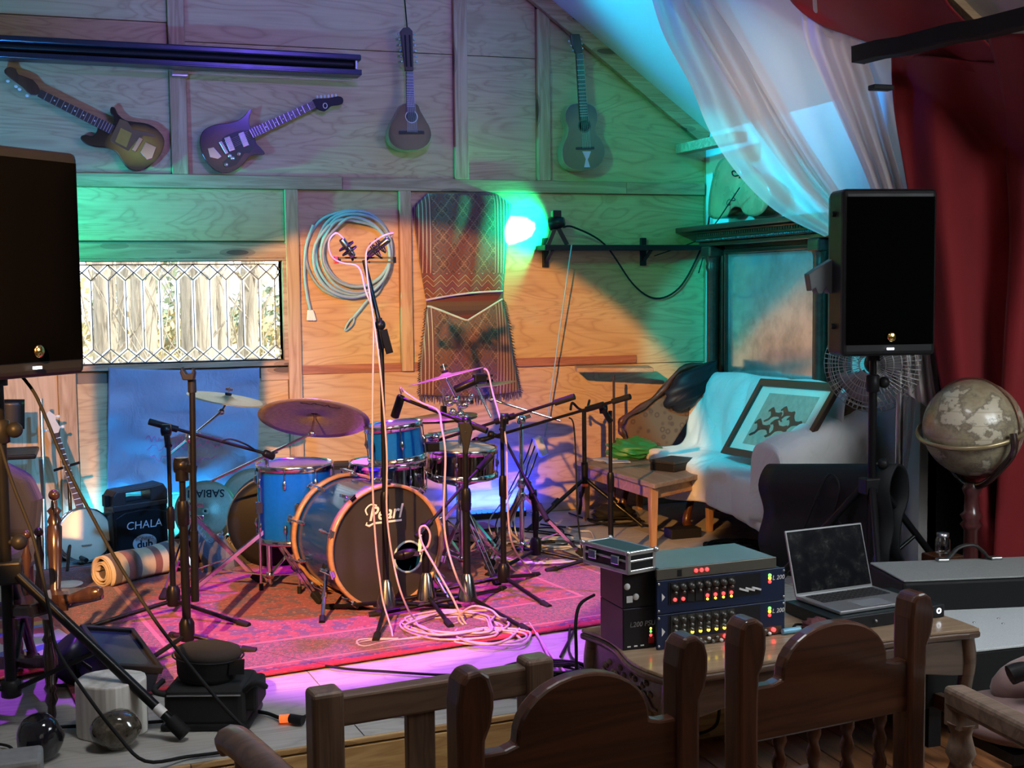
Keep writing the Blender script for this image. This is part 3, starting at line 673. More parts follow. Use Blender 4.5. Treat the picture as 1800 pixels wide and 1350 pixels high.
# right electric guitar
ctr = WY(*c1((1110, 720)), O)
g = thing('electric_guitar', (ctr.x, -.03, ctr.z), 'brown sunburst electric guitar with pickguard and chrome pickups, neck pointing up right', 'guitar', 'electric guitars on the upper wall')
SB2 = sunburst('brown_sunburst', (.16, .055, .02), (.10, .03, .012), (.010, .007, .008), 0, 0, .17, .15)
b2 = [(1224, 534), (1213, 580), (1216, 612), (1236, 640), (1246, 692), (1272, 722), (1290, 746), (1278, 755), (1248, 752), (1215, 762), (1190, 792), (1150, 826), (1100, 842), (1050, 830), (1010, 792), (985, 750), (973, 692), (980, 652), (1002, 626), (1050, 606), (1110, 599), (1160, 585), (1195, 556), (1212, 534)]
plate('body', b2, O, .042, SB2, g, sm=3, bevel=.007)
plate('pickguard', [(1110, 655), (1195, 632), (1235, 668), (1238, 710), (1215, 745), (1190, 745), (1150, 800), (1100, 815), (1085, 790), (1120, 752), (1075, 690)], O+.003, .003, PLASTIC, g, sm=2, bevel=.001)
a, b, n = guitar_neck(g, (1215, 655), (1530, 508), O+.014, .027, .021, .02, DARKW, 19, c1)
for p in ((1118, 700), (1186, 678)):
    P, _, _, _ = strip((p[0]-14, p[1]-34), (p[0]+14, p[1]+34), O+.014, .018, .018, .01); part(MB().prism(P, O+.003, O+.014, W0), 'pickup', CHROME, g, bevel=.003)
P, _, _, _ = strip((1072, 688), (1106, 748), O+.014, .010, .010, .01); part(MB().prism(P, O, O+.015, W0), 'bridge', CHROME, g, bevel=.003)
plate('tailpiece', [(1010, 722), (1040, 716), (1080, 762), (1062, 775), (1022, 766)], O+.006, .006, CHROME, g, bevel=.002)
for p in ((1100, 802), (1132, 772), (1162, 750), (1118, 760)):
    k = MB(); knob(k, c1(p), O+.002, .012, .014); part(k, 'knob', CHROME, g)
strings(g, V(wl([c1((1085, 720))], O)[0]), b, n, O+.019, .024, .017)
plate('headstock', [(1520, 492), (1536, 480), (1600, 478), (1645, 468), (1670, 478), (1668, 504), (1640, 512), (1612, 516), (1580, 542), (1540, 526), (1532, 514)], O+.012, .016, BLACK, g, sm=2, bevel=.003)
k = MB(); q = wl([c1((1581, 516))], O)[0]; k.tube([(q[0]+.012*cos(i*pi/6), -O-.0125, q[1]+.015*sin(i*pi/6)) for i in range(12)], .0022, 5, True); part(k, 'headstock_emblem', IVORY, g)
for i in range(6):
    k = MB(); q = wl([c1((1545+i*18, 472-i*1.5))], O)[0]; k.ball((q[0], -O, q[1]), (.007, .006, .011), 8, 6); part(k, 'tuning_peg', IVORY, g)
# teardrop twelve-string, hung by a cord
O2 = .125
ctr = WY(*c2((335, 620)), O2)
g = thing('twelve_string_mandolin', (ctr.x, -.03, ctr.z), 'teardrop bodied twelve string instrument hanging by a cord on the wall', 'mandolin')
TOPM = sunburst('aged_spruce_top', (.20, .13, .08), (.15, .10, .06), (.05, .03, .02), 0, 0, .16, .2); SIDEM = wood('pale_instrument_sides', 'z', (.36, .26, .17), (.26, .18, .11), .35, 1, False, .3)
tb = [(322, 500), (298, 507), (282, 528), (262, 566), (240, 604), (229, 642), (233, 682), (256, 712), (298, 730), (340, 733), (390, 725), (424, 700), (440, 660), (432, 620), (410, 580), (386, 538), (374, 510), (352, 500)]
plate('body', tb, O2, .085, SIDEM, g, conv=c2, sm=3, bevel=.006)
plate('soundboard', [(335+(p[0]-335)*.975, 620+(p[1]-620)*.975) for p in tb], O2+.0015, .003, TOPM, g, conv=c2, sm=3, bevel=0)
q = wl([c2((341, 568))], O2)[0]
k = MB(); k.lathe([(0, 0), (.032, 0), (.032, .0005), (0, .0005)], 20, wallframe((q[0], -O2-.0016, q[1]))); part(k, 'soundhole', RUBBER, g)
k = MB(); k.tube([(q[0]+.036*cos(i*pi/10), -O2-.002, q[1]+.036*sin(i*pi/10)) for i in range(20)], .003, 5, True); part(k, 'rosette', IVORY, g)
a, b, n = guitar_neck(g, (338, 545), (333, 348), O2+.012, .024, .021, .02, DARKW, 14, c2, False)
P, _, _, _ = strip((281, 645), (405, 644), O2+.01, .011, .011, .01, c2); part(MB().prism(P, O2, O2+.01, W0), 'bridge', PLASTIC, g, bevel=.002)
strings(g, V(wl([c2((343, 645))], O2)[0]), b, n, O2+.017, .03, .018, 12)
hs = MB(); ho = wl([c2(p) for p in [(312, 345), (352, 345), (347, 150), (330, 132), (302, 134), (288, 152)]], O2+.01); hs.prism(ho, O2-.012, O2+.01, W0); part(hs, 'headstock', EBONY, g, bevel=.003)
k = MB()
for x0 in (312, 334): P, _, _, _ = strip((x0-2, 170), (x0+6, 325), O2+.012, .005, .005, .01, c2); k.prism(P, O2+.009, O2+.0112, W0)
part(k, 'tuner_slot', RUBBER, g, kind='stuff')
for i in range(6):
    for x0, dx in ((280, -1), (352, 1)):
        k = MB(); q = wl([c2((x0+i*3, 165+i*27))], O2)[0]; k.ball((q[0], -O2+.004, q[1]), (.010, .006, .008), 8, 6); k.rod((q[0], -O2+.004, q[1]), (q[0]-dx*.02, -O2+.004, q[1]), .003, 6); part(k, 'tuning_peg', STEEL, g)
q, q2 = WY(*c2((320, 132)), O2), WY(*c2((306, -30)), .03); k = MB(); k.tube([q, q.lerp(q2, .5), q2], .004, 6); part(k, 'hanging_cord', RUBBER, g)
# small parlour guitar
ctr = WY(*c2((1180, 680)), O2)
g = thing('acoustic_guitar', (ctr.x, -.03, ctr.z), 'small worn acoustic guitar hanging at right, under the sloping roof', 'guitar')
AT = sunburst('worn_guitar_top', (.19, .14, .08), (.16, .11, .065), (.07, .045, .03), 0, -.05, .2, .3)
pb_ = [(1150, 500), (1115, 508), (1093, 540), (1091, 580), (1104, 620), (1099, 660), (1081, 705), (1075, 750), (1087, 795), (1122, 823), (1180, 831), (1240, 815), (1274, 780), (1283, 735), (1270, 690), (1246, 652), (1238, 620), (1247, 580), (1243, 540), (1225, 512), (1190, 500)]
plate('body', pb_, O2, .09, SIDEM, g, conv=c2, sm=3, bevel=.005)
plate('soundboard', [(1180+(p[0]-1180)*.975, 680+(p[1]-680)*.98) for p in pb_], O2+.0015, .003, AT, g, conv=c2, sm=3, bevel=0)
q = wl([c2((1183, 612))], O2)[0]
k = MB(); k.lathe([(0, 0), (.036, 0), (.036, .0005), (0, .0005)], 20, wallframe((q[0], -O2-.0016, q[1]))); part(k, 'soundhole', RUBBER, g)
k = MB(); k.tube([(q[0]+.041*cos(i*pi/10), -O2-.002, q[1]+.041*sin(i*pi/10)) for i in range(20)], .002, 5, True); part(k, 'rosette', PLASTIC, g)
a, b, n = guitar_neck(g, (1182, 585), (1160, 262), O2+.012, .027, .023, .022, DARKW, 16, c2, False)
plate('headstock', [(1142, 262), (1176, 256), (1168, 200), (1160, 165), (1116, 167), (1122, 215)], O2+.008, .018, DARKW, g, conv=c2, bevel=.003)
for i in range(3):
    for x0, y0 in ((1110+i*10, 200+i*22), (1168+i*3, 190+i*22)):
        k = MB(); q = wl([c2((x0, y0))], O2)[0]; k.ball((q[0], -O2+.004, q[1]), (.009, .006, .008), 8, 6); part(k, 'tuning_peg', STEEL, g)
P, _, _, _ = strip((1143, 722), (1232, 720), O2+.009, .008, .008, .01, c2); part(MB().prism(P, O2, O2+.009, W0), 'bridge', PLASTIC, g, bevel=.002)
plate('tailpiece', [(1172, 736), (1216, 736), (1206, 765), (1200, 775), (1212, 815), (1182, 815), (1190, 775)], O2+.005, .004, STEEL, g, conv=c2)
strings(g, V(wl([c2((1190, 722))], O2)[0]), b, n, O2+.017, .025, .018)

# projection screen case
sl, sr = WY(-60, 82, .16), WY(632, 118, .16); d = (sr-sl).normalized(); up = V((0, 0, 1))
g = thing('projection_screen', sl.lerp(sr, .5), 'long black projection screen case across the upper left wall', 'screen')
NAVYM = plain('dark_blue_black_metal', (.02, .024, .04), .3, .3)
k = MB(); k.bar(sl+up*.045, sr+up*.045, .12, .035, up); part(k, 'housing', NAVYM, g, bevel=.008)
k = MB(); k.bar(sl+up*.006+V((0, .04, 0)), sr+up*.006-d*.03+V((0, .04, 0)), .03, .07, up); k.tube([sl+V((0, -.01, .008)), sr-d*.04+V((0, -.01, .008))], .024, 12); part(k, 'screen_roll', BLACK, g)
k = MB(); k.bar(sl-up*.05, sr-up*.05, .13, .012, up); k.bar(sl-up*.04+V((0, -.06, 0)), sr-up*.04+V((0, -.06, 0)), .008, .03, up); part(k, 'bottom_lip', NAVYM, g, bevel=.003)
k = MB(); k.bar(sr-d*.035+V((0, -.02, .004)), sr-d*.022+V((0, -.02, .004)), .06, .05, up); part(k, 'end_bracket', STEEL, g, bevel=.003)
k = MB(); q = WY(316, 130, .05); k.box((q.x, -.055, q.z), (.09, .05, .035)); part(k, 'wall_bracket', STEEL, g, bevel=.003)

# coiled extension cable with plugs
def c5(p): return (500+p[0]*.28153, 320+p[1]*.28153)
TEALC = plain('pale_blue_grey_cable', (.30, .42, .44), .45)
ctr = WY(615, 445, .04)
g = thing('coiled_cable', (ctr.x, -.04, ctr.z), 'pale blue extension cable coiled in big loops on the wall beside the window', 'cable')
loops = [(400, 450, 268, 275), (430, 440, 235, 262), (450, 435, 220, 255), (455, 425, 215, 225), (450, 450, 212, 205), (420, 470, 240, 250)]
pts = []
for i, (cx, cy, rx, ry) in enumerate(loops):
    for j in range(10):
        a = -pi/2+2*pi*j/10; p = c5((cx+rx*cos(a), cy+ry*sin(a))); pts.append(WY(*p, .02+.011*i+.006*sin(3*a)))
k = MB(); k.tube(spline(pts, 4), .0095, 7)
k.tube(spline([WY(*c5(p), .03) for p in ((180, 270), (135, 400), (125, 560), (140, 700), (162, 800))], 5), .0095, 7)
k.tube(spline([WY(*c5(p), .03) for p in ((640, 560), (590, 680), (520, 740), (470, 800), (432, 845))], 5), .0095, 7)
part(k, 'cable_loops', TEALC, g)
for dx in (-16, 4, 24): part(MB().bar(WY(*c5((160+dx*.4, 800)), .03), WY(*c5((165+dx, 865)), .03), .018, .02), 'plug', IVORY, g, bevel=.004)
k = MB(); k.tube(spline([WY(*c5(p), .03) for p in ((432, 845), (400, 875), (378, 925), (400, 915), (430, 880))], 4, True), .006, 6); part(k, 'end_loop', TEALC, g)

# woven saddlebag
def cb(p): return (720+p[0]*.28129, 330+p[1]*.28129)
ctr = WY(*cb((340, 640)), .05)
g = thing('woven_saddlebag', (ctr.x, -.03, ctr.z), 'patterned woven saddlebag with an open pocket hanging on the wall', 'bag')
KIL = kilim('brown_kilim_weave')
def rows(R, v):                                   # piecewise rows: (t, left, right, sag of the middle)
    for i in range(len(R)-1):
        if v <= R[i+1][0]:
            k_ = (v-R[i][0])/(R[i+1][0]-R[i][0]); m_ = lambda a, b: a+(b-a)*k_
            return [(m_(R[i][j][0], R[i+1][j][0]), m_(R[i][j][1], R[i+1][j][1])) for j in (1, 2)], m_(R[i][3], R[i+1][3])
up_ = [(0, (112, 36), (520, 30), 0), (.09, (20, 118), (636, 92), -2), (.3, (32, 260), (612, 280), -5), (.6, (62, 470), (598, 440), 0), (1, (102, 702), (580, 646), -12)]
lo_ = [(0, (112, 742), (578, 690), 118), (.3, (98, 860), (612, 830), 70), (.6, (72, 1080), (650, 1060), 15), (1, (62, 1292), (690, 1272), 18)]
def bagfn(R, o0, puff):
    def fn(u, v):
        (L, Q), sag = rows(R, min(v, 1)); s_ = sin(pi*u); vv = (1-abs(2*u-1.06)) if sag > 20 else s_
        x, y = L[0]+(Q[0]-L[0])*u, L[1]+(Q[1]-L[1])*u+sag*max(0, vv)
        o = o0+puff*s_**.6*(.35+.65*sin(pi*min(1, .12+.85*v)))+.009*sin(u*17+v*5)*(s_)
        return WY(*cb((x, y)), o)
    return fn
part(MB().grid(30, 30, bagfn(up_, .015, .085)), 'upper_pocket', KIL, g, solid=.006)
part(MB().grid(30, 30, bagfn(lo_, .03, .10)), 'lower_pocket', KIL, g, solid=.006)
part(MB().grid(10, 8, lambda u, v: WY(*cb((105+480*u, 600+330*v)), .012)), 'lining', stripes('brown_striped_lining', 'z', [(.10, .065, .04), (.12, .08, .045), (.14, .04, .03), (.07, .04, .03)], 9., .05), g, solid=.004)
k = MB(); f1, f2 = bagfn(up_, .017, .085), bagfn(lo_, .032, .10)
k.tube([f1(i/24, 1) for i in range(25)], .007, 6); k.tube([f2(i/24, 0) for i in range(25)], .007, 6); part(k, 'pale_binding', plain('pale_binding', (.52, .47, .45), .9), g)
k = MB(); rr = random.Random(5)
for i in range(70):
    p = f2(i/69, 1); k.tube([p, p+V((rr.uniform(-.01, .01), -.004, -rr.uniform(.02, .045)))], .0028, 4)
for i in range(40):
    for u in (0, 1): p = f2(u, i/39); k.tube([p, p+V(((u-.5)*rr.uniform(.02, .05), 0, -.01))], .003, 4)
part(k, 'fringe', plain('dark_wool_fringe', (.06, .035, .05), .95), g, kind='stuff')

# wall shelf with its lamp
s0, s1_ = WY(942, 436, .0), WY(1220, 438, .0)
zsf = (WY(960, 437, .0).z+WY(1200, 438, 0).z)/2
sh = thing('wall_shelf', ((s0.x+s1_.x)/2, -.1, zsf), 'narrow black shelf on the wall carrying the green lamp', 'shelf')
part(MB().box2((s0.x, -.17, zsf-.012), (s1_.x, 0, zsf+.02)), 'board', BLACK, sh, bevel=.003)
for px, y0, y1 in ((960, 418, 470), (1132, 418, 467)):
    a, b = WY(px, y0, .03), WY(px, y1, .03); part(MB().box2((a.x-.018, -.03, b.z), (a.x+.018, 0, a.z)), 'bracket', BLACK, sh, bevel=.003)
    part(MB().bar((a.x, -.01, b.z+.02), (a.x, -.14, zsf-.012), .02, .012), 'bracket', BLACK, sh)
lp = WY(978, 392, .13)
lt = thing('spotlight', (lp.x, lp.y, zsf+.02), 'small black lamp on the wall shelf shining green at the wall', 'lamp')
ldir = (WY(920, 402, 0)-lp).normalized()
k = MB(); Tl = zframe(lp-ldir*.05, ldir); k.lathe([(.0, 0), (.028, .0), (.036, .02), (.042, .09), (.040, .092), (.036, .085), (0, .08)], 16, Tl); part(k, 'lamp_head', BLACKM, lt)
k = MB(); k.lathe([(0, .081), (.035, .0815), (0, .082)], 16, Tl, caps=False); part(k, 'lens', emit('green_lens', (.1, 1, .6), 12), lt)
k = MB(); k.bar((lp.x-.055, lp.y, zsf+.022), lp+V((0, 0, -.01)), .026, .008, (0, 1, 0)); k.bar((lp.x+.07, lp.y, zsf+.022), lp+V((0, 0, -.01)), .026, .008, (0, 1, 0)); part(k, 'yoke', BLACKM, lt)
k = MB(); k.box((lp.x, lp.y+.005, lp.z+.055), (.055, .05, .045)); part(k, 'housing', BLACKM, lt, bevel=.004)
def inlamp(name, p, t, col, power, deg, blend, size=.02):
    o = spot(name, p, t, col, power, deg, blend, size); return o
inlamp('shelf_lamp_halo', lp+ldir*.05, WY(915, 398, 0), (.0, 1, .45), 55, 150, .9)
inlamp('shelf_lamp_core', lp+ldir*.05, WY(917, 402, 0), (.7, .9, 1), 170, 40, .25)
cord = MB(); cp = lambda p, o: WY(900+p[0]/3, 350+p[1]/3, o)
cord.tube(spline([cp((270, 148), .13), cp((330, 150), .12), cp((490, 240), .06), cp((640, 450), .03), cp((760, 524), .03), cp((880, 470), .03), cp((975, 310), .03), cp((1030, 150), .06), cp((1085, -60), .1)], 6), .006, 6)
single(cord, 'electric_cable', RUBBER, 'thin black power cord looping down the wall from the shelf lamp to the corner', 'cord')
k = MB(); k.tube([WY(1005, 430, .175), WY(984, 580, .12), WY(958, 768, .06)], .0045, 5); single(k, 'hanging_wire', TEALC, 'pale thin wire running down from the wall shelf to the snake box', 'cord')
# banner under the window
ctr = WY(322, 650, .02)
g = thing('banner', (ctr.x, -.02, ctr.z), 'crinkled pale blue cloth banner hanging under the window', 'banner')
def bfn(u, v):
    x, y = 191+(456-191)*u, 646+(868-646)*v
    o = .034+.013*sin(u*17+v*3+2*sin(v*3))*(.3+v)+.009*sin(u*8-v*13)+.007*sin(v*21+u*7+sin(u*9))
    return WY(x-3*v, y+4*sin(u*3.1)*(1-v), max(.02, o))
part(MB().grid(70, 50, bfn), 'cloth', BANNER, g, solid=.003)
k = MB(); rr = random.Random(9); PINK = plain('pink_marker', (.85, .10, .36), .6)
for row, (x0, x1, y) in enumerate(((256, 394, 772), (258, 340, 788), (300, 396, 782), (262, 384, 806))):
    pts = []; x = x0
    while x < x1: pts.append(WY(x, y+rr.uniform(-6, 6), .072)); x += rr.uniform(1.5, 5)
    k.tube(spline(pts, 3), .0042, 4, flat=.4)
part(k, 'pink_handwriting', PINK, g, kind='stuff')
# ---------------------------------------------------------------- drum kit
def thingT(name, T, label, cat, group=None):
    o = thing(name, (0, 0, 0), label, cat, group); o.matrix_world = T; return o
_LUG = {}
def inst(src, T, parent):
    o = src.copy(); COL.objects.link(o); o.parent = parent; o.matrix_local = T; return o
def drum(name, T, R, H, shell, label, nl, cat='drum', head=DRUMHEAD, hoop=None, lugs2=True):
    t = thingT(name, T, label, cat)
    sh = MB(); sh.lathe([(R, .006), (R, H-.006)], 40, caps=False); sh.lathe([(R-.006, .006), (R-.006, H-.006)], 40, caps=False); part(sh, 'shell', shell, t, local=True)
    for z, sg in ((H, 1), (0, -1)):
        h = MB(); h.lathe([(R+.002, z-sg*.022), (R+.012, z-sg*.020), (R+.007, z-sg*.004), (R+.012, z+sg*.006), (R+.004, z+sg*.008), (R+.001, z-sg*.002)], 40, caps=False); part(h, 'hoop', hoop or CHROME, t, local=True)
        h = MB(); h.lathe([(0, z), (R, z)], 40, caps=False); part(h, 'head', head, t, local=True)
    first = None
    for k in range(nl):
        a = 2*pi*(k+.5)/nl
        for z0, z1, sg in ((H-.075, H-.005, 1), (.075, .005, -1)) if lugs2 and H > .17 else ((H*.5, H-.005, 1), (H*.5, .005, -1)):
            Tl = rotz(a) @ tr(R, 0, z0)
            if first is None or first[1] != round(abs(z1-z0), 4):
                m = MB(); m.tube([(.010, 0, -.020*1), (.014, 0, 0), (.010, 0, .020)], [.006, .010, .006], 8); lo = part(m, 'lug', CHROME, t, local=True); lo.matrix_local = Tl
                m = MB(); m.rod((.013, 0, 0), (.013, 0, abs(z1-z0)), .0028, 6); ro = part(m, 'tension_rod', CHROME, t, local=True); ro.matrix_local = Tl if sg > 0 else Tl @ Matrix.Rotation(pi, 4, 'X'); first = (lo, round(abs(z1-z0), 4), ro)
            else:
                inst(first[0], Tl, t); inst(first[2], Tl if sg > 0 else Tl @ Matrix.Rotation(pi, 4, 'X'), t)
    return t
# bass drum
nb = V((.255, -.967, 0)).normalized(); fb_ = HZ(681, 1069, .004)+V((0, 0, .283)); RB, HB = .268, .40
Tb = zframe(fb_-nb*HB, nb)
bd = thingT('bass_drum', Tb, 'large blue bass drum with a dark front head and round port hole', 'drum')
m = MB(); m.lathe([(RB-.004, 0), (RB-.004, HB)], 56, caps=False); m.lathe([(RB-.012, 0), (RB-.012, HB)], 56, caps=False); part(m, 'shell', DRUMSHADED, bd, local=True)
for z0, z1 in ((-.02, .022), (HB-.022, HB+.02)):
    m = MB(); m.lathe([(RB, z0), (RB+.014, z0), (RB+.015, z1), (RB, z1), (RB, z0)], 56, caps=False); part(m, 'hoop', HOOPW, bd, local=True, label='pale wooden hoop')
pc = V((-.118, -.085, 0)) if False else V((.108, -.062, 0)); pr = .068
hd = MB(); N_ = 48
def hfn(u, v):
    a = 2*pi*u; o = V((RB*cos(a), RB*sin(a), HB+.002)); i = V((pc.x+pr*cos(a), pc.y+pr*sin(a), HB+.002)); return i.lerp(o, v)
hd.grid(N_, 6, hfn, wrap=True, smooth=False); part(hd, 'front_head', BASSHEAD, bd, local=True)
m = MB(); m.lathe([(0, .002), (RB, .002)], 40, caps=False); part(m, 'rear_head', DRUMHEAD, bd, local=True)
m = MB(); m.tube([(pc.x+(pr+.002)*cos(2*pi*i/32), pc.y+(pr+.002)*sin(2*pi*i/32), HB+.004) for i in range(32)], .0055, 6, True); part(m, 'port_ring', plain('pale_blue_port_ring', (.42, .60, .66), .4), bd, local=True)
LOGO = plain('white_logo_print', (.85, .85, .82), .5)
def locallettering(body, size, T, mm, parent, **k):
    o = lettering(body, size, T, mm, parent, **k); return o
locallettering('Pearl', .088, tr(-.005, .150, HB+.0045), LOGO, bd, name='logo_lettering', shear=.28, bold=.0012, sx=.92)
m = MB(); m.box((.01, .110, HB+.0045), (.135, .009, .001)); m.tube([(-.055, .112, HB+.0045), (-.085, .100, HB+.0045), (-.10, .108, HB+.0045), (-.095, .118, HB+.0045)], [.005, .006, .005, .003], 6, flat=.2)
m.tube(spline([(-.092, .150, HB+.0045), (-.10, .175, HB+.0045), (-.075, .195, HB+.0045), (-.045, .188, HB+.0045)], 4), .004, 6, flat=.2); part(m, 'logo_flourish', LOGO, bd, local=True)
cl = None
for k in range(10):
    a = 2*pi*(k+.5)/10
    for z, fl in ((HB+.012, 0), (-.012, pi)):
        Tk = rotz(a) @ tr(RB+.008, 0, z) @ Matrix.Rotation(fl, 4, 'X')
        if cl is None:
            m = MB(); m.box((.010, 0, .004), (.014, .030, .020)); m.rod((.022, 0, .014), (.022, 0, -.10), .0035, 6); m.tube([(.002, 0, -.13), (.010, 0, -.115), (.010, 0, -.075), (.002, 0, -.06)], [.004, .009, .009, .004], 8); m.bar((.022, -.018, .016), (.022, .018, .016), .008, .006)
            cl = part(m, 'claw_lug', CHROME, bd, local=True, bevel=.002); cl.matrix_local = Tk
        else: inst(cl, Tk, bd)
# spurs: from the shell down to the rug, in the drum's frame through its inverse
Tbi = Tb.inverted()
for px, py, side in ((566, 1094, -1), (796, 1066, 1)):
    f_ = Tbi @ HZ(px, py, .015); h = V((side*(RB-.01)*.93, -RB*.30, HB*.72)); m = MB()
    m.rod(h, h.lerp(f_, .93), .009, 8); m.rod(h.lerp(f_, .5), h.lerp(f_, .58), .013, 8); part(m, 'spur', CHROME, bd, local=True)
    m = MB(); m.rod(h.lerp(f_, .9), f_, .014, 8); m.ball(h, .022, 8, 6); part(m, 'spur_foot', RUBBER, bd, local=True)
# rack tom, snare, side snare, floor tom
def vdrum(name, px, pytop, d, R, H, shell, label, nl, tilt=(0, 0), **k):
    c = DP(px, pytop, d); ax = (V((0, 0, 1))+cr*tilt[0]+V((f0.x, f0.y, 0)).normalized()*tilt[1]).normalized()
    T = zframe(c-ax*H, ax, (0, 1, 0)); return drum(name, T, R, H, shell, label, nl, **k), c-ax*H, ax
DARKCHR = plain('black_chrome_shell', (.30, .31, .33), .12, 1, .1, 8)
TOM, tomc, tomax = vdrum('rack_tom', 691, 746, 5.75, .126, .165, DRUMBLUE, 'small bright blue tom mounted above the bass drum', 6, (-.10, -.02), head=CLEARHEAD)
SN1, c_, _ = vdrum('snare_drum', 681, 811, 6.12, .178, .14, DARKCHR, 'chrome snare drum behind the bass drum, under the blue tom', 8)
SN2, c2_, _ = vdrum('snare_drum', 811, 786, 6.22, .168, .14, plain('chrome_brown_reflection', (.42, .30, .24), .12, 1, .1, 8), 'chrome snare drum to the right of the blue tom', 8, (.04, -.04))  # chrome shell, its brown reflection put into the metal colour
FT, ftc, _ = vdrum('floor_tom', 517, 815, 6.0, .178, .36, DRUMBLUE, 'deep blue floor tom at the left of the drum kit', 8, head=CLEARHEAD)
Ti = FT.matrix_world.inverted()
for a in (200, 265, 330):
    a = radians(a); m = MB(); p = V((ftc.x+.19*cos(a), ftc.y+.19*sin(a), ftc.z+.20))
    m.rod(p, (p.x, p.y, .03), .006, 8); m.box((p.x, p.y, p.z-.03), (.03, .03, .05)); m.v = [tuple(Ti @ V(v)) for v in m.v]; part(m, 'leg', CHROME, FT, local=True)
    m = MB(); m.rod((p.x, p.y, .05), (p.x, p.y, .0), .011, 8); m.v = [tuple(Ti @ V(v)) for v in m.v]; part(m, 'rubber_foot', RUBBER, FT, local=True)
# black round drum case standing behind the floor tom
cc = HZ(497, 1002); c_b = V((cc.x, cc.y+.17, .237))
dc = thing('drum_case', (c_b.x, c_b.y, 0), 'black round drum case standing on edge behind the blue floor tom', 'case')
m = MB(); m.lathe([(0, 0), (.20, 0), (.232, .015), (.235, .03), (.235, .20), (.228, .22), (.20, .23), (0, .23)], 36, zframe(c_b+V((0, .1, 0)), (-.15, -1, 0))); part(m, 'shell', plain('black_fibre_case', (.012, .012, .012), .5), dc)
m = MB(); m.lathe([(.232, .165), (.2395, .17), (.2395, .185), (.232, .19)], 36, zframe(c_b+V((0, .1, 0)), (-.15, -1, 0)), caps=False); part(m, 'rim_band', CYM, dc)
# ---- cymbals
def cymbal(name, c, ax, R, m_, label, top=True, logo=None):
    t = thingT(name, zframe(c, ax, (0, 1, 0)), label, 'cymbal')
    pr_ = [(.006, R*.11), (R*.07, R*.105), (R*.13, R*.07), (R*.17, R*.045), (R*.5, R*.026), (R*.85, R*.006), (R, 0)]
    mb = MB(); mb.lathe(pr_, 56, caps=False); part(mb, 'plate', m_, t, local=True, solid=.0016)
    mb = MB(); mb.lathe([(0, R*.10), (.016, R*.10), (.018, R*.10+.012), (0, R*.10+.014)], 14); part(mb, 'felt', RUBBER, t, local=True)
    mb = MB(); mb.rod((0, 0, R*.10+.01), (0, 0, R*.10+.045), .004, 8); mb.bar((-.018, 0, R*.1+.032), (.018, 0, R*.1+.032), .006, .012); part(mb, 'wing_nut', CHROME, t, local=True)
    return t
fwdh = V((f0.x, f0.y, 0)).normalized(); rth = V((cr.x, cr.y, 0)).normalized()
def axis(back, right): return (V((0, 0, 1))+fwdh*back+rth*right).normalized()
cyr = DP(552, 736, 5.72); RIDE = cymbal('ride_cymbal', cyr, axis(.50, .03), .254, CYM, 'large dark hammered cymbal tilted over the floor tom, underside showing')
m = MB(); rr = random.Random(4); pts = []
for i in range(16): pts.append((-.10+.012*i, -.172-.012*rr.random()-(.014 if i in (5, 10) else 0), .004-.004))
m.tube(spline(pts, 3), .003, 5, flat=.3); part(m, 'faded_logo', RUBBER, RIDE, local=True, kind='stuff')
cyl = DP(400, 702, 6.45); CRL = cymbal('crash_cymbal', cyl, axis(-.02, .19), .208, CYML, 'thin bright cymbal on a boom in front of the blue banner')
cya = DP(784, 662, 6.15); CRR = cymbal('crash_cymbal', cya, axis(.03, -.24), .190, CYM, 'dark cymbal lit blue in front of the woven bag')
cys = DP(862, 676, 6.5); SPL = cymbal('splash_cymbal', cys, axis(.0, -.12), .130, CYM, 'small thin cymbal below and right of the blue lit dark cymbal')
hh = DP(780, 735, 6.55); HH = thing('hi_hat', hh, 'pair of hi hat cymbals on a chrome stand behind the blue tom', 'hi hat')
for sg in (1, -1):
    m = MB(); R = .178; m.lathe([(.006, sg*R*.11), (R*.14, sg*R*.09), (R*.2, sg*R*.055), (R*.6, sg*R*.03), (R, sg*.002)], 48, tr(hh.x, hh.y, hh.z+sg*.004) @ Matrix.Rotation(radians(-4), 4, 'Y'), caps=False); part(m, 'cymbal', CYML, HH, solid=.0015)
m = MB(); m.rod((hh.x, hh.y, 0.05), (hh.x, hh.y, hh.z-.10), .012, 8); m.rod((hh.x, hh.y, hh.z-.1), (hh.x, hh.y, hh.z+.16), .004, 8); part(m, 'stand_tube', CHROME, HH)
m = MB(); m.box((hh.x, hh.y, hh.z+.045), (.03, .03, .04)); part(m, 'clutch', BLACKM, HH, bevel=.004)
for k in range(3):
    a = radians(20+120*k); m = MB(); m.bar((hh.x, hh.y, .22), (hh.x+.27*cos(a), hh.y+.27*sin(a), .012), .022, .008); part(m, 'leg', CHROME, HH)
m = MB(); m.bar((hh.x-.02, hh.y+.02, .02), (hh.x+.06, hh.y+.32, .05), .08, .012); part(m, 'pedal', STEEL, HH)
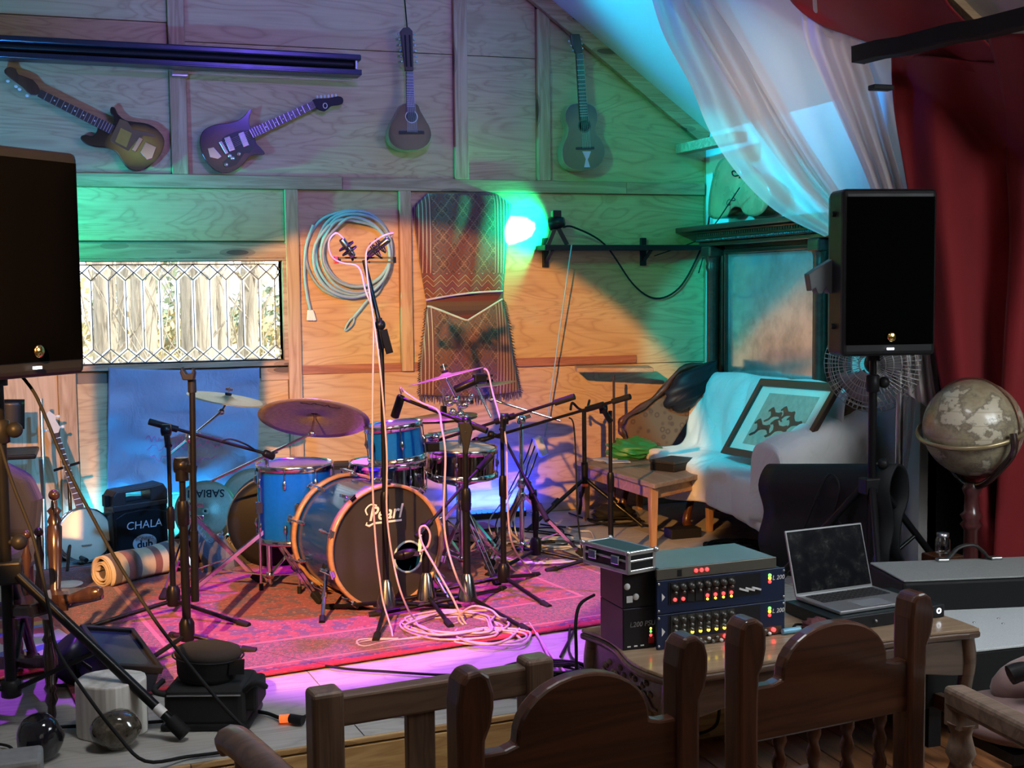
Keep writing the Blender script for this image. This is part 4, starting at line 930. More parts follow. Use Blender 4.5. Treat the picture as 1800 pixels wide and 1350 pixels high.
# ---- cymbal stands
def chromestand(base, ztop, legdirs, reach, label, group=None, zc_=.42, boom=None, tilt_at=None, name='cymbal_stand', mat_=CHROME):
    t = thing(name, (base.x, base.y, 0), label, 'stand', group)
    m = MB(); m.rod((base.x, base.y, .045), (base.x, base.y, ztop*.55), .0135, 10); part(m, 'lower_tube', mat_, t)
    m = MB(); m.rod((base.x, base.y, ztop*.5), (base.x, base.y, ztop), .0105, 10); part(m, 'upper_tube', mat_, t)
    for z in (ztop*.55, zc_): m = MB(); m.lathe([(.013, -.025), (.021, -.02), (.021, .02), (.013, .025)], 12, tr(base.x, base.y, z)); m.bar((base.x+.02, base.y, z), (base.x+.052, base.y-.01, z), .006, .022); part(m, 'clamp', mat_, t, bevel=.002)
    for a in legdirs:
        a = radians(a); u = V((cos(a), sin(a), 0)); s_ = V((-u.y, u.x, 0))*.011; b_ = V((base.x, base.y, 0)); L = t_leg = MB()
        for q in (s_, -s_):
            m0, m1 = b_+u*.018+V((0, 0, zc_))+q, b_+u*reach*.93+V((0, 0, .028))+q; L.bar(m0, m1, .004, .016)
        L.bar(b_+u*reach*.55+V((0, 0, zc_*.42)), b_+V((0, 0, .085)), .016, .005)
        part(L, 'leg', mat_, t)
        m = MB(); f_ = b_+u*reach; m.bar(b_+u*reach*.84+V((0, 0, .055)), f_+V((0, 0, .018)), .034, .03); part(m, 'rubber_foot', RUBBER, t, bevel=.006)
    m = MB(); m.lathe([(.012, -.016), (.020, -.012), (.020, .012), (.012, .016)], 12, tr(base.x, base.y, .085)); part(m, 'brace_collar', mat_, t)
    if boom:
        a, b = boom; m = MB(); m.rod(a, b, .0065, 8); part(m, 'boom_arm', mat_, t)
        m = MB(); p = V((base.x, base.y, ztop)); m.lathe([(0, -.02), (.024, -.016), (.026, .0), (.024, .016), (0, .02)], 14, zframe(p, (1, .2, 0))); m.bar(p, p+V((.05, -.02, .02)), .008, .02); part(m, 'boom_tilter', mat_, t, bevel=.002)
    if tilt_at:
        p, ax = tilt_at; m = MB(); q = (boom[1] if boom else V((base.x, base.y, ztop))); e = p+ax*.02
        m.ball(q, .017, 10, 8); m.rod(q, p-ax*.012, .006, 8); m.rod(p-ax*.012, p+ax*.05, .0035, 6); part(m, 'cymbal_tilter', mat_, t)
    return t
bs = HZ(475, 1042); zb_ = ZAT(bs, 800)
chromestand(bs, zb_, (-62, 178, 62), .40, 'chrome boom cymbal stand holding the large dark cymbal', zc_=.30, boom=(DP(371, 846, 5.95), DP(548, 762, 5.68)), tilt_at=(cyr, axis(.5, .03)))
bl = HZ(342, 1032); zl_ = ZAT(bl, 770)
chromestand(bl, zl_, (-120, -15, 100), .33, 'chrome cymbal stand in front of the black hard case at left', zc_=.34, boom=(DP(296, 801, 6.0), DP(389, 724, 6.4)), tilt_at=(cyl, axis(-.02, .19)))
br = HZ(812, 1012); zr_ = ZAT(br, 712)
CS = chromestand(br, zr_, (-75, 45, 165), .34, 'chrome stand with a cluster of clamps holding the blue lit dark cymbal', zc_=.36, tilt_at=(cya, axis(.03, -.24)))
m = MB(); rr = random.Random(8); p0 = V((br.x, br.y, zr_))
for dx, dz, r in ((-.05, .01, .018), (-.02, .03, .02), (.02, .0, .022), (.045, .02, .016), (.0, -.045, .02), (.03, -.06, .016), (-.035, -.03, .018), (.06, .045, .012), (-.06, .04, .012)):
    m.lathe([(0, -r), (r*.8, -r*.9), (r, 0), (r*.8, r*.9), (0, r)], 10, zframe(p0+rth*dx+V((0, 0, dz)), (rr.uniform(-1, 1), rr.uniform(-1, 1), rr.uniform(-.4, 1))))
m.bar(p0-rth*.07+V((0, 0, .015)), p0+rth*.07+V((0, 0, .015)), .016, .016); part(m, 'multi_clamp', CHROME, CS)
m = MB(); q = DP(745, 768, 5.8); m.rod(p0+V((0, 0, -.12)), q, .011, 8); m.lathe([(.0, -.03), (.022, -.025), (.022, .025), (0, .03)], 10, zframe(q.lerp(p0, .25)+V((0, 0, -.04)), rth)); part(m, 'tom_arm', CHROME, CS)
m = MB(); m.box(DP(757, 785, 5.8), (.075, .05, .045), None); part(m, 'tom_bracket', BLACKM, CS, bevel=.006)
b9 = HZ(918, 985); z9 = ZAT(b9, 737)
chromestand(b9, z9, (-20, 100, 220), .34, 'chrome boom stand with the small thin cymbal at right of the kit', zc_=.34, boom=(DP(985, 740, 6.5), DP(864, 702, 6.55)), tilt_at=(cys, axis(0, -.12)))
# snare stands and throne
def snarestand(c, zt_, label):
    t = thing('snare_stand', (c.x, c.y, 0), label, 'stand'); m = MB(); m.rod((c.x, c.y, .06), (c.x, c.y, zt_-.05), .013, 8); part(m, 'tube', CHROME, t)
    for k in range(3):
        a = radians(100+120*k); m = MB(); u = V((cos(a), sin(a), 0)); b_ = V((c.x, c.y, 0)); m.bar(b_+V((0, 0, .30)), b_+u*.27+V((0, 0, .012)), .02, .008); m.bar(b_+V((0, 0, .1)), b_+u*.14+V((0, 0, .16)), .014, .005); part(m, 'leg', CHROME, t)
        m = MB(); m.bar(b_+V((0, 0, zt_-.06)), b_+u*.17+V((0, 0, zt_-.012)), .016, .007); m.box(b_+u*.178+V((0, 0, zt_)), (.016, .016, .03)); part(m, 'basket_arm', CHROME, t)
snarestand(c_, c_.z, 'chrome stand under the snare drum behind the bass drum'); snarestand(c2_, c2_.z, 'chrome stand under the snare drum right of the blue tom')
th_ = DP(806, 830, 6.85)
t = thing('drum_throne', (th_.x, th_.y, 0), 'round black padded drum throne behind the right snare drum', 'stool')
m = MB(); m.lathe([(0, -.045), (.14, -.045), (.168, -.03), (.172, .005), (.15, .03), (0, .038)], 28, tr(*th_)); part(m, 'seat', plain('black_vinyl', (.012, .012, .013), .4), t)
m = MB(); m.rod((th_.x, th_.y, .1), th_-V((0, 0, .045)), .016, 10); part(m, 'post', CHROME, t)
for k in range(3):
    a = radians(70+120*k); m = MB(); m.bar((th_.x, th_.y, .26), (th_.x+.26*cos(a), th_.y+.26*sin(a), .015), .022, .01); part(m, 'leg', CHROME, t)
# ---------------------------------------------------------------- microphone stands
PALEC = plain('pale_pink_cable', (.50, .34, .40), .45)
CONE = plain('dark_polished_cast_base', (.30, .30, .31), .22, 1, .1, 20)
def mic(t, p, d, L=.15, r=.021, body=BLACKM, slim=False, name='microphone'):
    d = V(d).normalized(); m = MB(); T_ = zframe(p, d)
    pr_ = [(0, 0), (r*.8, .004), (r, .012), (r, L*.95), (r*.8, L), (0, L)] if slim else [(0, 0), (r*.55, 0), (r*.75, L*.55), (r*.8, L*.62), (r*1.15, L*.66), (r*1.2, L*.82), (r*.95, L*.95), (0, L)]
    m.lathe(pr_, 14, T_); return part(m, name, body, t)
def micstand(base, py, label, rot=0, reach=.33, boom=None, top=None, zhub=.10, legz=.10, cone=True, r=.0125, group='black microphone stands around the drum kit', handle=True, lower=.55):
    t = thing('microphone_stand', (base.x, base.y, 0), label, 'mic stand', group); z = ZAT(base, py) if top is None else top
    m = MB(); m.rod((base.x, base.y, zhub), (base.x, base.y, z*lower), r, 10); part(m, 'lower_tube', BLACKM, t)
    m = MB(); m.rod((base.x, base.y, z*lower-.02), (base.x, base.y, z), r*.72, 10); part(m, 'upper_tube', BLACKM, t)
    m = MB(); m.lathe([(r, -.05), (r*1.3, -.045), (r*1.38, .03), (r*1.05, .05)], 12, tr(base.x, base.y, z*lower)); part(m, 'clutch', BLACKM, t)
    m = MB()
    if cone: m.lathe([(.045, -.035), (.043, -.02), (.024, .07), (.016, .085)], 18, tr(base.x, base.y, zhub)); part(m, 'base_cone', CONE, t)
    else: m.lathe([(.026, -.04), (.030, -.03), (.030, .03), (.02, .05)], 14, tr(base.x, base.y, zhub)); part(m, 'leg_hub', BLACKM, t)
    for k in range(3):
        a = radians(rot+120*k); u = V((cos(a), sin(a), 0)); b_ = V((base.x, base.y, 0)); m = MB(); m.rod(b_+u*.02+V((0, 0, legz-.02)), b_+u*reach+V((0, 0, .018)), .0095, 8); o = part(m, 'leg', BLACKM, t)
        m = MB(); m.rod(b_+u*(reach-.045)+V((0, 0, .026)), b_+u*(reach+.012)+V((0, 0, .016)), .015, 8); part(m, 'rubber_foot', RUBBER, o)
    if boom:
        a, b = boom; p = V((base.x, base.y, z)); m = MB(); m.rod(a, b, .0078, 8); o = part(m, 'boom_arm', BLACKM, t)
        d = (a-b).normalized(); m = MB(); m.rod(a, a-d*.10, .0145, 10); part(m, 'counter_grip', RUBBER, o)
        m = MB(); q = a.lerp(b, max(0, min(1, (p-a).dot(b-a)/(b-a).length_squared))); m.lathe([(.0, -.022), (.026, -.018), (.026, .018), (0, .022)], 14, zframe(p.lerp(q, .5), cr)); m.rod(p-V((0, 0, .05)), p.lerp(q, .6), .016, 10, .012); m.rod(q+d*.04, q-d*.06, .015, 10); part(m, 'boom_clutch', BLACKM, t)
    return t, z
# tall stand with the stereo pair
B1 = HZ(680, 1092); t1, z1_ = micstand(B1, 592, 'tallest microphone stand, in front of the bass drum, with a stereo bar of two microphones', 250, .34, cone=True, r=.014, lower=.42)
pT = V((B1.x, B1.y, z1_)); e0 = DP(640, 458, 5.36); m = MB(); m.rod(pT-V((0, 0, .05)), pT+V((-.01, 0, .08)), .014, 10); m.rod(pT+V((-.005, 0, .05)), e0, .010, 10); m.ball(pT+V((-.005, 0, .05)), .024, 10, 8); m.bar(pT+V((.005, -.02, .03)), pT+V((.03, -.02, -.07)), .012, .03); part(m, 'tilt_arm', BLACKM, t1)
bl_, br_ = DP(596, 457, 5.36), DP(693, 457, 5.36); m = MB()
for dz in (-.009, .009): m.bar(bl_+V((0, 0, dz)), br_+V((0, 0, dz)), .014, .008)
for k in (0, 1): m.bar(bl_.lerp(br_, k)-V((0, 0, .013)), bl_.lerp(br_, k)+V((0, 0, .013)), .014, .014)
part(m, 'stereo_bar', BLACKM, t1); m = MB(); m.box(DP(591, 457, 5.36), (.02, .02, .03)); part(m, 'bar_end_cap', plain('red_plastic', (.6, .02, .02), .4), t1, bevel=.003)
for a, b, tip in (((622, 452), (600, 420), 1), ((646, 450), (684, 420), 1)):
    p, q = DP(*a, 5.33), DP(*b, 5.30); mc = mic(t1, p, q-p, (q-p).length*1.0, .014, CONE, True)
    m = MB()
    for k in (.35, .6): 
        c = p.lerp(q, k); T_ = zframe(c, q-p); m.tube([T_ @ V((.036*cos(i*pi/4), .036*sin(i*pi/4), 0)) for i in range(8)], .003, 5, True); m.bar(T_ @ V((-.036, 0, 0)), T_ @ V((.036, 0, 0)), .004, .004); m.bar(T_ @ V((0, -.036, 0)), T_ @ V((0, .036, 0)), .004, .004)
    m.rod(p.lerp(q, .3), V(DP(a[0]-2, 457, 5.36)), .006, 6); part(m, 'shock_mount', BLACKM, t1)
k = MB(); k.tube(spline([DP(602, 418, 5.3), DP(590, 410, 5.28), DP(578, 425, 5.28), DP(582, 450, 5.3), DP(600, 462, 5.34), DP(630, 470, 5.34), DP(642, 510, 5.3), DP(656, 560, 5.28), DP(655, 700, 5.25), DP(655, 850, 5.25), DP(661, 960, 5.25), DP(668, 1020, 5.25), DP(674, 1060, 5.24), HZ(690, 1118, .012), HZ(678, 1140, .010), HZ(645, 1140, .01), HZ(624, 1134, .01), HZ(650, 1126, .012), HZ(700, 1124, .012), HZ(760, 1122, .012)], 5), .0043, 6)
single(k, 'microphone_cable', PALEC, 'pale pink cable hanging down the left side of the tallest microphone stand', 'cable', 'pink cables')
k = MB(); k.tube(spline([DP(688, 416, 5.3), DP(690, 410, 5.28), DP(668, 418, 5.27), DP(645, 440, 5.3), DP(645, 480, 5.3), DP(652, 530, 5.27), DP(665, 620, 5.25), DP(673, 700, 5.24), DP(680, 800, 5.24), DP(680, 900, 5.24), DP(690, 980, 5.24), DP(708, 1050, 5.22), HZ(735, 1092, .012), HZ(790, 1098, .012), HZ(820, 1088, .012)], 5), .0043, 6)
single(k, 'microphone_cable', PALEC, 'pale pink cable hanging down the right side of the tallest microphone stand', 'cable', 'pink cables')
# left boom stand
B2 = HZ(306, 1088); t2, z2_ = micstand(B2, 764, 'microphone stand at left, its boom pointing right at the floor tom', 195, .40, boom=(DP(262, 741, 5.5), DP(463, 796, 5.75)), cone=False)
mic(t2, DP(462, 795, 5.75), DP(478, 802, 5.78)-DP(462, 795, 5.75), .06, .018, slim=True)
k = MB(); k.tube(spline([DP(388, 776, 5.6), DP(405, 772, 5.6), DP(430, 780, 5.65), DP(450, 792, 5.72)], 5), .004, 6); part(k, 'cable_loop', RUBBER, t2)
# folded stand nearest the black bags
B3 = HZ(330, 1152); t3, z3_ = micstand(B3, 818, 'nearest microphone stand at left, boom folded straight down, empty clip on top', 100, .26, cone=False, r=.017, lower=.75)
a3, b3 = DP(343, 1057, 4.85), DP(338, 690, 4.8); m = MB(); m.rod(a3, b3, .0115, 10); m.rod(a3, a3.lerp(b3, .34), .0155, 10); part(m, 'folded_boom', BLACKM, t3)
m = MB(); m.rod(V((B3.x, B3.y, z3_-.06)), V((B3.x, B3.y, z3_+.03)), .026, 12); m.lathe([(0, -.03), (.03, -.026), (.03, .026), (0, .03)], 14, zframe(V((B3.x, B3.y, z3_)), cr)); m.bar(V((B3.x, B3.y, z3_)), DP(343, 826, 4.85), .02, .03); part(m, 'boom_clutch', BLACKM, t3)
m = MB(); p = DP(338, 690, 4.8); m.rod(p, p+V((0, 0, .05)), .016, 10); q = p+V((-.012, -.02, .05)); m.prism([(-.02, 0), (.02, 0), (.026, .03), (.014, .05), (.016, .028), (-.006, .022), (-.024, .05), (-.03, .03)], -.018, .018, frame(q, cr, (0, 0, 1), -fwdh)); part(m, 'microphone_clip', BLACK, t3, bevel=.004)
# centre boom stand
B4 = HZ(822, 1080); t4, z4_ = micstand(B4, 742, 'centre microphone stand with a small dark microphone hanging over the blue tom', 170, .42, boom=(DP(856, 757, 5.45), DP(706, 700, 5.6)), r=.017, lower=.6)
p = DP(706, 694, 5.6); mic(t4, p, DP(694, 731, 5.62)-p, .11, .02, slim=True)
m = MB(); pz = V((B4.x, B4.y, z4_)); m.prism([(-.03, 0), (.02, .0), (.035, -.03), (.012, -.13), (.0, -.15), (-.008, -.13)], -.012, .012, frame(pz, cr, (0, 0, 1), -fwdh)); part(m, 'clutch_handle', BLACK, t4, bevel=.004)
k = MB(); k.tube(spline([DP(706, 692, 5.6), DP(704, 682, 5.58), DP(712, 690, 5.58), DP(740, 708, 5.56), DP(770, 722, 5.5), DP(776, 750, 5.4), DP(783, 800, 5.36), DP(780, 900, 5.35), DP(786, 960, 5.35), DP(805, 1020, 5.33), HZ(830, 1070, .012), HZ(800, 1110, .012)], 5), .005, 6)
single(k, 'microphone_cable', PALEC, 'pale pink cable from the microphone over the blue tom down to the rug', 'cable', 'pink cables')
# right boom stand with the raised arm
B5 = HZ(886, 1045); t5, z5_ = micstand(B5, 737, 'microphone stand right of the kit with long black boom and thin raised arm', 285, .36, boom=(DP(1010, 697, 5.75), DP(757, 778, 6.0)), cone=False, r=.014, lower=.62)
a5, b5 = DP(863, 733, 5.88), DP(836, 677, 5.95); m = MB(); m.rod(a5, b5, .006, 8); part(m, 'raised_arm', CHROME, t5); mic(t5, b5+V((.02, 0, .03)), DP(812, 688, 5.95)-b5, .13, .019, slim=True)
m = MB(); m.box(DP(843, 664, 5.95), (.06, .05, .04)); part(m, 'microphone_mount', BLACKM, t5, bevel=.006)
k = MB(); k.tube(spline([DP(850, 648, 5.95), DP(858, 655, 5.95), DP(866, 690, 5.94), DP(880, 740, 5.85), DP(890, 780, 5.8), DP(893, 900, 5.8), DP(902, 960, 5.85), HZ(935, 1010, .012), HZ(965, 1050, .012), HZ(1000, 1075, .012)], 5), .0048, 6)
single(k, 'microphone_cable', PALEC, 'pale cable from the raised arm microphone, running to the green light patch on the rug', 'cable', 'pink cables')
# rightmost boom stand, behind the flight case
B6 = HZ(1074, 1000); t6, z6_ = micstand(B6, 722, 'rightmost microphone stand, behind the small flight case, with a thin boom to the left', 60, .34, boom=(DP(1108, 697, 6.1), DP(868, 767, 6.5)), cone=False, r=.014)
mic(t6, DP(868, 767, 6.5), DP(845, 774, 6.5)-DP(868, 767, 6.5), .12, .02)
k = MB(); k.tube(spline([DP(1000, 734, 6.3), DP(1008, 745, 6.3), DP(1012, 800, 6.3), DP(1015, 900, 6.35), DP(1022, 960, 6.4), HZ(1030, 985, .01)], 5), .004, 6); single(k, 'microphone_cable', RUBBER, 'thin dark cable hanging from the boom of the rightmost microphone stand', 'cable')
# kick drum stand
B7 = HZ(750, 1078); t7, z7_ = micstand(B7, 932, 'short microphone stand with its dark microphone at the bass drum port', 155, .30, boom=(DP(863, 801, 5.75), DP(738, 938, 5.48)), r=.013, lower=.6)
p = DP(738, 965, 5.44); m = MB(); m.ball((0, 0, 0), (.022, .022, .055), 14, 10, zframe(DP(712, 974, 5.46), rth+V((0, 0, .25)))); part(m, 'microphone', BLACKM, t7)
m = MB(); m.bar(DP(740, 940, 5.47), DP(738, 975, 5.45), .014, .014); m.bar(DP(738, 973, 5.45), DP(722, 972, 5.46), .016, .02); part(m, 'microphone_mount', CONE, t7)
k = MB(); k.tube(spline([DP(738, 970, 5.44), DP(752, 960, 5.43), DP(756, 940, 5.42), DP(748, 925, 5.42), DP(738, 930, 5.42), DP(742, 955, 5.4), DP(770, 1005, 5.36), DP(795, 1050, 5.33), HZ(820, 1098, .012), HZ(850, 1104, .012)], 5), .005, 6); single(k, 'microphone_cable', PALEC, 'pale pink cable looping from the bass drum microphone to the coil on the rug', 'cable', 'pink cables')
# low stand by the wall with a boom leaning left
B8 = HZ(942, 995); t8, z8_ = micstand(B8, 880, 'low black microphone stand in front of the wall, its boom leaning up to the left', 330, .36, boom=(DP(962, 915, 6.2), DP(886, 770, 6.5)), cone=False, r=.014, lower=.7)
mic(t8, DP(886, 770, 6.5), DP(872, 766, 6.5)-DP(886, 770, 6.5), .09, .016)
# guitar stand and music stand by the wall
gsb = HZ(1028, 922); zg = ZAT(gsb, 722)
t = thing('guitar_stand', (gsb.x, gsb.y, 0), 'black tripod guitar stand with an orange ring, standing empty by the wall', 'stand')
m = MB(); m.rod((gsb.x, gsb.y, .25), (gsb.x, gsb.y, zg), .014, 10); part(m, 'tube', BLACKM, t)
m = MB()
for px, py in ((1006, 708), (1036, 704)): m.tube(spline([V((gsb.x, gsb.y, zg)), DP(px*.5+1028*.5, 718, PX(gsb)[2]), DP(px, py, PX(gsb)[2]-.04), DP(px-3, py+12, PX(gsb)[2]-.1)], 4), .008, 7)
part(m, 'yoke', BLACKM, t)
for a, l in ((195, .42), (-40, .36), (75, .3)):
    a = radians(a); m = MB(); u = V((cos(a), sin(a), 0)); q = V((gsb.x, gsb.y, 0)); m.rod(q+V((0, 0, .28)), q+u*l+V((0, 0, .015)), .012, 8); m.rod(q+u*l*.45+V((0, 0, .17)), q+u*l*.55+V((0, 0, .14)), .018, 8); part(m, 'leg', BLACKM, t)
m = MB(); m.rod((gsb.x, gsb.y, .235), (gsb.x, gsb.y, .25), .022, 12); part(m, 'orange_ring', plain('orange_plastic', (.9, .16, .03), .4), t)
m = MB(); m.rod((gsb.x, gsb.y, .25), (gsb.x, gsb.y, .38), .021, 12); part(m, 'collar', BLACKM, t)
msb = WY(1080, 900, .32); msb.z = 0; zq = ZAT(msb, 660)
t = thing('music_stand', (msb.x, msb.y, 0), 'wooden topped music stand in front of the wall beside the sofa', 'stand')
m = MB(); m.rod((msb.x, msb.y, .02), (msb.x, msb.y, zq), .008, 8); part(m, 'pole', PURW, t)
m = MB(); m.lathe([(.14, 0), (.14, .012), (.02, .03)], 20, tr(msb.x, msb.y, 0)); part(m, 'base', BLACKM, t)
l_, r_ = DP(1012, 645, PX(msb)[2]), DP(1145, 645, PX(msb)[2]); m = MB(); m.bar(l_+V((0, 0, -.012)), r_+V((0, 0, -.012)), .24, .028, (0, 0, 1)); part(m, 'wooden_top', PALEW, t, bevel=.004)
# ---------------------------------------------------------------- loudspeakers on tripods
def turned(mb, p, q, prof, n=14):
    p, q = V(p), V(q); L = (q-p).length; mb.lathe([(r, t*L) for t, r in prof], n, zframe(p, q-p)); return mb
def speaker(loc, z, rz, label, bracket=False):
    t = thing('loudspeaker', (loc.x, loc.y, z), label, 'loudspeaker', 'loudspeakers on tripods', rz)
    Wd, H, D = .43, .725, .36
    m = MB(); m.prism([(-Wd/2, -D/2+.01), (Wd/2, -D/2+.01), (Wd/2, -.02), (.145, D/2), (-.145, D/2), (-Wd/2, -.02)], 0, H); part(m, 'cabinet', BLACK, t, local=True, bevel=.022, seg=3)
    def gf(u, v): x = (u*2-1)*(Wd/2-.016); zz = .05+v*(H-.085); return (x, -D/2+.006-.022*(1-(2*u-1)**4)*(1-(2*v-1)**6), zz)
    m = MB(); m.grid(17, 17, gf); part(m, 'grille', GRILLE, t, local=True)
    m = MB(); m.lathe([(0, .0), (.021, 0), (.021, .004), (.014, .008), (0, .009)], 20, tr(.0, -D/2-.014, .085) @ Matrix.Rotation(pi/2, 4, 'X')); part(m, 'round_badge', plain('gold_badge', (.75, .52, .18), .2, 1, .3, 60), t, local=True)
    m = MB(); m.box((0, -D/2-.004, .032), (.030, .008, .009)); part(m, 'status_light', LEDW, t, local=True)
    m = MB(); m.rod((0, 0, -.03), (0, 0, .01), .03, 14); part(m, 'pole_cup', BLACK, t, local=True)
    for s in (-1, 1):
        for zz in (.13, .62): m = MB(); m.rod((s*(Wd/2-.004), -.08, zz), (s*(Wd/2+.016), -.08, zz), .013, 10); part(m, 'fly_bolt', BLACK, t, local=True)
    if bracket:
        m = MB(); m.prism([(0, .43), (0, .28), (-.02, .272), (-.035, .30), (-.055, .272), (-.075, .272), (-.085, .30), (-.105, .285), (-.118, .36), (-.08, .385)], -.03, .03, frame((-Wd/2+.01, -.02, 0), (1, 0, 0), (0, 0, 1), (0, -1, 0))); part(m, 'side_bracket', plain('grey_plastic_bracket', (.07, .08, .085), .5), t, local=True, bevel=.004)
    return t
def spkstand(base, ztop, legs, reach, label, zh=.52):
    t = thing('speaker_stand', (base.x, base.y, 0), label, 'speaker stand', 'speaker stands'); b_ = V((base.x, base.y, 0))
    m = MB(); m.rod(b_+V((0, 0, .10)), b_+V((0, 0, 1.0)), .019, 12); part(m, 'outer_tube', BLACKM, t)
    m = MB(); m.rod(b_+V((0, 0, .98)), b_+V((0, 0, ztop)), .0165, 12); part(m, 'inner_tube', BLACKM, t)
    m = MB(); m.lathe([(.02, -.04), (.030, -.035), (.030, .035), (.02, .04)], 14, tr(base.x, base.y, .985)); part(m, 'collar', BLACK, t)
    for z in (zh+.10, .99): m = MB(); m.ball(b_+V((.045, -.02, z)), .026, 12, 8); m.rod(b_+V((0, 0, z)), b_+V((.04, -.02, z)), .009, 8); part(m, 'knob', BLACK, t)
    m = MB(); m.box((base.x, base.y, zh), (.10, .07, .075)); part(m, 'leg_hub', BLACK, t, bevel=.008)
    m = MB(); m.lathe([(.02, -.03), (.032, -.025), (.032, .025), (.02, .03)], 14, tr(base.x, base.y, .13)); part(m, 'lower_collar', BLACK, t)
    for i, a in enumerate(legs):
        u = V((cos(radians(a)), sin(radians(a)), 0)); m = MB(); h, f_ = b_+u*.045+V((0, 0, zh-.01)), b_+u*reach+V((0, 0, .022)); m.rod(h, f_, .0165, 12); o = part(m, 'leg', BLACKM, t)
        m = MB(); m.rod(h.lerp(f_, .91), f_, .024, 12); part(m, 'rubber_foot', RUBBER, o)
        m = MB(); m.rod(h.lerp(f_, .48), b_+u*.02+V((0, 0, .13)), .009, 8); part(m, 'brace', BLACKM, o)
        if i == 0: m = MB(); m.rod(h.lerp(f_, .83), h.lerp(f_, .875), .0172, 12); part(m, 'tape_band', TAPE, o)
    return t
def hdir(b, p): return math.degrees(atan2(p.y-b.y, p.x-b.x))
LB = DP(22, 1266, 4.15); LB.z = 0; LFt = HZ(326, 1303); a0 = hdir(LB, LFt)
spkstand(LB, 1.17, (a0, a0+118, a0-118), (LFt-LB).length, 'black tripod speaker stand at the left edge with a white tape band on its leg')
zl = ZAT(DP(60, 640, 4.15), 644); speaker(LB, 1.165, radians(62)-YAW, 'large black loudspeaker at the left edge beside the leaded window')
RB_ = DP(1530, 1055, 5.72); RB_.z = 0; a0 = -YAW*0-58
spkstand(RB_, 1.12, (2, 122, 242), .47, 'black tripod speaker stand at right, in front of the rubber mat and fan')
speaker(RB_, 1.118, radians(7)-YAW, 'black loudspeaker at right, in front of the red and white curtains', True)
# ---------------------------------------------------------------- left side of the stage
# black folding chair by the wall
p = WY(20, 880, .45); t = thing('folding_chair', (p.x, p.y, 0), 'black metal folding chair against the wall behind the left loudspeaker', 'chair')
d0 = PX(p)[2]; q = lambda px, py, dd=0: DP(px, py, d0+dd)
m = MB(); m.grid(8, 6, lambda u, v: q(-45+88*u, 702+52*v, -.04*sin(pi*u)+.05)); part(m, 'backrest', BLACKM, t, solid=.02)
m = MB(); m.prism([(0, 0), (.36, 0), (.36, .36), (0, .36)], 0, .025, tr(p.x-.22, p.y-.2, q(20, 800).z)); part(m, 'seat', BLACKM, t, bevel=.008)
zt_ = q(20, 760).z
for sx in (-.22, .16):
    m = MB(); m.tube([(p.x+sx, p.y+.12, q(0, 705).z), (p.x+sx, p.y+.10, q(0, 800).z), (p.x+sx, p.y-.22, 0)], .011, 8); part(m, 'leg', STEEL, t)
    m = MB(); m.tube([(p.x+sx, p.y-.18, q(0, 800).z), (p.x+sx, p.y+.20, 0)], .011, 8); part(m, 'leg', STEEL, t)
# upholstered chair
p = HZ(40, 1130); t = thing('upholstered_chair', (p.x, p.y, 0), 'navy upholstered chair with a rounded back at the left edge, behind the turned wood chair', 'chair')
d0 = PX(p)[2]; ax_ = frame(p+V((-.2, .05, 0)), rth, (0, 0, 1), -fwdh)
m = MB(); zt_ = ZAT(p, 812); P = [(-.30, .45), (.29, .45), (.31, zt_-.15), (.27, zt_-.05), (.17, zt_), (-.30, zt_)]; m.prism(P, -.05, .05, ax_); part(m, 'backrest', NAVY, t, bevel=.035, seg=4)
m = MB(); m.prism([(-.31, .32), (.28, .32), (.28, .45), (-.31, .45)], -.04, .42, ax_); part(m, 'seat', NAVY, t, bevel=.03, seg=3)
for x, z in ((-.27, 0), (.24, 0), (-.27, .36), (.24, .36)): m = MB(); o_ = ax_ @ V((x, 0, z)); turned(m, (o_.x, o_.y, 0), (o_.x, o_.y, .33), [(0, .014), (.4, .022), (.6, .016), (.7, .026), (1, .028)]); part(m, 'leg', PURW, t)
# turned wood chair in front of it
p = HZ(92, 1262); t = thing('turned_wood_chair', (p.x, p.y, 0), 'dark turned wood armchair with spindles at lower left, its arm lit purple', 'chair')
d0 = PX(p)[2]
def P3(px, py, dd=0): return DP(px, py, d0+dd)
turnp = [(0, .011), (.06, .015), (.14, .013), (.2, .022), (.27, .014), (.32, .024), (.36, .016), (.62, .023), (.76, .015), (.8, .022), (.85, .014), (1, .018)]
m = MB(); turned(m, P3(92, 1266), P3(84, 1088), turnp); part(m, 'leg', PURW, t)
m = MB(); turned(m, P3(-30, 1255, .1), P3(-30, 1088, .1), turnp); part(m, 'leg', PURW, t)
m = MB(); turned(m, P3(30, 1225, .45), P3(30, 1075, .45), turnp); part(m, 'leg', PURW, t)
m = MB(); turned(m, P3(98, 1058, .2), P3(95, 880, .25), [(0, .017), (.05, .024), (.10, .017), (.5, .024), (.74, .026), (.76, .019), (.80, .025), (.86, .016), (.90, .026), (.94, .012), (1, .010)]); m.ball(P3(95, 870, .25), .020, 12, 8); part(m, 'back_post', PURW, t)
for x, y0 in ((46, 940), (68, 935)): m = MB(); turned(m, P3(x+2, 1052, .25), P3(x, y0+8, .25), [(0, .011), (.2, .016), (.45, .010), (.7, .018), (.85, .010), (1, .009)]); m.ball(P3(x, y0, .25), .017, 12, 8); part(m, 'spindle', PURW, t)
m = MB(); a, b = P3(30, 1062, .1), P3(120, 1058, -.05); m.bar(a, b, .30, .045, (0, 0, 1)); part(m, 'seat', PURW, t, bevel=.01)
m = MB(); turned(m, P3(112, 1056, -.1), P3(178, 1040, -.15), [(0, .020), (.08, .024), (.12, .015), (.3, .018), (.7, .026), (.92, .024), (1, .012)]); m.box(P3(106, 1057, -.1), (.05, .05, .055)); part(m, 'arm', PURW, t)
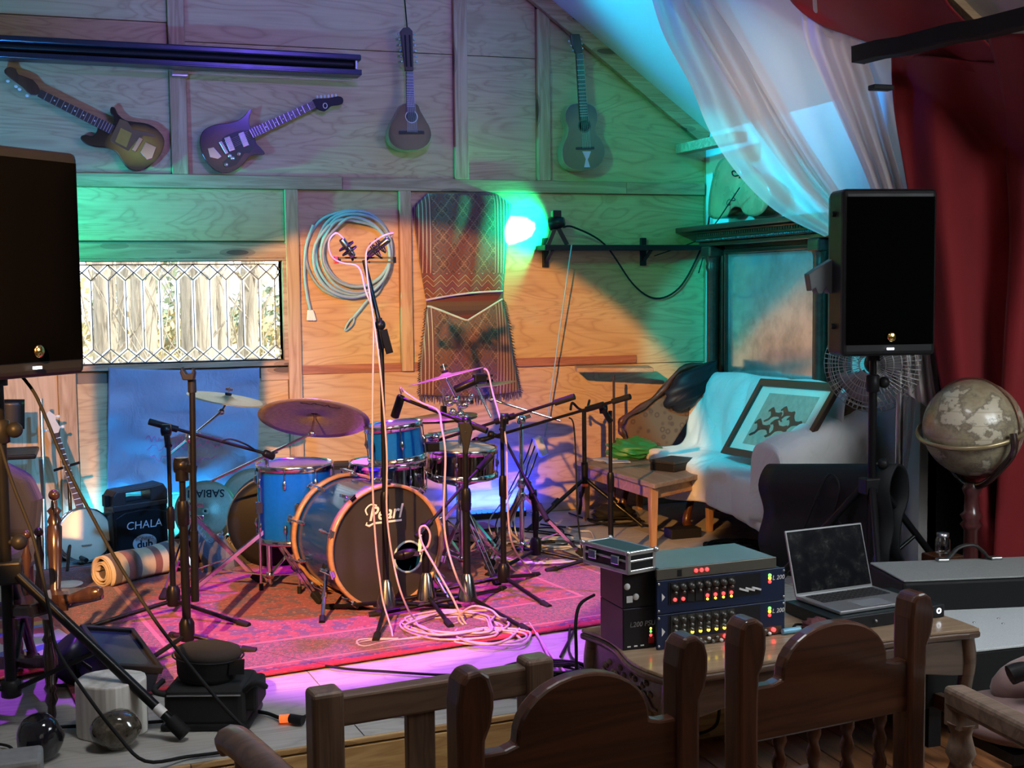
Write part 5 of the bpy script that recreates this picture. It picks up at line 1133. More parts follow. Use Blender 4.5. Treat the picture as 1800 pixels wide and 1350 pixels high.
m = MB(); m.bar(P3(-60, 1168, .1), P3(96, 1162), .035, .035); m.bar(P3(30, 1150, .42), P3(90, 1170), .03, .03); part(m, 'stretcher', PURW, t)
# banjo on its stand
bc = DP(150, 940, 6.62); bn = (-fwdh*.83+rth*.55+V((0, 0, .22))).normalized(); Tj = zframe(bc, bn)
t = thing('banjo', (bc.x, bc.y, 0), 'banjo with a cream skin head leaning on a low stand beside the black hard case', 'banjo')
Rj = .138; m = MB(); m.lathe([(Rj, -.085), (Rj, 0)], 32, Tj, caps=False); m.lathe([(0, -.085), (Rj, -.085)], 32, Tj, caps=False); part(m, 'pot', plain('maple_banjo_rim', (.34, .20, .09), .35, 0, .2, 12, 0, .4), t)
m = MB(); m.lathe([(0, .004), (Rj*.97, .003), (Rj, -.004)], 32, Tj, caps=False); part(m, 'skin_head', plain('cream_skin', (.80, .68, .44), .6, 0, .1, 10), t)
m = MB(); m.lathe([(Rj, -.012), (Rj+.007, -.012), (Rj+.007, .003), (Rj, .004)], 32, Tj, caps=False); m.lathe([(Rj+.004, -.06), (Rj+.012, -.06), (Rj+.012, -.05), (Rj+.004, -.05)], 32, Tj, caps=False); part(m, 'tension_hoop', CHROME, t)
m = MB()
for k in range(24): a = 2*pi*k/24; m.rod(Tj @ V(((Rj+.009)*cos(a), (Rj+.009)*sin(a), -.066)), Tj @ V(((Rj+.009)*cos(a), (Rj+.009)*sin(a), 0)), .0028, 5)
part(m, 'bracket_hooks', CHROME, t, kind='stuff')
n0, n1 = DP(140, 893, 6.66), DP(97, 762, 6.78); nd = (n1-n0).normalized(); sdv = nd.cross(bn).normalized()
m = MB(); m.add([n0+sdv*.022+bn*.012, n0-sdv*.022+bn*.012, n1-sdv*.016+bn*.012, n1+sdv*.016+bn*.012, n0+sdv*.014-bn*.018, n0-sdv*.014-bn*.018, n1-sdv*.012-bn*.01, n1+sdv*.012-bn*.01], [(0, 1, 2, 3), (7, 6, 5, 4), (0, 4, 5, 1), (1, 5, 6, 2), (2, 6, 7, 3), (3, 7, 4, 0)]); part(m, 'neck', plain('cream_banjo_neck', (.46, .34, .20), .4), t, bevel=.004)
m = MB(); m.add([n0+sdv*.020+bn*.0135, n0-sdv*.020+bn*.0135, n1-sdv*.014+bn*.0135, n1+sdv*.014+bn*.0135], [(0, 1, 2, 3)]); part(m, 'fingerboard', EBONY, t, solid=.003)
m = MB()
for k in range(13): c = n0.lerp(n1, (k+.6)/13.5); m.bar(c+sdv*.018+bn*.015, c-sdv*.018+bn*.015, .003, .002, bn)
part(m, 'fret', STEEL, t, kind='stuff')
m = MB(); hp = [n1+nd*x+sdv*y for x, y in ((0, .016), (.03, .034), (.075, .022), (.10, .030), (.135, .004), (.12, -.022), (.075, -.022), (.03, -.034), (0, -.016))]; nn_ = len(hp)
m.add([h+bn*.010 for h in hp]+[h-bn*.006 for h in hp], [tuple(range(nn_)), tuple(range(2*nn_-1, nn_-1, -1))]+[(i, i+nn_, (i+1) % nn_+nn_, (i+1) % nn_) for i in range(nn_)]); part(m, 'headstock', plain('pearl_headstock', (.62, .56, .46), .3), t)
for x, y in ((.03, .048), (.095, .042), (.03, -.048), (.095, -.042)): m = MB(); m.ball(n1+nd*x+sdv*y, (.012, .012, .009), 8, 6); m.rod(n1+nd*x+sdv*y, n1+nd*x+sdv*y*.5, .004, 6); part(m, 'tuning_peg', IVORY, t)
m = MB(); m.box((0, -.055, .010), (.05, .006, .014), Tj); part(m, 'bridge', PINEH, t)
t = thing('banjo_stand', (bc.x, bc.y+.08, 0), 'black tubular stand holding the banjo', 'stand')
m = MB(); m.rod(DP(128, 985, 6.78), DP(120, 822, 6.86), .010, 8); part(m, 'post', BLACKM, t)
m = MB(); m.rod(DP(95, 827, 6.74), DP(140, 813, 6.74), .008, 8); m.rod(DP(118, 820, 6.74), DP(120, 822, 6.86), .008, 8); part(m, 'yoke', BLACKM, t)
for a, b in (((128, 905), (118, 1005)), ((128, 905), (180, 985)), ((128, 930), (165, 970))): m = MB(); m.rod(DP(*a, 6.8), HZ(*b, .012), .009, 8); part(m, 'leg', BLACKM, t)
m = MB(); m.rod(DP(126, 972, 6.75), DP(152, 985, 6.5), .012, 8); part(m, 'cradle_arm', BLACKM, t)
# black hard case
c0, c1_ = HZ(203, 990), HZ(299, 976); cw = (c1_-c0).length; cx_ = (c1_-c0).normalized(); cyv = V((-cx_.y, cx_.x, 0)); Hc = ZAT(c0.lerp(c1_, .5), 856)
Tc = frame(c0, cx_, (0, 0, 1), -cyv)
t = thing('hard_case', c0.lerp(c1_, .5), 'black moulded hard case with CHALA lettering and an oval sticker under the banner', 'case')
k = cw
m = MB(); m.prism([(0, 0), (k, 0), (k, Hc*.72), (k*.94, Hc*.80), (k*.5, Hc*.83), (.06*k, Hc*.80), (0, Hc*.72)], -.16, -.012, Tc); part(m, 'body', BLACK, t, bevel=.012, seg=3)
m = MB(); m.prism([(.03*k, .01), (.97*k, .01), (.97*k, Hc*.62), (.8*k, Hc*.67), (.5*k, Hc*.69), (.2*k, Hc*.67), (.03*k, Hc*.60)], -.014, 0, Tc); part(m, 'front_panel', plain('dark_front_panel', (.007, .007, .009), .5), t, bevel=.006)
m = MB(); ou = [(0, Hc*.70), (k, Hc*.70), (k, Hc*.92), (k*.93, Hc*1.01), (k*.6, Hc*.985), (k*.07, Hc*.97), (0, Hc*.90)]
for poly in ([(0, Hc*.68), (k, Hc*.72), (k, Hc*.80), (0, Hc*.78)], [(0, Hc*.76), (.24*k, Hc*.77), (.24*k, Hc*.975), (.06*k, Hc*.965), (0, Hc*.9)], [(.68*k, Hc*.78), (k, Hc*.79), (k, Hc*.93), (k*.92, Hc*1.02), (.68*k, Hc*.99)], [(.2*k, Hc*.93), (.72*k, Hc*.95), (.72*k, Hc*.995), (.2*k, Hc*.97)]): m.prism(poly, -.15, -.004, Tc)
part(m, 'moulded_handle', plain('moulded_handle_plastic', (.03, .03, .032), .38), t, bevel=.010, seg=3)
for b_, c_q in ((-.012, .83), (-.008, .2)): m = MB(); m.box((b_, Hc*c_q, -.08), (.025, .065, .05), Tc); part(m, 'latch', BLACK, t, bevel=.005)
lettering('CHALA', .060, Tc @ tr(k*.54, Hc*.475, .001), plain('pale_print', (.62, .62, .64), .5), t, name='case_lettering', bold=-.0004, sx=1.02, shear=.08)
STK = plain('silver_sticker', (.42, .42, .42), .4); INK = plain('black_ink', (.012, .012, .012), .6)
m = MB(); m.prism([(k*.54+.066*cos(i*pi/16), Hc*.225+.047*sin(i*pi/16)) for i in range(32)], 0, .0015, Tc); part(m, 'oval_sticker', STK, t)
lettering('BONFIRE', .026, Tc @ tr(k*.54, Hc*.285, .002), INK, t, name='sticker_lettering', bold=-.0004)
lettering('dub', .058, Tc @ tr(k*.54, Hc*.205, .002), INK, t, name='sticker_lettering', bold=.0016)
# two cymbals leaning against the banner wall
def leancym(px, py, d, R, label, txt):
    c = DP(px, py, d); c.z = R*.96+.012; ax = (-fwdh+rth*.08+V((0, 0, .30))).normalized(); T_ = zframe(c, ax)
    t = thingT('leaning_cymbal', T_, label, 'cymbal', 'cymbals standing on the floor')
    m = MB(); m.lathe([(.006, R*.11), (R*.13, R*.07), (R*.17, R*.045), (R*.5, R*.026), (R*.85, R*.006), (R, 0)], 48, caps=False); part(m, 'plate', CYML, t, local=True, solid=.0015)
    if txt: lettering('SABIAN', .062, tr(.0, .104, .0045+.002) @ Matrix.Rotation(pi, 4, 'Z'), INK, t, name='cymbal_lettering', bold=.0008)
    m = MB(); m.rod((0, 0, R*.10), (0, 0, R*.125), .007, 8); part(m, 'centre_hole', RUBBER, t, local=True)
leancym(362, 912, 7.12, .178, 'bronze cymbal with upside down lettering leaning under the banner, next to the hard case', True)
leancym(447, 912, 7.3, .200, 'plain bronze cymbal leaning under the banner, half behind the drum case', False)
# blue LED bars along the foot of the wall
for i, (x0, y0, x1, y1, lab) in enumerate(((108, 986, 196, 976, 'glowing blue light bar on the floor behind the banjo'), (296, 962, 330, 958, 'glowing blue light bar on the floor, right of the hard case'), (396, 951, 432, 946, 'glowing blue light bar on the floor under the leaning cymbals'), (815, 913, 922, 906, 'glowing deep blue light bar on the floor behind the drum throne'))):
    a, b = HZ(x0, y0), HZ(x1, y1); a.y = min(a.y, -.09); b.y = min(b.y, -.09); t = thing('light_bar', a.lerp(b, .5), lab, 'light', 'blue light bars on the floor')
    m = MB(); m.bar(a+V((0, 0, .02)), b+V((0, 0, .02)), .05, .036); part(m, 'housing', BLACK, t, bevel=.004)
    m = MB(); n_ = max(3, int((b-a).length/.035))
    for k in range(n_): c = a.lerp(b, (k+.5)/n_); m.box((c.x, c.y-.004, .046), (.024, .03, .016))
    part(m, 'diode_row', LEDB if i < 3 else LEDDB, t)
    area('light_bar_glow', (a.lerp(b, .5).x, -.075, .08), (a.lerp(b, .5).x, .4, .5), (.02, .42, 1) if i < 3 else (.008, .02, 1), (7, 4, 5, 26)[i], max(.2, (b-a).length), .02)
# rolled and heaped rug
ra, rb = HZ(178, 1037)+V((0, 0, .088)), HZ(318, 1003)+V((0, 0, .085)); rx = (rb-ra).normalized(); ry = V((0, 0, 1)); rz_ = rx.cross(ry)
KROLL = stripes('banded_kilim_roll', 'x', [(.46, .34, .20), (.20, .07, .05), (.50, .40, .26), (.09, .07, .07), (.42, .32, .18), (.24, .08, .06), (.10, .08, .08), (.48, .36, .20)], 3.0, .03)
t = thing('rolled_rug', ra.lerp(rb, .5)-V((0, 0, .085)), 'rolled patterned kilim rug lying on the red rug in front of the hard case', 'rug', None, atan2(rx.y, rx.x))
Lr = (rb-ra).length
def roll(u, v):
    a = u*2*pi*3.6; r = .030+.056*u+.004*sin(9*v+3*a*.2); return ((v-.5)*Lr, r*cos(a), .086+r*sin(a)-(.006 if u > .8 else 0))
m = MB(); m.grid(110, 12, roll); part(m, 'roll', KROLL, t, local=True, solid=.006)
hx0, hx1 = HZ(318, 1003), HZ(452, 975)
def heap(u, v):
    c = hx0.lerp(hx1, u); w_ = .17; h = (.155*sin(pi*v)**.7)*(1+.25*sin(5*u+1)+.2*sin(11*u*(1+v)))*(1-.35*u); return c+V((-.02, .0, 0))+V((-rz_.x, -rz_.y, 0))*((v-.35)*-w_*2.0)+V((0, 0, max(.004, h)))
m = MB(); m.grid(34, 18, heap); o = single(m, 'heaped_rug', stripes('dark_pattern_rug', 'x', [(.06, .06, .075), (.10, .10, .12), (.16, .15, .14), (.05, .05, .065)], 5., .2), 'dark patterned rug heaped beside the rolled kilim, its pale fringe up', 'rug', solid=.008)
m = MB(); rr = random.Random(2)
for k in range(120): c = heap(k/119, .62); m.tube([c, c+V((rr.uniform(-.02, .02), rr.uniform(-.02, .02), rr.uniform(.015, .035)))], .0028, 4)
fr_ = part(m, 'fringe', plain('pale_rug_fringe', (.40, .38, .37), .95), o, kind='stuff')
# floodlight on the floor
fc = DP(212, 1140, 4.5); fn_ = (rth*.55-fwdh*.35+V((0, 0, .78))).normalized(); fu = (DP(236, 1176, 4.38)-DP(184, 1103, 4.62)).normalized(); fn_ = (fn_-fu*fn_.dot(fu)).normalized(); fs = fu.cross(fn_).normalized(); Tf = frame(fc, fs, fu, fn_)
t = thing('floodlight', (fc.x, fc.y, 0), 'black rectangular LED floodlight tilted on the floor behind the white log', 'stage light')
m = MB(); m.box((0, 0, -.07), (.20, .30, .12), Tf); part(m, 'housing', plain('dark_blue_housing', (.012, .016, .03), .4), t, bevel=.01)
m = MB(); m.ring_prism([(-.105, -.155), (.105, -.155), (.105, .155), (-.105, .155)], [(-.085, -.135), (.085, -.135), (.085, .135), (-.085, .135)], -.015, .012, Tf); part(m, 'bezel', BLACK, t, bevel=.003)
m = MB(); m.box((0, 0, -.003), (.17, .27, .006), Tf); part(m, 'lens_panel', plain('dark_glossy_lens', (.02, .03, .07), .12, .2), t)
m = MB()
for k in range(7): m.box((-.08, -.12+.04*k, -.15), (.03, .012, .05), Tf); m.box((.04, -.12+.04*k, -.15), (.10, .012, .05), Tf)
part(m, 'heat_fin', BLACK, t)
m = MB(); s0_ = Tf @ V((-.125, 0, -.06)); s1__ = Tf @ V((.125, 0, -.06)); g0, g1 = HZ(150, 1215, .01), HZ(232, 1225, .01); m.tube([s0_, s0_.lerp(g0, .5)+V((0, 0, -.01)), g0, g1, s1__.lerp(g1, .5), s1__], .011, 6); part(m, 'yoke', BLACKM, t)
f2c = DP(118, 1150, 4.55); m = MB(); Tq = zframe(f2c, (-rth*.6+V((0, 0, .7))-fwdh*.3)); m.lathe([(0, -.1), (.075, -.1), (.085, 0), (.085, .03), (.07, .035), (0, .03)], 22, Tq)
t2_ = thing('par_can', (f2c.x, f2c.y, 0), 'round black par can lamp lying behind the floodlight at lower left', 'stage light'); part(m, 'can', plain('blue_black_can', (.012, .018, .03), .4), t2_)
m = MB(); m.tube([Tq @ V((.095, 0, 0)), HZ(148, 1205, .01), HZ(95, 1205, .01), Tq @ V((-.095, 0, 0))], .009, 6); part(m, 'yoke', BLACKM, t2_)
# black bags
bb = HZ(362, 1283)+fwdh*.10; wb = .145
t = thing('equipment_bag', (bb.x, bb.y, 0), 'black rectangular padded bag on the stage edge, under the round black bag', 'bag'); Tg = frame((bb.x, bb.y, 0), rth, fwdh, (0, 0, 1))
m = MB(); m.box((0, 0, .075), (wb*2-.02, .23, .135), Tg); part(m, 'body', BAGBLK, t, bevel=.025, seg=3)
m = MB(); m.box((0, 0, .012), (wb*2, .24, .024), Tg); part(m, 'base', BLACK, t, bevel=.008)
m = MB(); m.box((.145, -.02, .10), (.05, .16, .085), Tg); part(m, 'side_pocket', BAGBLK, t, bevel=.012)
m = MB(); m.tube(spline([Tg @ V(p_) for p_ in ((.13, -.1, .13), (.17, -.11, .16), (.19, -.06, .13), (.17, 0, .12))], 4), .010, 6); m.tube(spline([Tg @ V(p_) for p_ in ((-.13, -.1, .12), (-.16, -.12, .14), (-.15, -.05, .15))], 4), .010, 6); part(m, 'strap', BAGBLK, t)
m = MB(); m.tube([Tg @ V(p_) for p_ in ((-.12, -.118, .12), (.12, -.118, .12))], .003, 5); part(m, 'zip', STEEL, t)
t = thing('round_bag', (bb.x, bb.y, .142), 'round black padded bag standing on the rectangular bag', 'bag')
m = MB(); hb_ = ZAT(bb, 1130)-.15; Tq = tr(bb.x-.015, bb.y, .147) @ Matrix.Rotation(radians(4), 4, 'Y'); m.lathe([(0, 0), (.092, .0), (.098, .015), (.105, hb_*.62), (.107, hb_*.68)], 30, Tq); part(m, 'body', BAGBLK, t)
m = MB(); m.lathe([(.109, hb_*.68), (.111, hb_*.74), (.104, hb_*.88), (.07, hb_*.98), (0, hb_)], 30, Tq); part(m, 'lid', BAGBLK, t)
m = MB(); m.lathe([(.113, hb_*.665), (.119, hb_*.67), (.119, hb_*.69), (.113, hb_*.695)], 30, Tq, caps=False); part(m, 'zip', BLACK, t)
m = MB(); m.box((.085, -.085, hb_*.5), (.05, .008, .05), Tq @ rotz(radians(40)) if False else Tq); part(m, 'tag', BLACK, t)
# pale log, two polished stones, stone block
NTl = NT('pale_log_wood'); x, y, z = NTl.xyz(); nn_ = NTl.noise(NTl.scl(NTl.coord(), (26, 26, 1.5)), 1., 4.); LOGM = NTl.fin(NTl.ramp(nn_, [(.3, (.46, .43, .38)), (.6, (.74, .71, .66)), (.8, (.56, .53, .47))]), .6); NTl.bump(nn_, .004, .7)
lc = HZ(180, 1306)+fwdh*.10; hl = ZAT(lc, 1192); rr = random.Random(6)
out = [(.112*(1+.06*sin(3*a)+.05*cos(5*a+1))*cos(a), .105*(1+.05*sin(4*a))*sin(a)) for a in [2*pi*i/22 for i in range(22)]]
m = MB(); m.prism(out, 0, hl, frame((lc.x, lc.y, 0), rth, fwdh, (0, 0, 1))); single(m, 'pale_log', LOGM, 'short pale upright log at lower left, beside the smoky stone', 'log', bevel=.006)
def rock(px, py, d, r, m_, label, seed):
    rr = random.Random(seed); ns = [(V((rr.gauss(0, 1), rr.gauss(0, 1), rr.gauss(0, 1))).normalized(), rr.uniform(.82, 1.0)) for _ in range(16)]
    c = HZ(px, py); c += fwdh*r[1]*.8
    def fn(d_): return min([1.0]+[h/max(.2, d_.dot(n)) for n, h in ns if d_.dot(n) > .6])
    m = MB(); m.ball((c.x, c.y, r[2]*.9), r, 28, 18, None, fn); single(m, 'polished_stone', m_, label, 'stone')
sm = NT('smoky_quartz'); n_ = sm.noise(scale=22., detail=5., rough=.7); sm.b.inputs['Coat Weight'].default_value = 1; SMOKE = sm.fin(sm.ramp(n_, [(.35, (.02, .017, .012)), (.6, (.09, .075, .055)), (.8, (.28, .25, .2))]), .12)
rock(195, 1326, 3.83, (.080, .07, .066), SMOKE, 'glassy brown smoky stone on the stage edge in front of the pale log', 3)
rock(60, 1348, 3.75, (.072, .07, .078), plain('dark_obsidian', (.010, .010, .014), .12, 0, .4, 20, .002, 1), 'dark glossy stone on the stage edge, left of the smoky stone', 5)
m = MB(); c = HZ(22, 1380); m.box((c.x, c.y, .045), (.17, .14, .09)); single(m, 'stone_block', plain('rough_grey_stone', (.20, .20, .20), .7, 0, .4, 25, .003), 'grey stone block in the lower left corner', 'stone', bevel=.012)

a0_, a1_ = HZ(585, 943), HZ(640, 941); xx_ = (a1_-a0_).normalized(); yy_ = V((-xx_.y, xx_.x, 0)); ha_ = ZAT(a0_, 817); Tq = frame(a0_, xx_, yy_, (0, 0, 1))
t = thing('small_amplifier', a0_, 'small black amplifier box by the wall, between the floor tom and the snare', 'amplifier')
m = MB(); m.box2((-.05, .02, 0), (.36, .17, ha_), Tq); part(m, 'cabinet', BLACK, t, bevel=.008)
m = MB(); m.box2((-.03, .012, .02), (.34, .022, ha_*.72), Tq); part(m, 'grille', GRILLE, t)
m = MB(); m.box2((-.04, .012, ha_*.76), (.35, .022, ha_*.92), Tq); part(m, 'control_panel', plain('dark_navy_panel', (.03, .04, .10), .4), t)
m = MB(); c = HZ(118, 1040); m.lathe([(0, 0), (.045, 0), (.075, .014), (.073, .017), (.04, .004), (0, .004)], 24, tr(c.x, c.y, .022)); single(m, 'white_plate', plain('white_china', (.8, .8, .78), .25), 'white plate lying on the rug beside the turned wood chair', 'plate')
# ---------------------------------------------------------------- right corner: mirror, cello, sofa
def rw(px, py, off): q = WX(px, py, XR-off); return -q.y, q.z       # along the right wall (towards the viewer) and up
RW = frame((XR, 0, 0), (0, -1, 0), (0, 0, 1), (-1, 0, 0))
TEALW = wood('dark_carved_frame', 'y', (.035, .022, .016), (.018, .011, .008), .28, 1, False, .5)
s0_, zc0 = rw(1262, 432, .10); s1_ = 1.62; zc1 = rw(1262, 396, .10)[1]; gl = rw(1281, 520, .03)[0]; gtop = rw(1283, 446, .03)[1]
sL = rw(1246, 560, .06)[0]; sL = max(.02, sL); zb0 = .12; gr = gl+1.02
t = thing('mirror_cabinet', (XR-.05, -(sL+gr)/2, 0), 'tall dark carved wooden mirror frame with a moulded cornice and hazy glass', 'mirror')
m = MB(); m.box2((sL, zb0, .002), (gr+.30, zc0, .03), RW); part(m, 'back_panel', TEALW, t)
m = MB(); m.box2((gl, .5, .03), (gr, gtop, .034), RW)
mt = NT('hazy_mirror'); n_ = mt.noise(scale=3.2, detail=6., rough=.7); n2_ = mt.noise(mt.scl(mt.coord(), (1, 3, 14)), 2.2, 4.); mt.b.inputs['Specular IOR Level'].default_value = .5
dirt = mt.math('MULTIPLY', mt.math('SUBTRACT', n_, .44, clamp=True), 4., clamp=True)
MIR = mt.fin(mt.mix(dirt, (.82, .84, .84), (.42, .44, .43)), mt.math('MULTIPLY_ADD', n_, .22, .05), .82); part(m, 'mirror_glass', MIR, t)
m = MB(); m.ring_prism([(gl-.03, .47), (gr+.03, .47), (gr+.03, gtop+.03), (gl-.03, gtop+.03)], [(gl, .5), (gr, .5), (gr, gtop), (gl, gtop)], .03, .05, RW); m.ring_prism([(gl-.015, .485), (gr+.015, .485), (gr+.015, gtop+.015), (gl-.015, gtop+.015)], [(gl, .5), (gr, .5), (gr, gtop), (gl, gtop)], .05, .058, RW); part(m, 'glass_moulding', TEALW, t, bevel=.004)
for c in ((sL+gl)/2-.005, gr+.13):
    hw = (gl-sL)/2-.03; m = MB(); m.lathe([(.048, zb0+.25), (.052, zb0+.28), (.040, zb0+.31), (.038, zc0-.16), (.046, zc0-.13), (.040, zc0-.11), (.055, zc0-.06)], 18, tr(XR-.085, -c, 0)); part(m, 'column', TEALW, t)
    m = MB(); m.box2((c-.065, zb0, .03), (c+.065, zb0+.26, .14), RW); part(m, 'plinth', TEALW, t, bevel=.006)
    m = MB(); m.box2((c-.06, zc0-.07, .03), (c+.06, zc0, .14), RW); part(m, 'capital', TEALW, t, bevel=.01)
    for k in (-.055, .058): m = MB(); m.box2((c+k-.012, zb0+.26, .03), (c+k+.012, zc0-.06, .055), RW); part(m, 'fillet', TEALW, t, bevel=.004)
hz_ = zc1-zc0
for i, (a, b, pr) in enumerate(((0, .22, .13), (.22, .34, .155), (.34, .62, .145), (.62, .74, .175), (.74, 1.0, .215))):
    m = MB(); m.box2((sL-.005 if i < 4 else .004, zc0+hz_*a, .0), (gr+.27+pr*.2, zc0+hz_*b, pr), RW); part(m, 'cornice_board', TEALW, t, bevel=.006)
m = MB(); k = .03
while k < gr+.25: m.box((sL+k, zc0+hz_*.56, .152), (.016, .018, .014), RW); k += .028
part(m, 'dentil', TEALW, t, kind='stuff')
m = MB(); k = .03
while k < gr+.25: m.ball((sL+k, zc0+hz_*.29, .158), (.009, .011, .007), 6, 4, RW); k += .020
part(m, 'bead_moulding', TEALW, t, kind='stuff')
# cello body lying on the cornice
def cv(p): return (1220+p[0]*.34076, 240+p[1]*.34076)
OC = .16
cel = [(76, 392), (86, 414), (122, 424), (164, 411), (178, 398), (190, 375), (216, 361), (246, 373), (257, 396), (300, 410), (346, 394), (380, 345), (392, 295), (372, 240), (335, 205), (296, 190), (268, 206), (246, 206), (236, 165), (196, 122), (160, 113), (126, 140), (100, 210), (82, 300)]
P = smooth2([rw(*cv(p), OC) for p in cel], 3); zlow = min(q[1] for q in P); P = [(a, b+max(0, zc1+.004-zlow)) for a, b in P]; dz_ = max(0, zc1+.004-zlow)
cs = sum(p[0] for p in P)/len(P)
t = thing('cello_body', (XR-.1, -cs, zc1), 'old cello body without a neck, lying on its side on top of the mirror cornice', 'cello')
CELM = plain('worn_cello_varnish', (.30, .20, .09), .28, 0, .55, 7, .001, .7)
m = MB(); m.prism(P, OC-.10, OC-.004, RW); part(m, 'ribs', plain('cello_ribs', (.20, .10, .04), .3, 0, .3, 10, 0, .6), t, bevel=.004)
cx0, cz0 = cs, sum(p[1] for p in P)/len(P)
m = MB(); n_ = len(P); m.add([RW @ V((cx0+(a-cx0)*k, cz0+(b-cz0)*k, OC-.004+h)) for k, h in ((1.025, 0), (1.025, .004), (.9, .007), (.55, .016), (.02, .022)) for a, b in P], [(r*n_+i, r*n_+(i+1) % n_, (r+1)*n_+(i+1) % n_, (r+1)*n_+i) for r in range(4) for i in range(n_)], True); part(m, 'top_plate', CELM, t)
for px, py, sg in ((226, 192, 1), (200, 338, -1)):
    m = MB(); c = [cv((px+dx, py+sg*dy)) for dx, dy in ((16, 22), (24, 12), (10, 8), (-6, 12), (-16, 6), (-20, -10), (-8, -16), (-2, -8))]
    m.tube(spline([RW @ V((*[v+e for v, e in zip(rw(*q, OC), (0, dz_))], OC+.012)) for q in c], 4), .0055, 5, flat=.6); part(m, 'sound_hole', RUBBER, t)
# sofa along the wall, under a white throw
SY0, SY1, SX0 = -.34, -1.95, .78
t = thing('sofa', (1.0, -1.15, 0), 'antique sofa covered with a crumpled white throw, below the dark mirror', 'sofa')
FLOR = NT('brown_floral_upholstery'); v_ = FLOR.voro(None, 22., 'F1', 0, 1.); FLORM = FLOR.fin(FLOR.ramp(v_, [(.1, (.16, .09, .05)), (.3, (.07, .04, .03)), (.5, (.13, .08, .05))]), .85)
m = MB(); m.box2((SX0+.04, SY1, .20), (1.28, SY0, .38)); part(m, 'base', FLORM, t, bevel=.03)
m = MB(); m.box2((1.14, SY1, .36), (1.29, SY0, .84)); part(m, 'back', FLORM, t, bevel=.04)
prof = [(1.30, .70), (1.29, .82), (1.235, .875), (1.165, .83), (1.12, .68), (1.085, .52), (1.05, .445), (.96, .435), (.87, .425), (.80, .415), (.772, .385), (.762, .30), (.756, .19)]
pl_ = spline([(a, 0, b) for a, b in prof], 4)
def throw(u, v):
    y = SY0+.02+(SY1-SY0-.04)*u; i = v*(len(pl_)-1); k = min(int(i), len(pl_)-2); q = pl_[k].lerp(pl_[k+1], i-k)
    up_ = max(0, (.45-v))/.45; wv = sin(u*26+v*7)*.010+sin(u*11-v*15)*.012+sin(u*47+v*3)*.004
    hump = up_*(.07*sin(pi*u)**2+.03*sin(u*9+.6))*(1 if v < .4 else .5); dn = max(0, v-.86)/.14
    return V((q.x-abs(wv)*1.2-.014, y+.012*sin(v*18+u*5), q.z+hump+wv*(.8 if .42 < v < .85 else .3)-.03*dn*sin(u*8)))
m = MB(); m.grid(90, 60, throw); part(m, 'white_throw', SOFACLOTH, t, solid=.006)
ARM = [WY(px, py, .27) for px, py in ((1093, 750), (1098, 736), (1130, 716), (1163, 690), (1196, 652), (1240, 645), (1252, 690), (1205, 735), (1170, 790), (1112, 795), (1100, 770))]
m = MB(); m.prism([(p.x, p.z) for p in ARM], .25, .33, W0); part(m, 'arm', FLORM, t, bevel=.015)
m = MB(); m.tube(spline([WY(px, py, .345) for px, py in ((1104, 790), (1098, 768), (1090, 752), (1097, 735), (1130, 714), (1163, 688), (1196, 650), (1235, 640))], 4), [.018+.006*sin(i*1.3) for i in range(29)], 8); part(m, 'carved_rail', DARKWX, t)
for px, py, yy in ((1100, 898, .36), (1212, 928, .80)): 
    b_ = HZ(px, py); m = MB(); m.tube(spline([b_+V((0, 0, .0)), b_+V((-.03, -.02, .05)), b_+V((.0, 0, .13)), b_+V((.03, .01, .22)), b_+V((.03, .01, .26))], 4), [.03-.001*i for i in range(17)], 9); part(m, 'leg', DARKW, t)
for x, y in ((1.24, SY0-.06), (1.24, SY1+.06), (.86, SY1+.08)): m = MB(); m.tube([(x, y, 0), (x, y, .22)], [.02, .03], 8); part(m, 'leg', DARKW, t)
m = MB(); m.box2((.80, SY1-.02, .36), (1.25, SY1+.17, .60)); part(m, 'right_arm', FLORM, t, bevel=.05)
ya = SY1+.075; AP = spline([(ya-.165, 0, .26), (ya-.155, 0, .50), (ya-.11, 0, .605), (ya, 0, .635), (ya+.10, 0, .61), (ya+.145, 0, .54), (ya+.15, 0, .42)], 5)
def armcloth(u, v):
    q = AP[min(len(AP)-1, int(round(v*(len(AP)-1))))]; r = .006*sin(u*24+v*5)+.006*sin(u*9-v*17)
    return V((.742+.52*u, q.x+r, q.z+.17*u+(.008*sin(u*19+v*8))))
m = MB(); m.grid(34, len(AP), armcloth); P0 = [V((.742, q.x, q.z)) for q in AP]
part(m, 'arm_throw', SOFACLOTH, t, solid=.006)
m = MB(); m.grid(len(AP), 14, lambda u, v: V((.738-.014*v-.010*sin(u*19)*v, AP[min(len(AP)-1, int(round(u*(len(AP)-1))))].x, AP[min(len(AP)-1, int(round(u*(len(AP)-1))))].z*(1-v)+.22*v if AP[min(len(AP)-1, int(round(u*(len(AP)-1))))].z > .22 else .22))); part(m, 'hanging_throw', SOFACLOTH, t, solid=.006)
m = MB(); k_ = [WY(px, py, .40) for px, py in ((1168, 700), (1196, 655), (1225, 640), (1250, 662), (1252, 700), (1200, 712))]; kc = sum(k_, V((0, 0, 0)))/6
m.ball((0, 0, 0), (.21, .10, .07), 24, 14, frame(kc, V((.80, -.1, .60)).normalized(), V((-.6, 0, .8)), V((-.05, -1, 0))), lambda d: 1+.12*sin(d.x*6+d.y*9)); single(m, 'cushion', plain('black_leather', (.012, .01, .014), .5, 0, .3, 10), 'black cushion on the left corner of the sofa back', 'cushion')
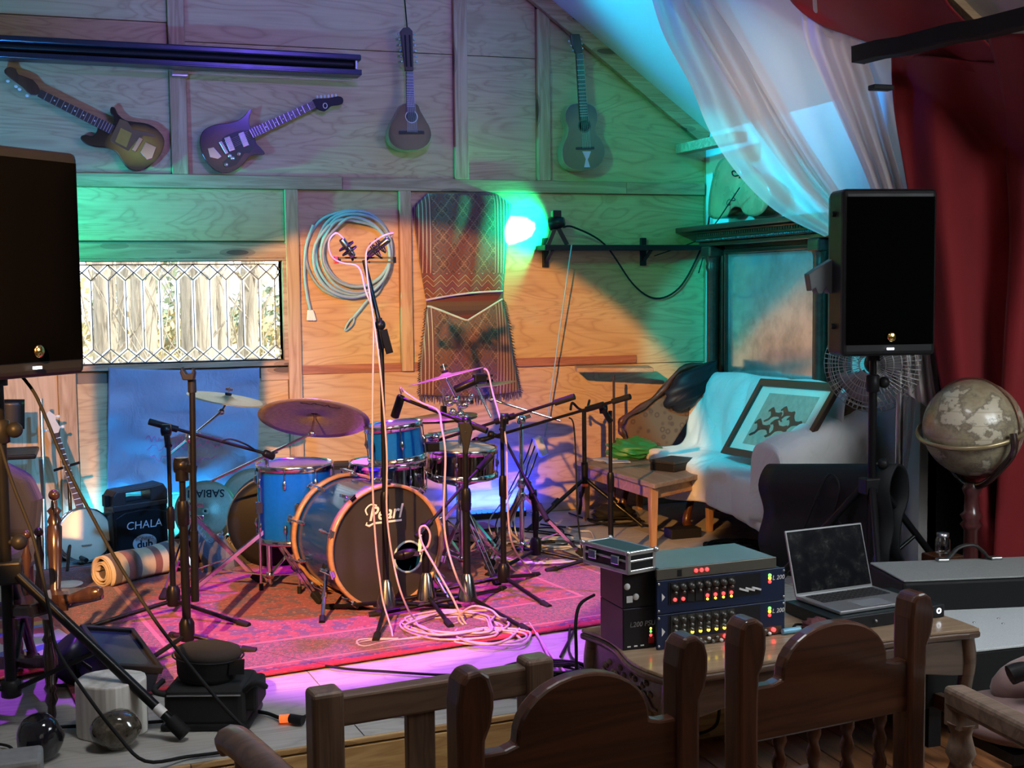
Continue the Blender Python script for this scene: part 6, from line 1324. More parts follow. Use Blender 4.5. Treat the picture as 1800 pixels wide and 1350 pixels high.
# framed print
TL, TR, BL = WX(1340, 666, 1.06), WX(1481, 675, 1.06), WX(1269, 797, .90)
BL.z = .475; ex = (TR-TL).normalized(); ey = (TL-BL); FH = ey.length; ey = ey.normalized(); FW = (TR-TL).length; ez = ex.cross(ey).normalized(); ey2 = ey
Tp = Matrix(((ex.x, ey.x, ez.x, BL.x), (ex.y, ey.y, ez.y, BL.y), (ex.z, ey.z, ez.z, BL.z), (0, 0, 0, 1)))
t = thing('framed_print', BL+ex*FW/2, 'framed print of dark running horses, propped tilted on the white sofa', 'picture')
m = MB(); w_ = .045; m.ring_prism([(0, 0), (FW, 0), (FW, FH), (0, FH)], [(w_, w_), (FW-w_, w_), (FW-w_, FH-w_), (w_, FH-w_)], -.012, .014, Tp); part(m, 'frame', plain('dark_brown_frame', (.045, .030, .024), .4), t, bevel=.004)
m = MB(); m.box2((w_, w_, -.006), (FW-w_, FH-w_, -.002), Tp); part(m, 'mount', plain('cream_mount', (.72, .72, .64), .6, 0, .04), t)
a0, a1, c0, c1q = FW*.20, FW*.83, FH*.17, FH*.83
m = MB(); m.box2((a0, c0, -.002), (a1, c1q, .0), Tp); part(m, 'print', plain('mottled_parchment', (.36, .34, .27), .7, 0, .35, 30), t)
HORSE = [(-.5, -.36), (-.44, -.30), (-.30, -.22), (-.24, -.10), (-.30, .02), (-.38, .10), (-.48, .06), (-.52, .12), (-.42, .25), (-.32, .30), (-.20, .20), (-.08, .08), (.12, .07), (.26, .12), (.34, .06), (.36, -.06), (.44, -.18), (.56, -.28), (.50, -.32), (.36, -.22), (.26, -.12), (.14, -.10), (-.02, -.12), (-.12, -.16), (-.22, -.30), (-.40, -.40)]
INKB = plain('brown_black_print', (.035, .022, .015), .7, 0, .4, 40)
for i, (hx, hy, s_) in enumerate(((.24, .36, .40), (.36, .62, .34), (.58, .38, .42), (.60, .66, .34), (.82, .50, .36))):
    m = MB(); m.prism([(a0+(a1-a0)*hx+x*s_*(a1-a0)*1.05, c0+(c1q-c0)*hy+y*s_*(c1q-c0)*1.25) for x, y in HORSE], .0002+i*.0002, .0008+i*.0002, Tp); part(m, 'printed_horse', INKB, t)
m = MB(); m.box2((w_, w_, .002), (FW-w_, FH-w_, .004), Tp); part(m, 'glass', glass('picture_glass', (1, 1, 1), .01, .02, .06), t)
# folded black rubber mat
MAT = plain('black_rubber_mat', (.012, .013, .015), .55, 0, .15, 6)
m0 = HZ(1342, 1003); me = HZ(1505, 1030)
ma = (HZ(1520, 985, .05)-m0); ma.z = 0; L_ = .78; ma = V((.30, -.95, 0)).normalized(); mp = V((ma.y*-1, ma.x, 0)).normalized()
if mp.dot(fwdh) < 0: mp = -mp
pf = spline([(0.02, 0, .0), (-.03, 0, .16), (.005, 0, .30), (-.03, 0, .44), (.02, 0, .53), (.085, 0, .50), (.10, 0, .40), (.055, 0, .31), (.045, 0, .20), (.10, 0, .12), (.15, 0, .02)], 5)
t = thing('rubber_mat', m0+ma*.3, 'thick black rubber mat folded in waves against the right sofa arm', 'mat')
m = MB(); m.grid(len(pf), 10, lambda u, v: m0+ma*(L_*v)+mp*(pf[min(len(pf)-1, int(round(u*(len(pf)-1))))].x*(1.15-.1*v))+V((0, 0, pf[min(len(pf)-1, int(round(u*(len(pf)-1))))].z*(1+.16*v)))); part(m, 'folded_sheet', MAT, t, solid=.012)
m = MB(); q0 = m0+ma*.42-mp*.055; m.tube(spline([q0+ma*a+V((0, 0, b)) for a, b in ((-.14, .18), (-.02, .46), (.05, .55), (.10, .48), (.03, .28), (-.06, .17))], 5, True), .006, 6); m.tube(spline([q0+ma*a+V((0, 0, b))-mp*.01 for a, b in ((.02, .24), (.10, .34), (.13, .25), (.07, .18))], 4), .006, 6); part(m, 'curled_edge', MAT, t)
# ---------------------------------------------------------------- low table, its things and the floor around
ZT = .365
ca, cb_, cc_, cd = HZ(1013, 810, ZT), HZ(1150, 851, ZT), HZ(1266, 826, ZT), HZ(1122, 794, ZT)
ctr = (ca+cb_+cc_+cd)/4
t = thing('low_table', (ctr.x, ctr.y, 0), 'small worn wooden table with square tapered legs in front of the sofa', 'table')
m = MB(); m.prism([(p.x, p.y) for p in (ca, cb_, cc_, cd)], ZT-.028, ZT); part(m, 'top', wood('grey_worn_table_top', 'y', (.30, .23, .17), (.20, .15, .11), .45, 1, False), t, bevel=.005)
ins = [ctr+(p-ctr)*.86 for p in (ca, cb_, cc_, cd)]
for i in range(4): a, b = ins[i], ins[(i+1) % 4]; m = MB(); m.bar((a.x, a.y, ZT-.063), (b.x, b.y, ZT-.063), .016, .07, (0, 0, 1)) if False else m.bar((a.x, a.y, ZT-.063), (b.x, b.y, ZT-.063), .07, .016, (b-a).cross(V((0, 0, 1)))); part(m, 'apron', PALEW, t, bevel=.003)
for p in ins:
    m = MB(); a = .024; b = .016; m.add([(p.x+sx*k, p.y+sy*k, z) for z, k in ((0, b), (ZT-.03, a)) for sx, sy in ((-1, -1), (1, -1), (1, 1), (-1, 1))], [(3, 2, 1, 0), (4, 5, 6, 7)]+[(i, (i+1) % 4, 4+(i+1) % 4, 4+i) for i in range(4)]); part(m, 'leg', PALEWZ, t, bevel=.004)
gb = HZ(1112, 806, ZT); m = MB(); rr = random.Random(11)
def gbf(d): return 1+.10*sin(d.x*9+d.z*7)+.09*sin(d.y*11-d.z*13+2)+.05*sin(d.x*23+d.y*17)
m.ball(gb+V((.02, .03, .058)), (.165, .13, .066), 40, 26, None, gbf); single(m, 'green_bag', GREENB, 'crumpled dark green nylon bag on the low table', 'bag')
b0_ = HZ(1185, 828, ZT); bx = (cc_-cb_).normalized(); by = V((-bx.y, bx.x, 0)); Tq = frame(b0_, bx, by, (0, 0, 1))
t = thing('black_box', b0_, 'flat black box with a lid on the low table', 'box')
m = MB(); m.box((.06, .05, .022), (.22, .17, .044), Tq); part(m, 'body', BLACK, t, bevel=.004)
m = MB(); m.box((.06, .05, .053), (.226, .176, .018), Tq); part(m, 'lid', plain('grey_black_lid', (.022, .022, .024), .5), t, bevel=.004)
for i, (px, py, a) in enumerate(((1062, 808, .3), (1085, 813, -.2))): m = MB(); c = HZ(px, py, ZT); m.box((0, 0, .003+.003*i), (.15, .10, .003), tr(*c) @ rotz(a)); single(m, 'paper_sheet', plain('pale_paper', (.60, .62, .66), .7), ('white sheet of paper on the left end of the low table', 'pale sheet of paper on the low table, touching the green bag')[i], 'paper')
pw = HZ(1200, 944); m = MB(); m.box((pw.x, pw.y, .028), (.19, .10, .056)); single(m, 'pedal_box', BLACK, 'black metal pedal box on the stage floor under the low table', 'box', bevel=.005)
m = MB(); c = HZ(1080, 912); m.ball((c.x, c.y, .045), (.13, .09, .05), 24, 14, None, gbf); single(m, 'black_cloth', BAGBLK, 'crumpled black cloth on the floor beneath the low table', 'cloth')
# ---------------------------------------------------------------- fan, curtains, globe
fcn = DP(1533, 640, 6.08); fax = (-fwdh*.86-rth*.5).normalized(); TFn = zframe(fcn, fax); RF = .235
t = thing('pedestal_fan', (fcn.x+.12, fcn.y, 0), 'grey wire caged pedestal fan behind the right loudspeaker', 'fan'); GREYM = plain('grey_wire', (.42, .42, .40), .35, .7)
for sg, nm in ((1, 'front_cage'), (-1, 'rear_cage')):
    m = MB()
    for k in range(60): a = 2*pi*k/60; m.tube([TFn @ V((RF*q*cos(a), RF*q*sin(a), sg*(.075*(1-q*q)))) for q in (.18, .5, .8, .95, 1)], .0018, 4, cap=False)
    for q in (.18, .35, .5, .65, .8, .9, 1): m.tube([TFn @ V((RF*q*cos(i*pi/16), RF*q*sin(i*pi/16), sg*.075*(1-q*q))) for i in range(32)], .0022, 4, True)
    part(m, nm, GREYM, t, kind='stuff')
for k in range(3):
    m = MB(); m.grid(6, 6, lambda u, v: TFn @ (Matrix.Rotation(2*pi*k/3, 4, 'Z') @ V(((.05+.14*u)*cos((v-.5)*1.5*(.6+.5*u)), (.05+.14*u)*sin((v-.5)*1.5*(.6+.5*u)), .03*(v-.5))))); part(m, 'blade', plain('grey_blade', (.25, .26, .26), .3), t, solid=.003)
m = MB(); m.lathe([(0, -.16), (.05, -.15), (.06, -.08), (.045, -.02), (.02, .02), (0, .03)], 18, TFn); part(m, 'motor', BLACKM, t)
pf_ = DP(1581, 700, 6.02); m = MB(); m.rod((pf_.x, pf_.y, .03), (pf_.x, pf_.y, ZAT(pf_, 652)), .018, 12); m.rod((pf_.x, pf_.y, ZAT(pf_, 660)), fcn-fax*.12, .014, 8); part(m, 'pole', STEEL, t)
m = MB(); m.lathe([(.2, 0), (.2, .015), (.06, .035), (.02, .04)], 24, tr(pf_.x, pf_.y, 0)); part(m, 'base', BLACKM, t)
def droof(px, py):
    d = ray(px, py); return (ZE+SL*(XR-CAM.x)-CAM.z)/(d.z+SL*d.x) if d.z+SL*d.x > .2 else 99
def drape(left, right, d0, d1, nu, nv, folds, amp, ph=0., gap=.12):
    Ls, Rs = spline([(a, b, 0) for a, b in left], 8), spline([(a, b, 0) for a, b in right], 8)
    def at_(S, v): i = v*(len(S)-1); k = min(int(i), len(S)-2); return S[k].lerp(S[k+1], i-k)
    def fn(u, v):
        a, b = at_(Ls, v), at_(Rs, v); p = a.lerp(b, u); return DP(p.x, p.y, min(d0+(d1-d0)*u, droof(p.x, p.y)-gap-amp*1.5)+amp*sin(folds*2*pi*u+ph+2*v)+amp*.5*sin(folds*5.3*u+v*6))
    m = MB(); m.grid(nu, nv, fn); return m
t = thing('sheer_curtain', DP(1400, 300, 6.2), 'white see-through curtain swept aside over the mirror and behind the right loudspeaker', 'curtain')
part(drape([(1138, -30), (1166, 60), (1214, 150), (1246, 228), (1292, 300), (1362, 370), (1450, 416)], [(1240, -30), (1290, 60), (1342, 150), (1392, 235), (1432, 300), (1468, 350), (1500, 395)], 6.15, 6.2, 40, 50, 2.2, .035), 'left_fold', SHEER, t)
part(drape([(1150, -30), (1230, 80), (1290, 170), (1345, 250), (1400, 320), (1470, 380)], [(1260, -30), (1310, 60), (1362, 150), (1410, 235), (1452, 300), (1500, 370)], 6.22, 6.27, 30, 40, 2.5, .03, 1.), 'inner_fold', SHEER, t)
part(drape([(1225, -30), (1290, 60), (1342, 150), (1392, 235), (1432, 300), (1500, 400)], [(1420, -30), (1470, 60), (1505, 150), (1535, 240), (1560, 320), (1590, 400)], 6.16, 6.14, 24, 30, 1.2, .02, 2.), 'thin_panel', SHEER, t)
part(drape([(1404, -30), (1412, 60), (1436, 120), (1482, 220), (1522, 310), (1560, 420), (1580, 560), (1592, 690)], [(1505, 40), (1516, 80), (1536, 140), (1560, 230), (1592, 345), (1612, 450), (1632, 600), (1650, 730)], 6.0, 6.0, 40, 60, 2.6, .035, .5), 'right_fold', SHEER, t)
part(drape([(1420, -30), (1430, 60), (1450, 120), (1494, 220), (1530, 310), (1570, 420), (1590, 560), (1600, 690)], [(1490, -30), (1510, 80), (1530, 140), (1554, 230), (1584, 345), (1608, 450), (1640, 600), (1655, 720)], 6.08, 6.08, 30, 50, 2.1, .03, 2.5), 'lining_fold', SHEER, t)
part(drape([(1578, 640), (1574, 760), (1566, 860), (1557, 985)], [(1612, 640), (1604, 760), (1590, 860), (1582, 985)], 6.12, 6.12, 14, 24, 1.6, .02), 'hanging_strip', SHEER, t)
t = thing('red_curtain', DP(1700, 500, 6.0), 'deep red curtain hanging down the right side behind the globe', 'curtain')
part(drape([(1376, -40), (1392, 4), (1440, 42), (1500, 64), (1560, 88), (1600, 110)], [(1640, -40), (1670, 10), (1710, 50), (1745, 85), (1775, 115), (1800, 140)], 5.85, 5.35, 40, 34, 1.4, .03, 0, .2), 'swag', RED, t, solid=.006)
part(drape([(1566, 92), (1572, 190), (1590, 300), (1612, 430), (1640, 600), (1662, 720), (1700, 860), (1728, 1000), (1740, 1060)], [(1830, 120), (1850, 200), (1870, 300), (1880, 430), (1890, 600), (1890, 720), (1890, 860), (1890, 1000), (1890, 1060)], 5.84, 5.95, 60, 70, 2.3, .05, .8, .2), 'drape', RED, t, solid=.006)
part(drape([(1735, 60), (1760, 160), (1770, 300), (1775, 430), (1765, 600), (1755, 800), (1745, 1000)], [(1900, 60), (1920, 160), (1920, 300), (1920, 430), (1920, 600), (1920, 800), (1920, 1000)], 5.8, 5.7, 24, 40, 1.3, .04, 2., .3), 'outer_drape', RED, t, solid=.006)
gc = DP(1710, 752, 5.72); RG = 85*5.72/F0
t = thing('globe', (gc.x, gc.y, 0), 'large antique style globe on a dark turned floor stand before the red curtain', 'globe')
gt = NT('antique_globe_map'); n_ = gt.noise(scale=5.5, detail=6., rough=.6); n2_ = gt.noise(scale=40., detail=3.)
land = gt.ramp(n_, [(.47, (.60, .53, .40)), (.50, (.16, .13, .09)), (.56, (.36, .30, .19)), (.64, (.26, .19, .11))])
x, y, z = gt.xyz(gt.vadd(gt.coord(), tuple(-q for q in (0, 0, gc.z)))); lat = gt.math('GREATER_THAN', gt.math('ABSOLUTE', gt.math('SINE', gt.math('MULTIPLY', z, 52.))), .985)
GLOBE = gt.fin(gt.mix(gt.math('MULTIPLY', lat, .35), gt.mix(.12, land, gt.mix(n2_, (.2, .15, .1), (.8, .7, .5))), (.25, .18, .1)), .35, 0, .4)
m = MB(); m.ball(gc, RG, 48, 32); part(m, 'sphere', GLOBE, t)
nr = (V((0, 0, 1))*.97+rth*-.20-fwdh*.22).normalized(); TR_ = zframe(gc, nr); m = MB(); m.tube([TR_ @ V(((RG+.022)*cos(i*pi/24), (RG+.022)*sin(i*pi/24), 0)) for i in range(48)], .009, 8, True, flat=1.3); part(m, 'horizon_ring', plain('aged_brass_ring', (.40, .31, .17), .3, .6), t)
m = MB(); TM = zframe(gc, (rth*.75+fwdh*.6)); m.tube([TM @ V(((RG+.008)*cos(i*pi/24), (RG+.008)*sin(i*pi/24), 0)) for i in range(48)], .004, 6, True); part(m, 'meridian', plain('meridian_brass', (.22, .10, .06), .3, .6), t)
for sg in (-1, 1):
    m = MB(); e = (rth*.35*sg-fwdh*.9*sg).normalized() if True else rth; pts = [gc+e*(RG+.03)+V((0, 0, .0)), gc+e*(RG+.035)+V((0, 0, -.08)), gc+e*(RG*.82)+V((0, 0, -RG*.75)), gc+e*(RG*.35)+V((0, 0, -RG*1.12)), gc+V((0, 0, -RG*1.22))]; m.tube(spline(pts, 5), .016, 8); part(m, 'fork_arm', PURW, t)
REDW = wood('red_brown_turned_wood', 'z', (.12, .03, .03), (.07, .018, .018), .3, 1, False, .5)
m = MB(); turned(m, (gc.x, gc.y, .08), (gc.x, gc.y, gc.z-RG*1.15), [(0, .07), (.06, .05), (.12, .034), (.5, .032), (.56, .05), (.60, .036), (.66, .05), (.70, .034), (.86, .03), (.94, .045), (1, .03)], 18); part(m, 'turned_column', REDW, t)
for k in range(3): a = 2*pi*k/3+.4; m = MB(); m.tube(spline([V((gc.x, gc.y, .14)), V((gc.x+.14*cos(a), gc.y+.14*sin(a), .10)), V((gc.x+.22*cos(a), gc.y+.22*sin(a), .02)), V((gc.x+.25*cos(a), gc.y+.25*sin(a), .012))], 4), .02, 8); part(m, 'foot', REDW, t)
# amplifier with a handle, grey topped case in front of it, jar
AMPT = plain('grey_tolex', (.25, .26, .25), .6, 0, .3, 150, .001); AMPB = plain('black_tolex', (.010, .010, .011), .6, 0, .2, 200, .001)
fl = HZ(1588, 1021, .27); fr_ = HZ(1800, 1005, .27); ax_ = (fr_-fl).normalized(); ayp = (HZ(1541, 985, .27)-fl).normalized(); ay_ = (V((-ax_.y, ax_.x, 0))+ayp).normalized(); ax_ = V((ay_.y, -ay_.x, 0)); Ta = frame((fl.x, fl.y, 0), ax_, ay_, (0, 0, 1))
t = thing('amplifier', fl-V((0, 0, .27)), 'black amplifier with a grey top and a leather carrying handle at right', 'amplifier')
m = MB(); m.box2((0, 0, .0), (.95, .34, .262), Ta); part(m, 'cabinet', AMPB, t, bevel=.012)
m = MB(); m.box2((.004, .004, .262), (.946, .336, .27), Ta); part(m, 'top', AMPT, t, bevel=.004)
hc_ = Ta.inverted() @ HZ(1702, 985, .27); m = MB(); m.tube(spline([Ta @ V((hc_.x+a, hc_.y+.0, b)) for a, b in ((-.11, .276), (-.085, .285), (-.045, .325), (.02, .335), (.065, .305), (.085, .282), (.115, .276))], 5), .016, 8, flat=.45); part(m, 'handle', plain('dark_leather', (.03, .025, .022), .45), t)
for a in (-.115, .12): m = MB(); m.box((hc_.x+a, hc_.y, .277), (.05, .035, .012), Ta); part(m, 'handle_plate', STEEL, t, bevel=.004)
m = MB(); m.lathe([(0, .262), (.022, .262), (.02, .29), (0, .295)], 14, Ta @ tr(.12, .05, 0) if False else Ta @ tr(.05, -.02, -.06)); part(m, 'corner_knob', BLACK, t)
fl2 = HZ(1637, 1150, .145); fr2 = HZ(1800, 1132, .145); ax_ = (fr2-fl2).normalized(); ay_ = V((-ax_.y, ax_.x, 0)); Ta2 = frame((fl2.x, fl2.y, 0), ax_, ay_, (0, 0, 1))
t = thing('grey_topped_cabinet', (fl2.x, fl2.y, ROOMZ), 'long black cabinet with a speckled pale grey top, in front of the amplifier', 'cabinet')
SPK = plain('speckled_pale_grey', (.50, .53, .54), .55, 0, .35, 260)
m = MB(); m.box2((-.02, 0, -.05), (1.1, .50, .135), Ta2); part(m, 'body', AMPB, t, bevel=.008)
m = MB(); m.box2((-.02, -.004, .135), (1.1, .50, .145), Ta2); part(m, 'top', SPK, t, bevel=.003)
for a, b in ((.03, .05), (1.0, .05), (.03, .42), (1.0, .42)): m = MB(); m.box2((a, b, ROOMZ), (a+.05, b+.05, -.05), Ta2); part(m, 'leg', BLACK, t)
for px, py in ((1755, 1088), (1763, 1097), (1712, 1095)): m = MB(); c = HZ(px, py, .145); m.lathe([(0, 0), (.006, 0), (.006, .003), (0, .005)], 10, tr(*c)); part(m, 'screw', CHROME, t)
m = MB(); c = HZ(1644, 1140, .145); m.lathe([(.022, 0), (.02, .018), (0, .022)], 14, tr(*c)); part(m, 'corner_knob', BLACK, t)
jb = DP(1657, 975, 5.62); jb.z = 0
m = MB(); m.box((jb.x, jb.y, .11), (.14, .12, .22)); single(m, 'wooden_box', DARKW, 'small dark wooden box behind the amplifier, carrying the glass jar', 'box', bevel=.005)
t = thing('glass_jar', (jb.x, jb.y, .22), 'small empty glass jar with a metal lid behind the amplifier', 'jar')
m = MB(); m.lathe([(0, .222), (.030, .222), (.033, .23), (.033, .285), (.024, .297), (.024, .305)], 18, tr(jb.x, jb.y, 0)); part(m, 'glass', GLASS, t)
m = MB(); m.lathe([(.027, .300), (.027, .316), (0, .317)], 18, tr(jb.x, jb.y, 0)); part(m, 'lid', STEEL, t)
# ---------------------------------------------------------------- carved table with the recording gear
ZG = .27
g0, g1, g2 = HZ(1172, 1188, ZG), HZ(1722, 1104, ZG), HZ(1003, 1108, ZG)
gx = (g1-g0).normalized(); gy = V((-gx.y, gx.x, 0)); GL = (g1-g0).length; GD = (g2-g0).dot(gy); sk = (g2-g0).dot(gx)
TG = frame((g0.x, g0.y, 0), gx, gy, (0, 0, 1))
t = thing('carved_table', TG @ V((GL/2, GD/2, ROOMZ)), 'carved walnut coffee table with wavy edges, loaded with recording gear', 'table')
def wavy(o):
    P = []; n = 26
    for i in range(n): u = i/n; P.append((sk*0+GL*u, -.018*sin(u*pi*2)*(1 if .05 < u < .95 else 0)-o+.02*sin(pi*u)))
    for i in range(12): u = i/12; P.append((GL+o+.012*sin(u*2*pi), GD*u))
    for i in range(n): u = i/n; P.append((GL*(1-u)+sk*0, GD+o-.012*sin(u*pi*2)))
    for i in range(14): u = i/14; P.append((-o+.026*sin(u*pi*2), GD*(1-u)))
    return P
m = MB(); m.prism(wavy(0), ZG-.012, ZG, TG); part(m, 'top', TABLEW, t, bevel=.003)
m = MB(); m.prism(wavy(.008), ZG-.034, ZG-.012, TG); part(m, 'moulded_edge', CARVW, t, bevel=.008, seg=3)
def apron(p, q, name='apron', h=.13, n=20):
    d = (q-p); L = d.length; d = d.normalized(); z = V((0, 0, 1)); Tq = frame(p, d, z, d.cross(z)); P = [(0, 0), (L, 0)]
    for i in range(n+1): u = 1-i/n; P.append((L*u, -h*(.62+.38*abs(2*u-1)**1.5)-.018*cos(u*6*pi)*(1-abs(2*u-1))))
    m = MB(); m.prism(P, -.012, .012, Tq); part(m, name, CARVW, t, bevel=.004); return Tq, L
cor = [TG @ V((x, y, ZG-.034)) for x, y in ((.035, .03), (GL-.035, .03), (GL-.035, GD-.03), (.035, GD-.03))]
T1, L1 = apron(cor[0], cor[1]); apron(cor[1], cor[2]); apron(cor[2], cor[3]); T4, L4 = apron(cor[3], cor[0], h=.16)
m = MB(); rr = random.Random(12)
for k in range(13): u = (k-6)/13; m.ball((L4*.5+u*L4*.62, -.055+.018*sin(k*1.9), .012), (.016, .011, .009), 8, 6, T4 @ tr(0, 0, 0)); 
m.tube(spline([T4 @ V((L4*(.12+.05*i), -.09+.02*sin(i*1.2), .013)) for i in range(16)], 3), .005, 6); part(m, 'floral_carving', CARVW, t, kind='stuff')
for c in cor:
    o = (c-(TG @ V((GL/2, GD/2, ZG)))); o.z = 0; o = o.normalized(); b_ = V((c.x, c.y, 0))
    m = MB(); m.tube(spline([b_+V((0, 0, ZG-.03)), b_+o*.012+V((0, 0, ZG-.12)), b_-o*.004+V((0, 0, .02)), b_+o*.006+V((0, 0, -.12)), b_+o*.02+V((0, 0, -.19)), b_+o*.03+V((0, 0, ROOMZ))], 4), [.030-.0008*i for i in range(21)], 10); part(m, 'leg', CARVW, t)
a, b = V((cor[1].x, cor[1].y, -.02)), V((cor[2].x, cor[2].y, -.02)); m = MB(); m.bar(a, b, .03, .05, (0, 0, 1)) ; c1__ = TG @ V((GL*.62, GD*.5, -.02)); m.tube(spline([a.lerp(b, .5), a.lerp(b, .5).lerp(c1__, .5)+V((0, 0, .03)), c1__], 4), .024, 8); part(m, 'stretcher', CARVW, t)
# power supply boxes
DSTEEL = plain('dim_steel', (.20, .20, .19), .4, .8); KNOBM = plain('dark_knob', (.07, .07, .065), .35, .5)
def gearbox(FL, FR, BL, z0, z1, name, lab, group=None):
    x = (FR-FL); x.z = 0; W_ = x.length; x = x.normalized(); y = V((-x.y, x.x, 0)); D_ = max(.10, (BL-FL).dot(y)); Tq = frame((FL.x, FL.y, z0), x, y, (0, 0, 1)); H_ = z1-z0
    tt = thing(name, TG.translation*0+V((FL.x, FL.y, z0)), lab, 'audio gear', group); return tt, Tq, W_, D_, H_
FLb, FRb, BLb = HZ(1095, 1144, ZG), HZ(1153, 1137, ZG), HZ(1047, 1120, ZG); zA = ZAT(FLb, 1071); zB = ZAT(FLb, 1006)
PURB = plain('dark_violet_metal', (.035, .028, .045), .45, .3); PRN = plain('white_panel_print', (.75, .75, .75), .5); NAVB = plain('navy_panel', (.007, .017, .055), .4, .1); DKP = plain('black_panel', (.010, .010, .013), .4, .2)
def panel_text(tt, Tq, x, z, body, size, **k): lettering(body, size, Tq @ frame((x, -.0025, z), (1, 0, 0), (0, 0, 1), (0, -1, 0)), PRN, tt, name='panel_lettering', depth=.0005, **k)
def disk(tt, Tq, x, z, r, m_, name, h=.003): mm = MB(); mm.lathe([(0, 0), (r, 0), (r, h), (0, h)], 12, Tq @ frame((x, -.001, z), (1, 0, 0), (0, 0, 1), (0, -1, 0))); part(mm, name, m_, tt)
for i, (z0, z1, lab) in enumerate(((ZG, zA, 'dark L200 power supply box at the bottom of the stack on the carved table'), (zA+.001, zB, 'plain dark metal box with round stickers, on the power supply box'))):
    tt, Tq, W_, D_, H_ = gearbox(FLb, FRb, BLb, z0, z1, 'power_supply', lab)
    m = MB(); m.box2((0, 0, 0), (W_, D_, H_), Tq); part(m, 'case', PURB, tt, bevel=.003)
    m = MB(); m.box2((.003, -.003, .003), (W_-.003, 0, H_-.003), Tq); part(m, 'front_panel', DKP, tt)
    if i == 0:
        panel_text(tt, Tq, W_*.58, H_*.60, 'L200 PSU', .023, shear=.15, bold=.0004); disk(tt, Tq, W_*.83, H_*.40, .004, LEDG, 'status_lamp'); disk(tt, Tq, W_*.83, H_*.47, .004, LEDY, 'status_lamp'); disk(tt, Tq, W_*.83, H_*.31, .005, LEDR, 'status_lamp')
        m = MB(); m.box2((W_*.76, -.006, H_*.12), (W_*.92, -.003, H_*.26), Tq); part(m, 'red_switch', plain('red_switch_plastic', (.25, .01, .01), .4), tt)
        for k in range(3): m = MB(); m.box2((W_*(.12+.2*k), -.0045, H_*.07), (W_*(.22+.2*k), -.003, H_*.10), Tq); part(m, 'panel_mark', PRN, tt)
    else:
        disk(tt, Tq, W_*.12, H_*.60, .011, PRN, 'round_sticker'); disk(tt, Tq, W_*.38, H_*.30, .011, PRN, 'round_sticker'); m = MB(); m.box2((W_*.10, -.0045, H_*.16), (W_*.28, -.003, H_*.34), Tq); part(m, 'square_sticker', PRN, tt)
# small aluminium flight case on top
f0_, f1_, f2_ = HZ(1104, 1012, zB), HZ(1153, 1003, zB), HZ(1046, 986, zB); x = (f1_-f0_).normalized(); y = V((-x.y, x.x, 0)); W_, D_ = (f1_-f0_).length, max(.2, (f2_-f0_).dot(y)); Hf = ZAT(f0_, 972)-zB; Tq = frame((f0_.x, f0_.y, zB+.001), x, y, (0, 0, 1))
t = thing('flight_case', f0_, 'small black flight case with aluminium edges on top of the power supply boxes', 'case'); ALU = plain('aluminium_edge', (.62, .62, .62), .32, .9, .1, 30); TEALT = plain('dark_teal_case_skin', (.02, .055, .055), .5)
m = MB(); m.box2((.004, .004, .004), (W_-.004, D_-.004, Hf-.004), Tq); part(m, 'body', DKP, t); m = MB(); m.box2((.012, .012, Hf-.004), (W_-.012, D_-.012, Hf-.001), Tq); part(m, 'lid_panel', TEALT, t)
w_ = .013
for a, b in (((0, 0, 0), (W_, w_, w_)), ((0, D_-w_, 0), (W_, D_, w_)), ((0, 0, Hf-w_), (W_, w_, Hf)), ((0, D_-w_, Hf-w_), (W_, D_, Hf)), ((0, 0, Hf*.52), (W_, .004, Hf*.62)), ((0, 0, Hf*.52), (.004, D_, Hf*.62)), ((0, 0, 0), (w_, D_, w_)), ((W_-w_, 0, 0), (W_, D_, w_)), ((0, 0, Hf-w_), (w_, D_, Hf)), ((W_-w_, 0, Hf-w_), (W_, D_, Hf)), ((0, 0, 0), (w_, w_, Hf)), ((W_-w_, 0, 0), (W_, w_, Hf)), ((0, D_-w_, 0), (w_, D_, Hf)), ((W_-w_, D_-w_, 0), (W_, D_, Hf))):
    m = MB(); m.box2(a, b, Tq); part(m, 'edge', ALU, t, bevel=.002)
for cx_, cy_ in ((0, 0), (W_, 0), (0, D_), (W_, D_)): m = MB(); m.ball((cx_, cy_, Hf-.004), .010, 10, 8, Tq); part(m, 'corner_cap', ALU, t)
for cy_ in (.25, .75): m = MB(); m.box2((-.008, D_*cy_-.02, Hf*.35), (0, D_*cy_+.02, Hf*.75), Tq); part(m, 'latch', CHROME, t, bevel=.003)
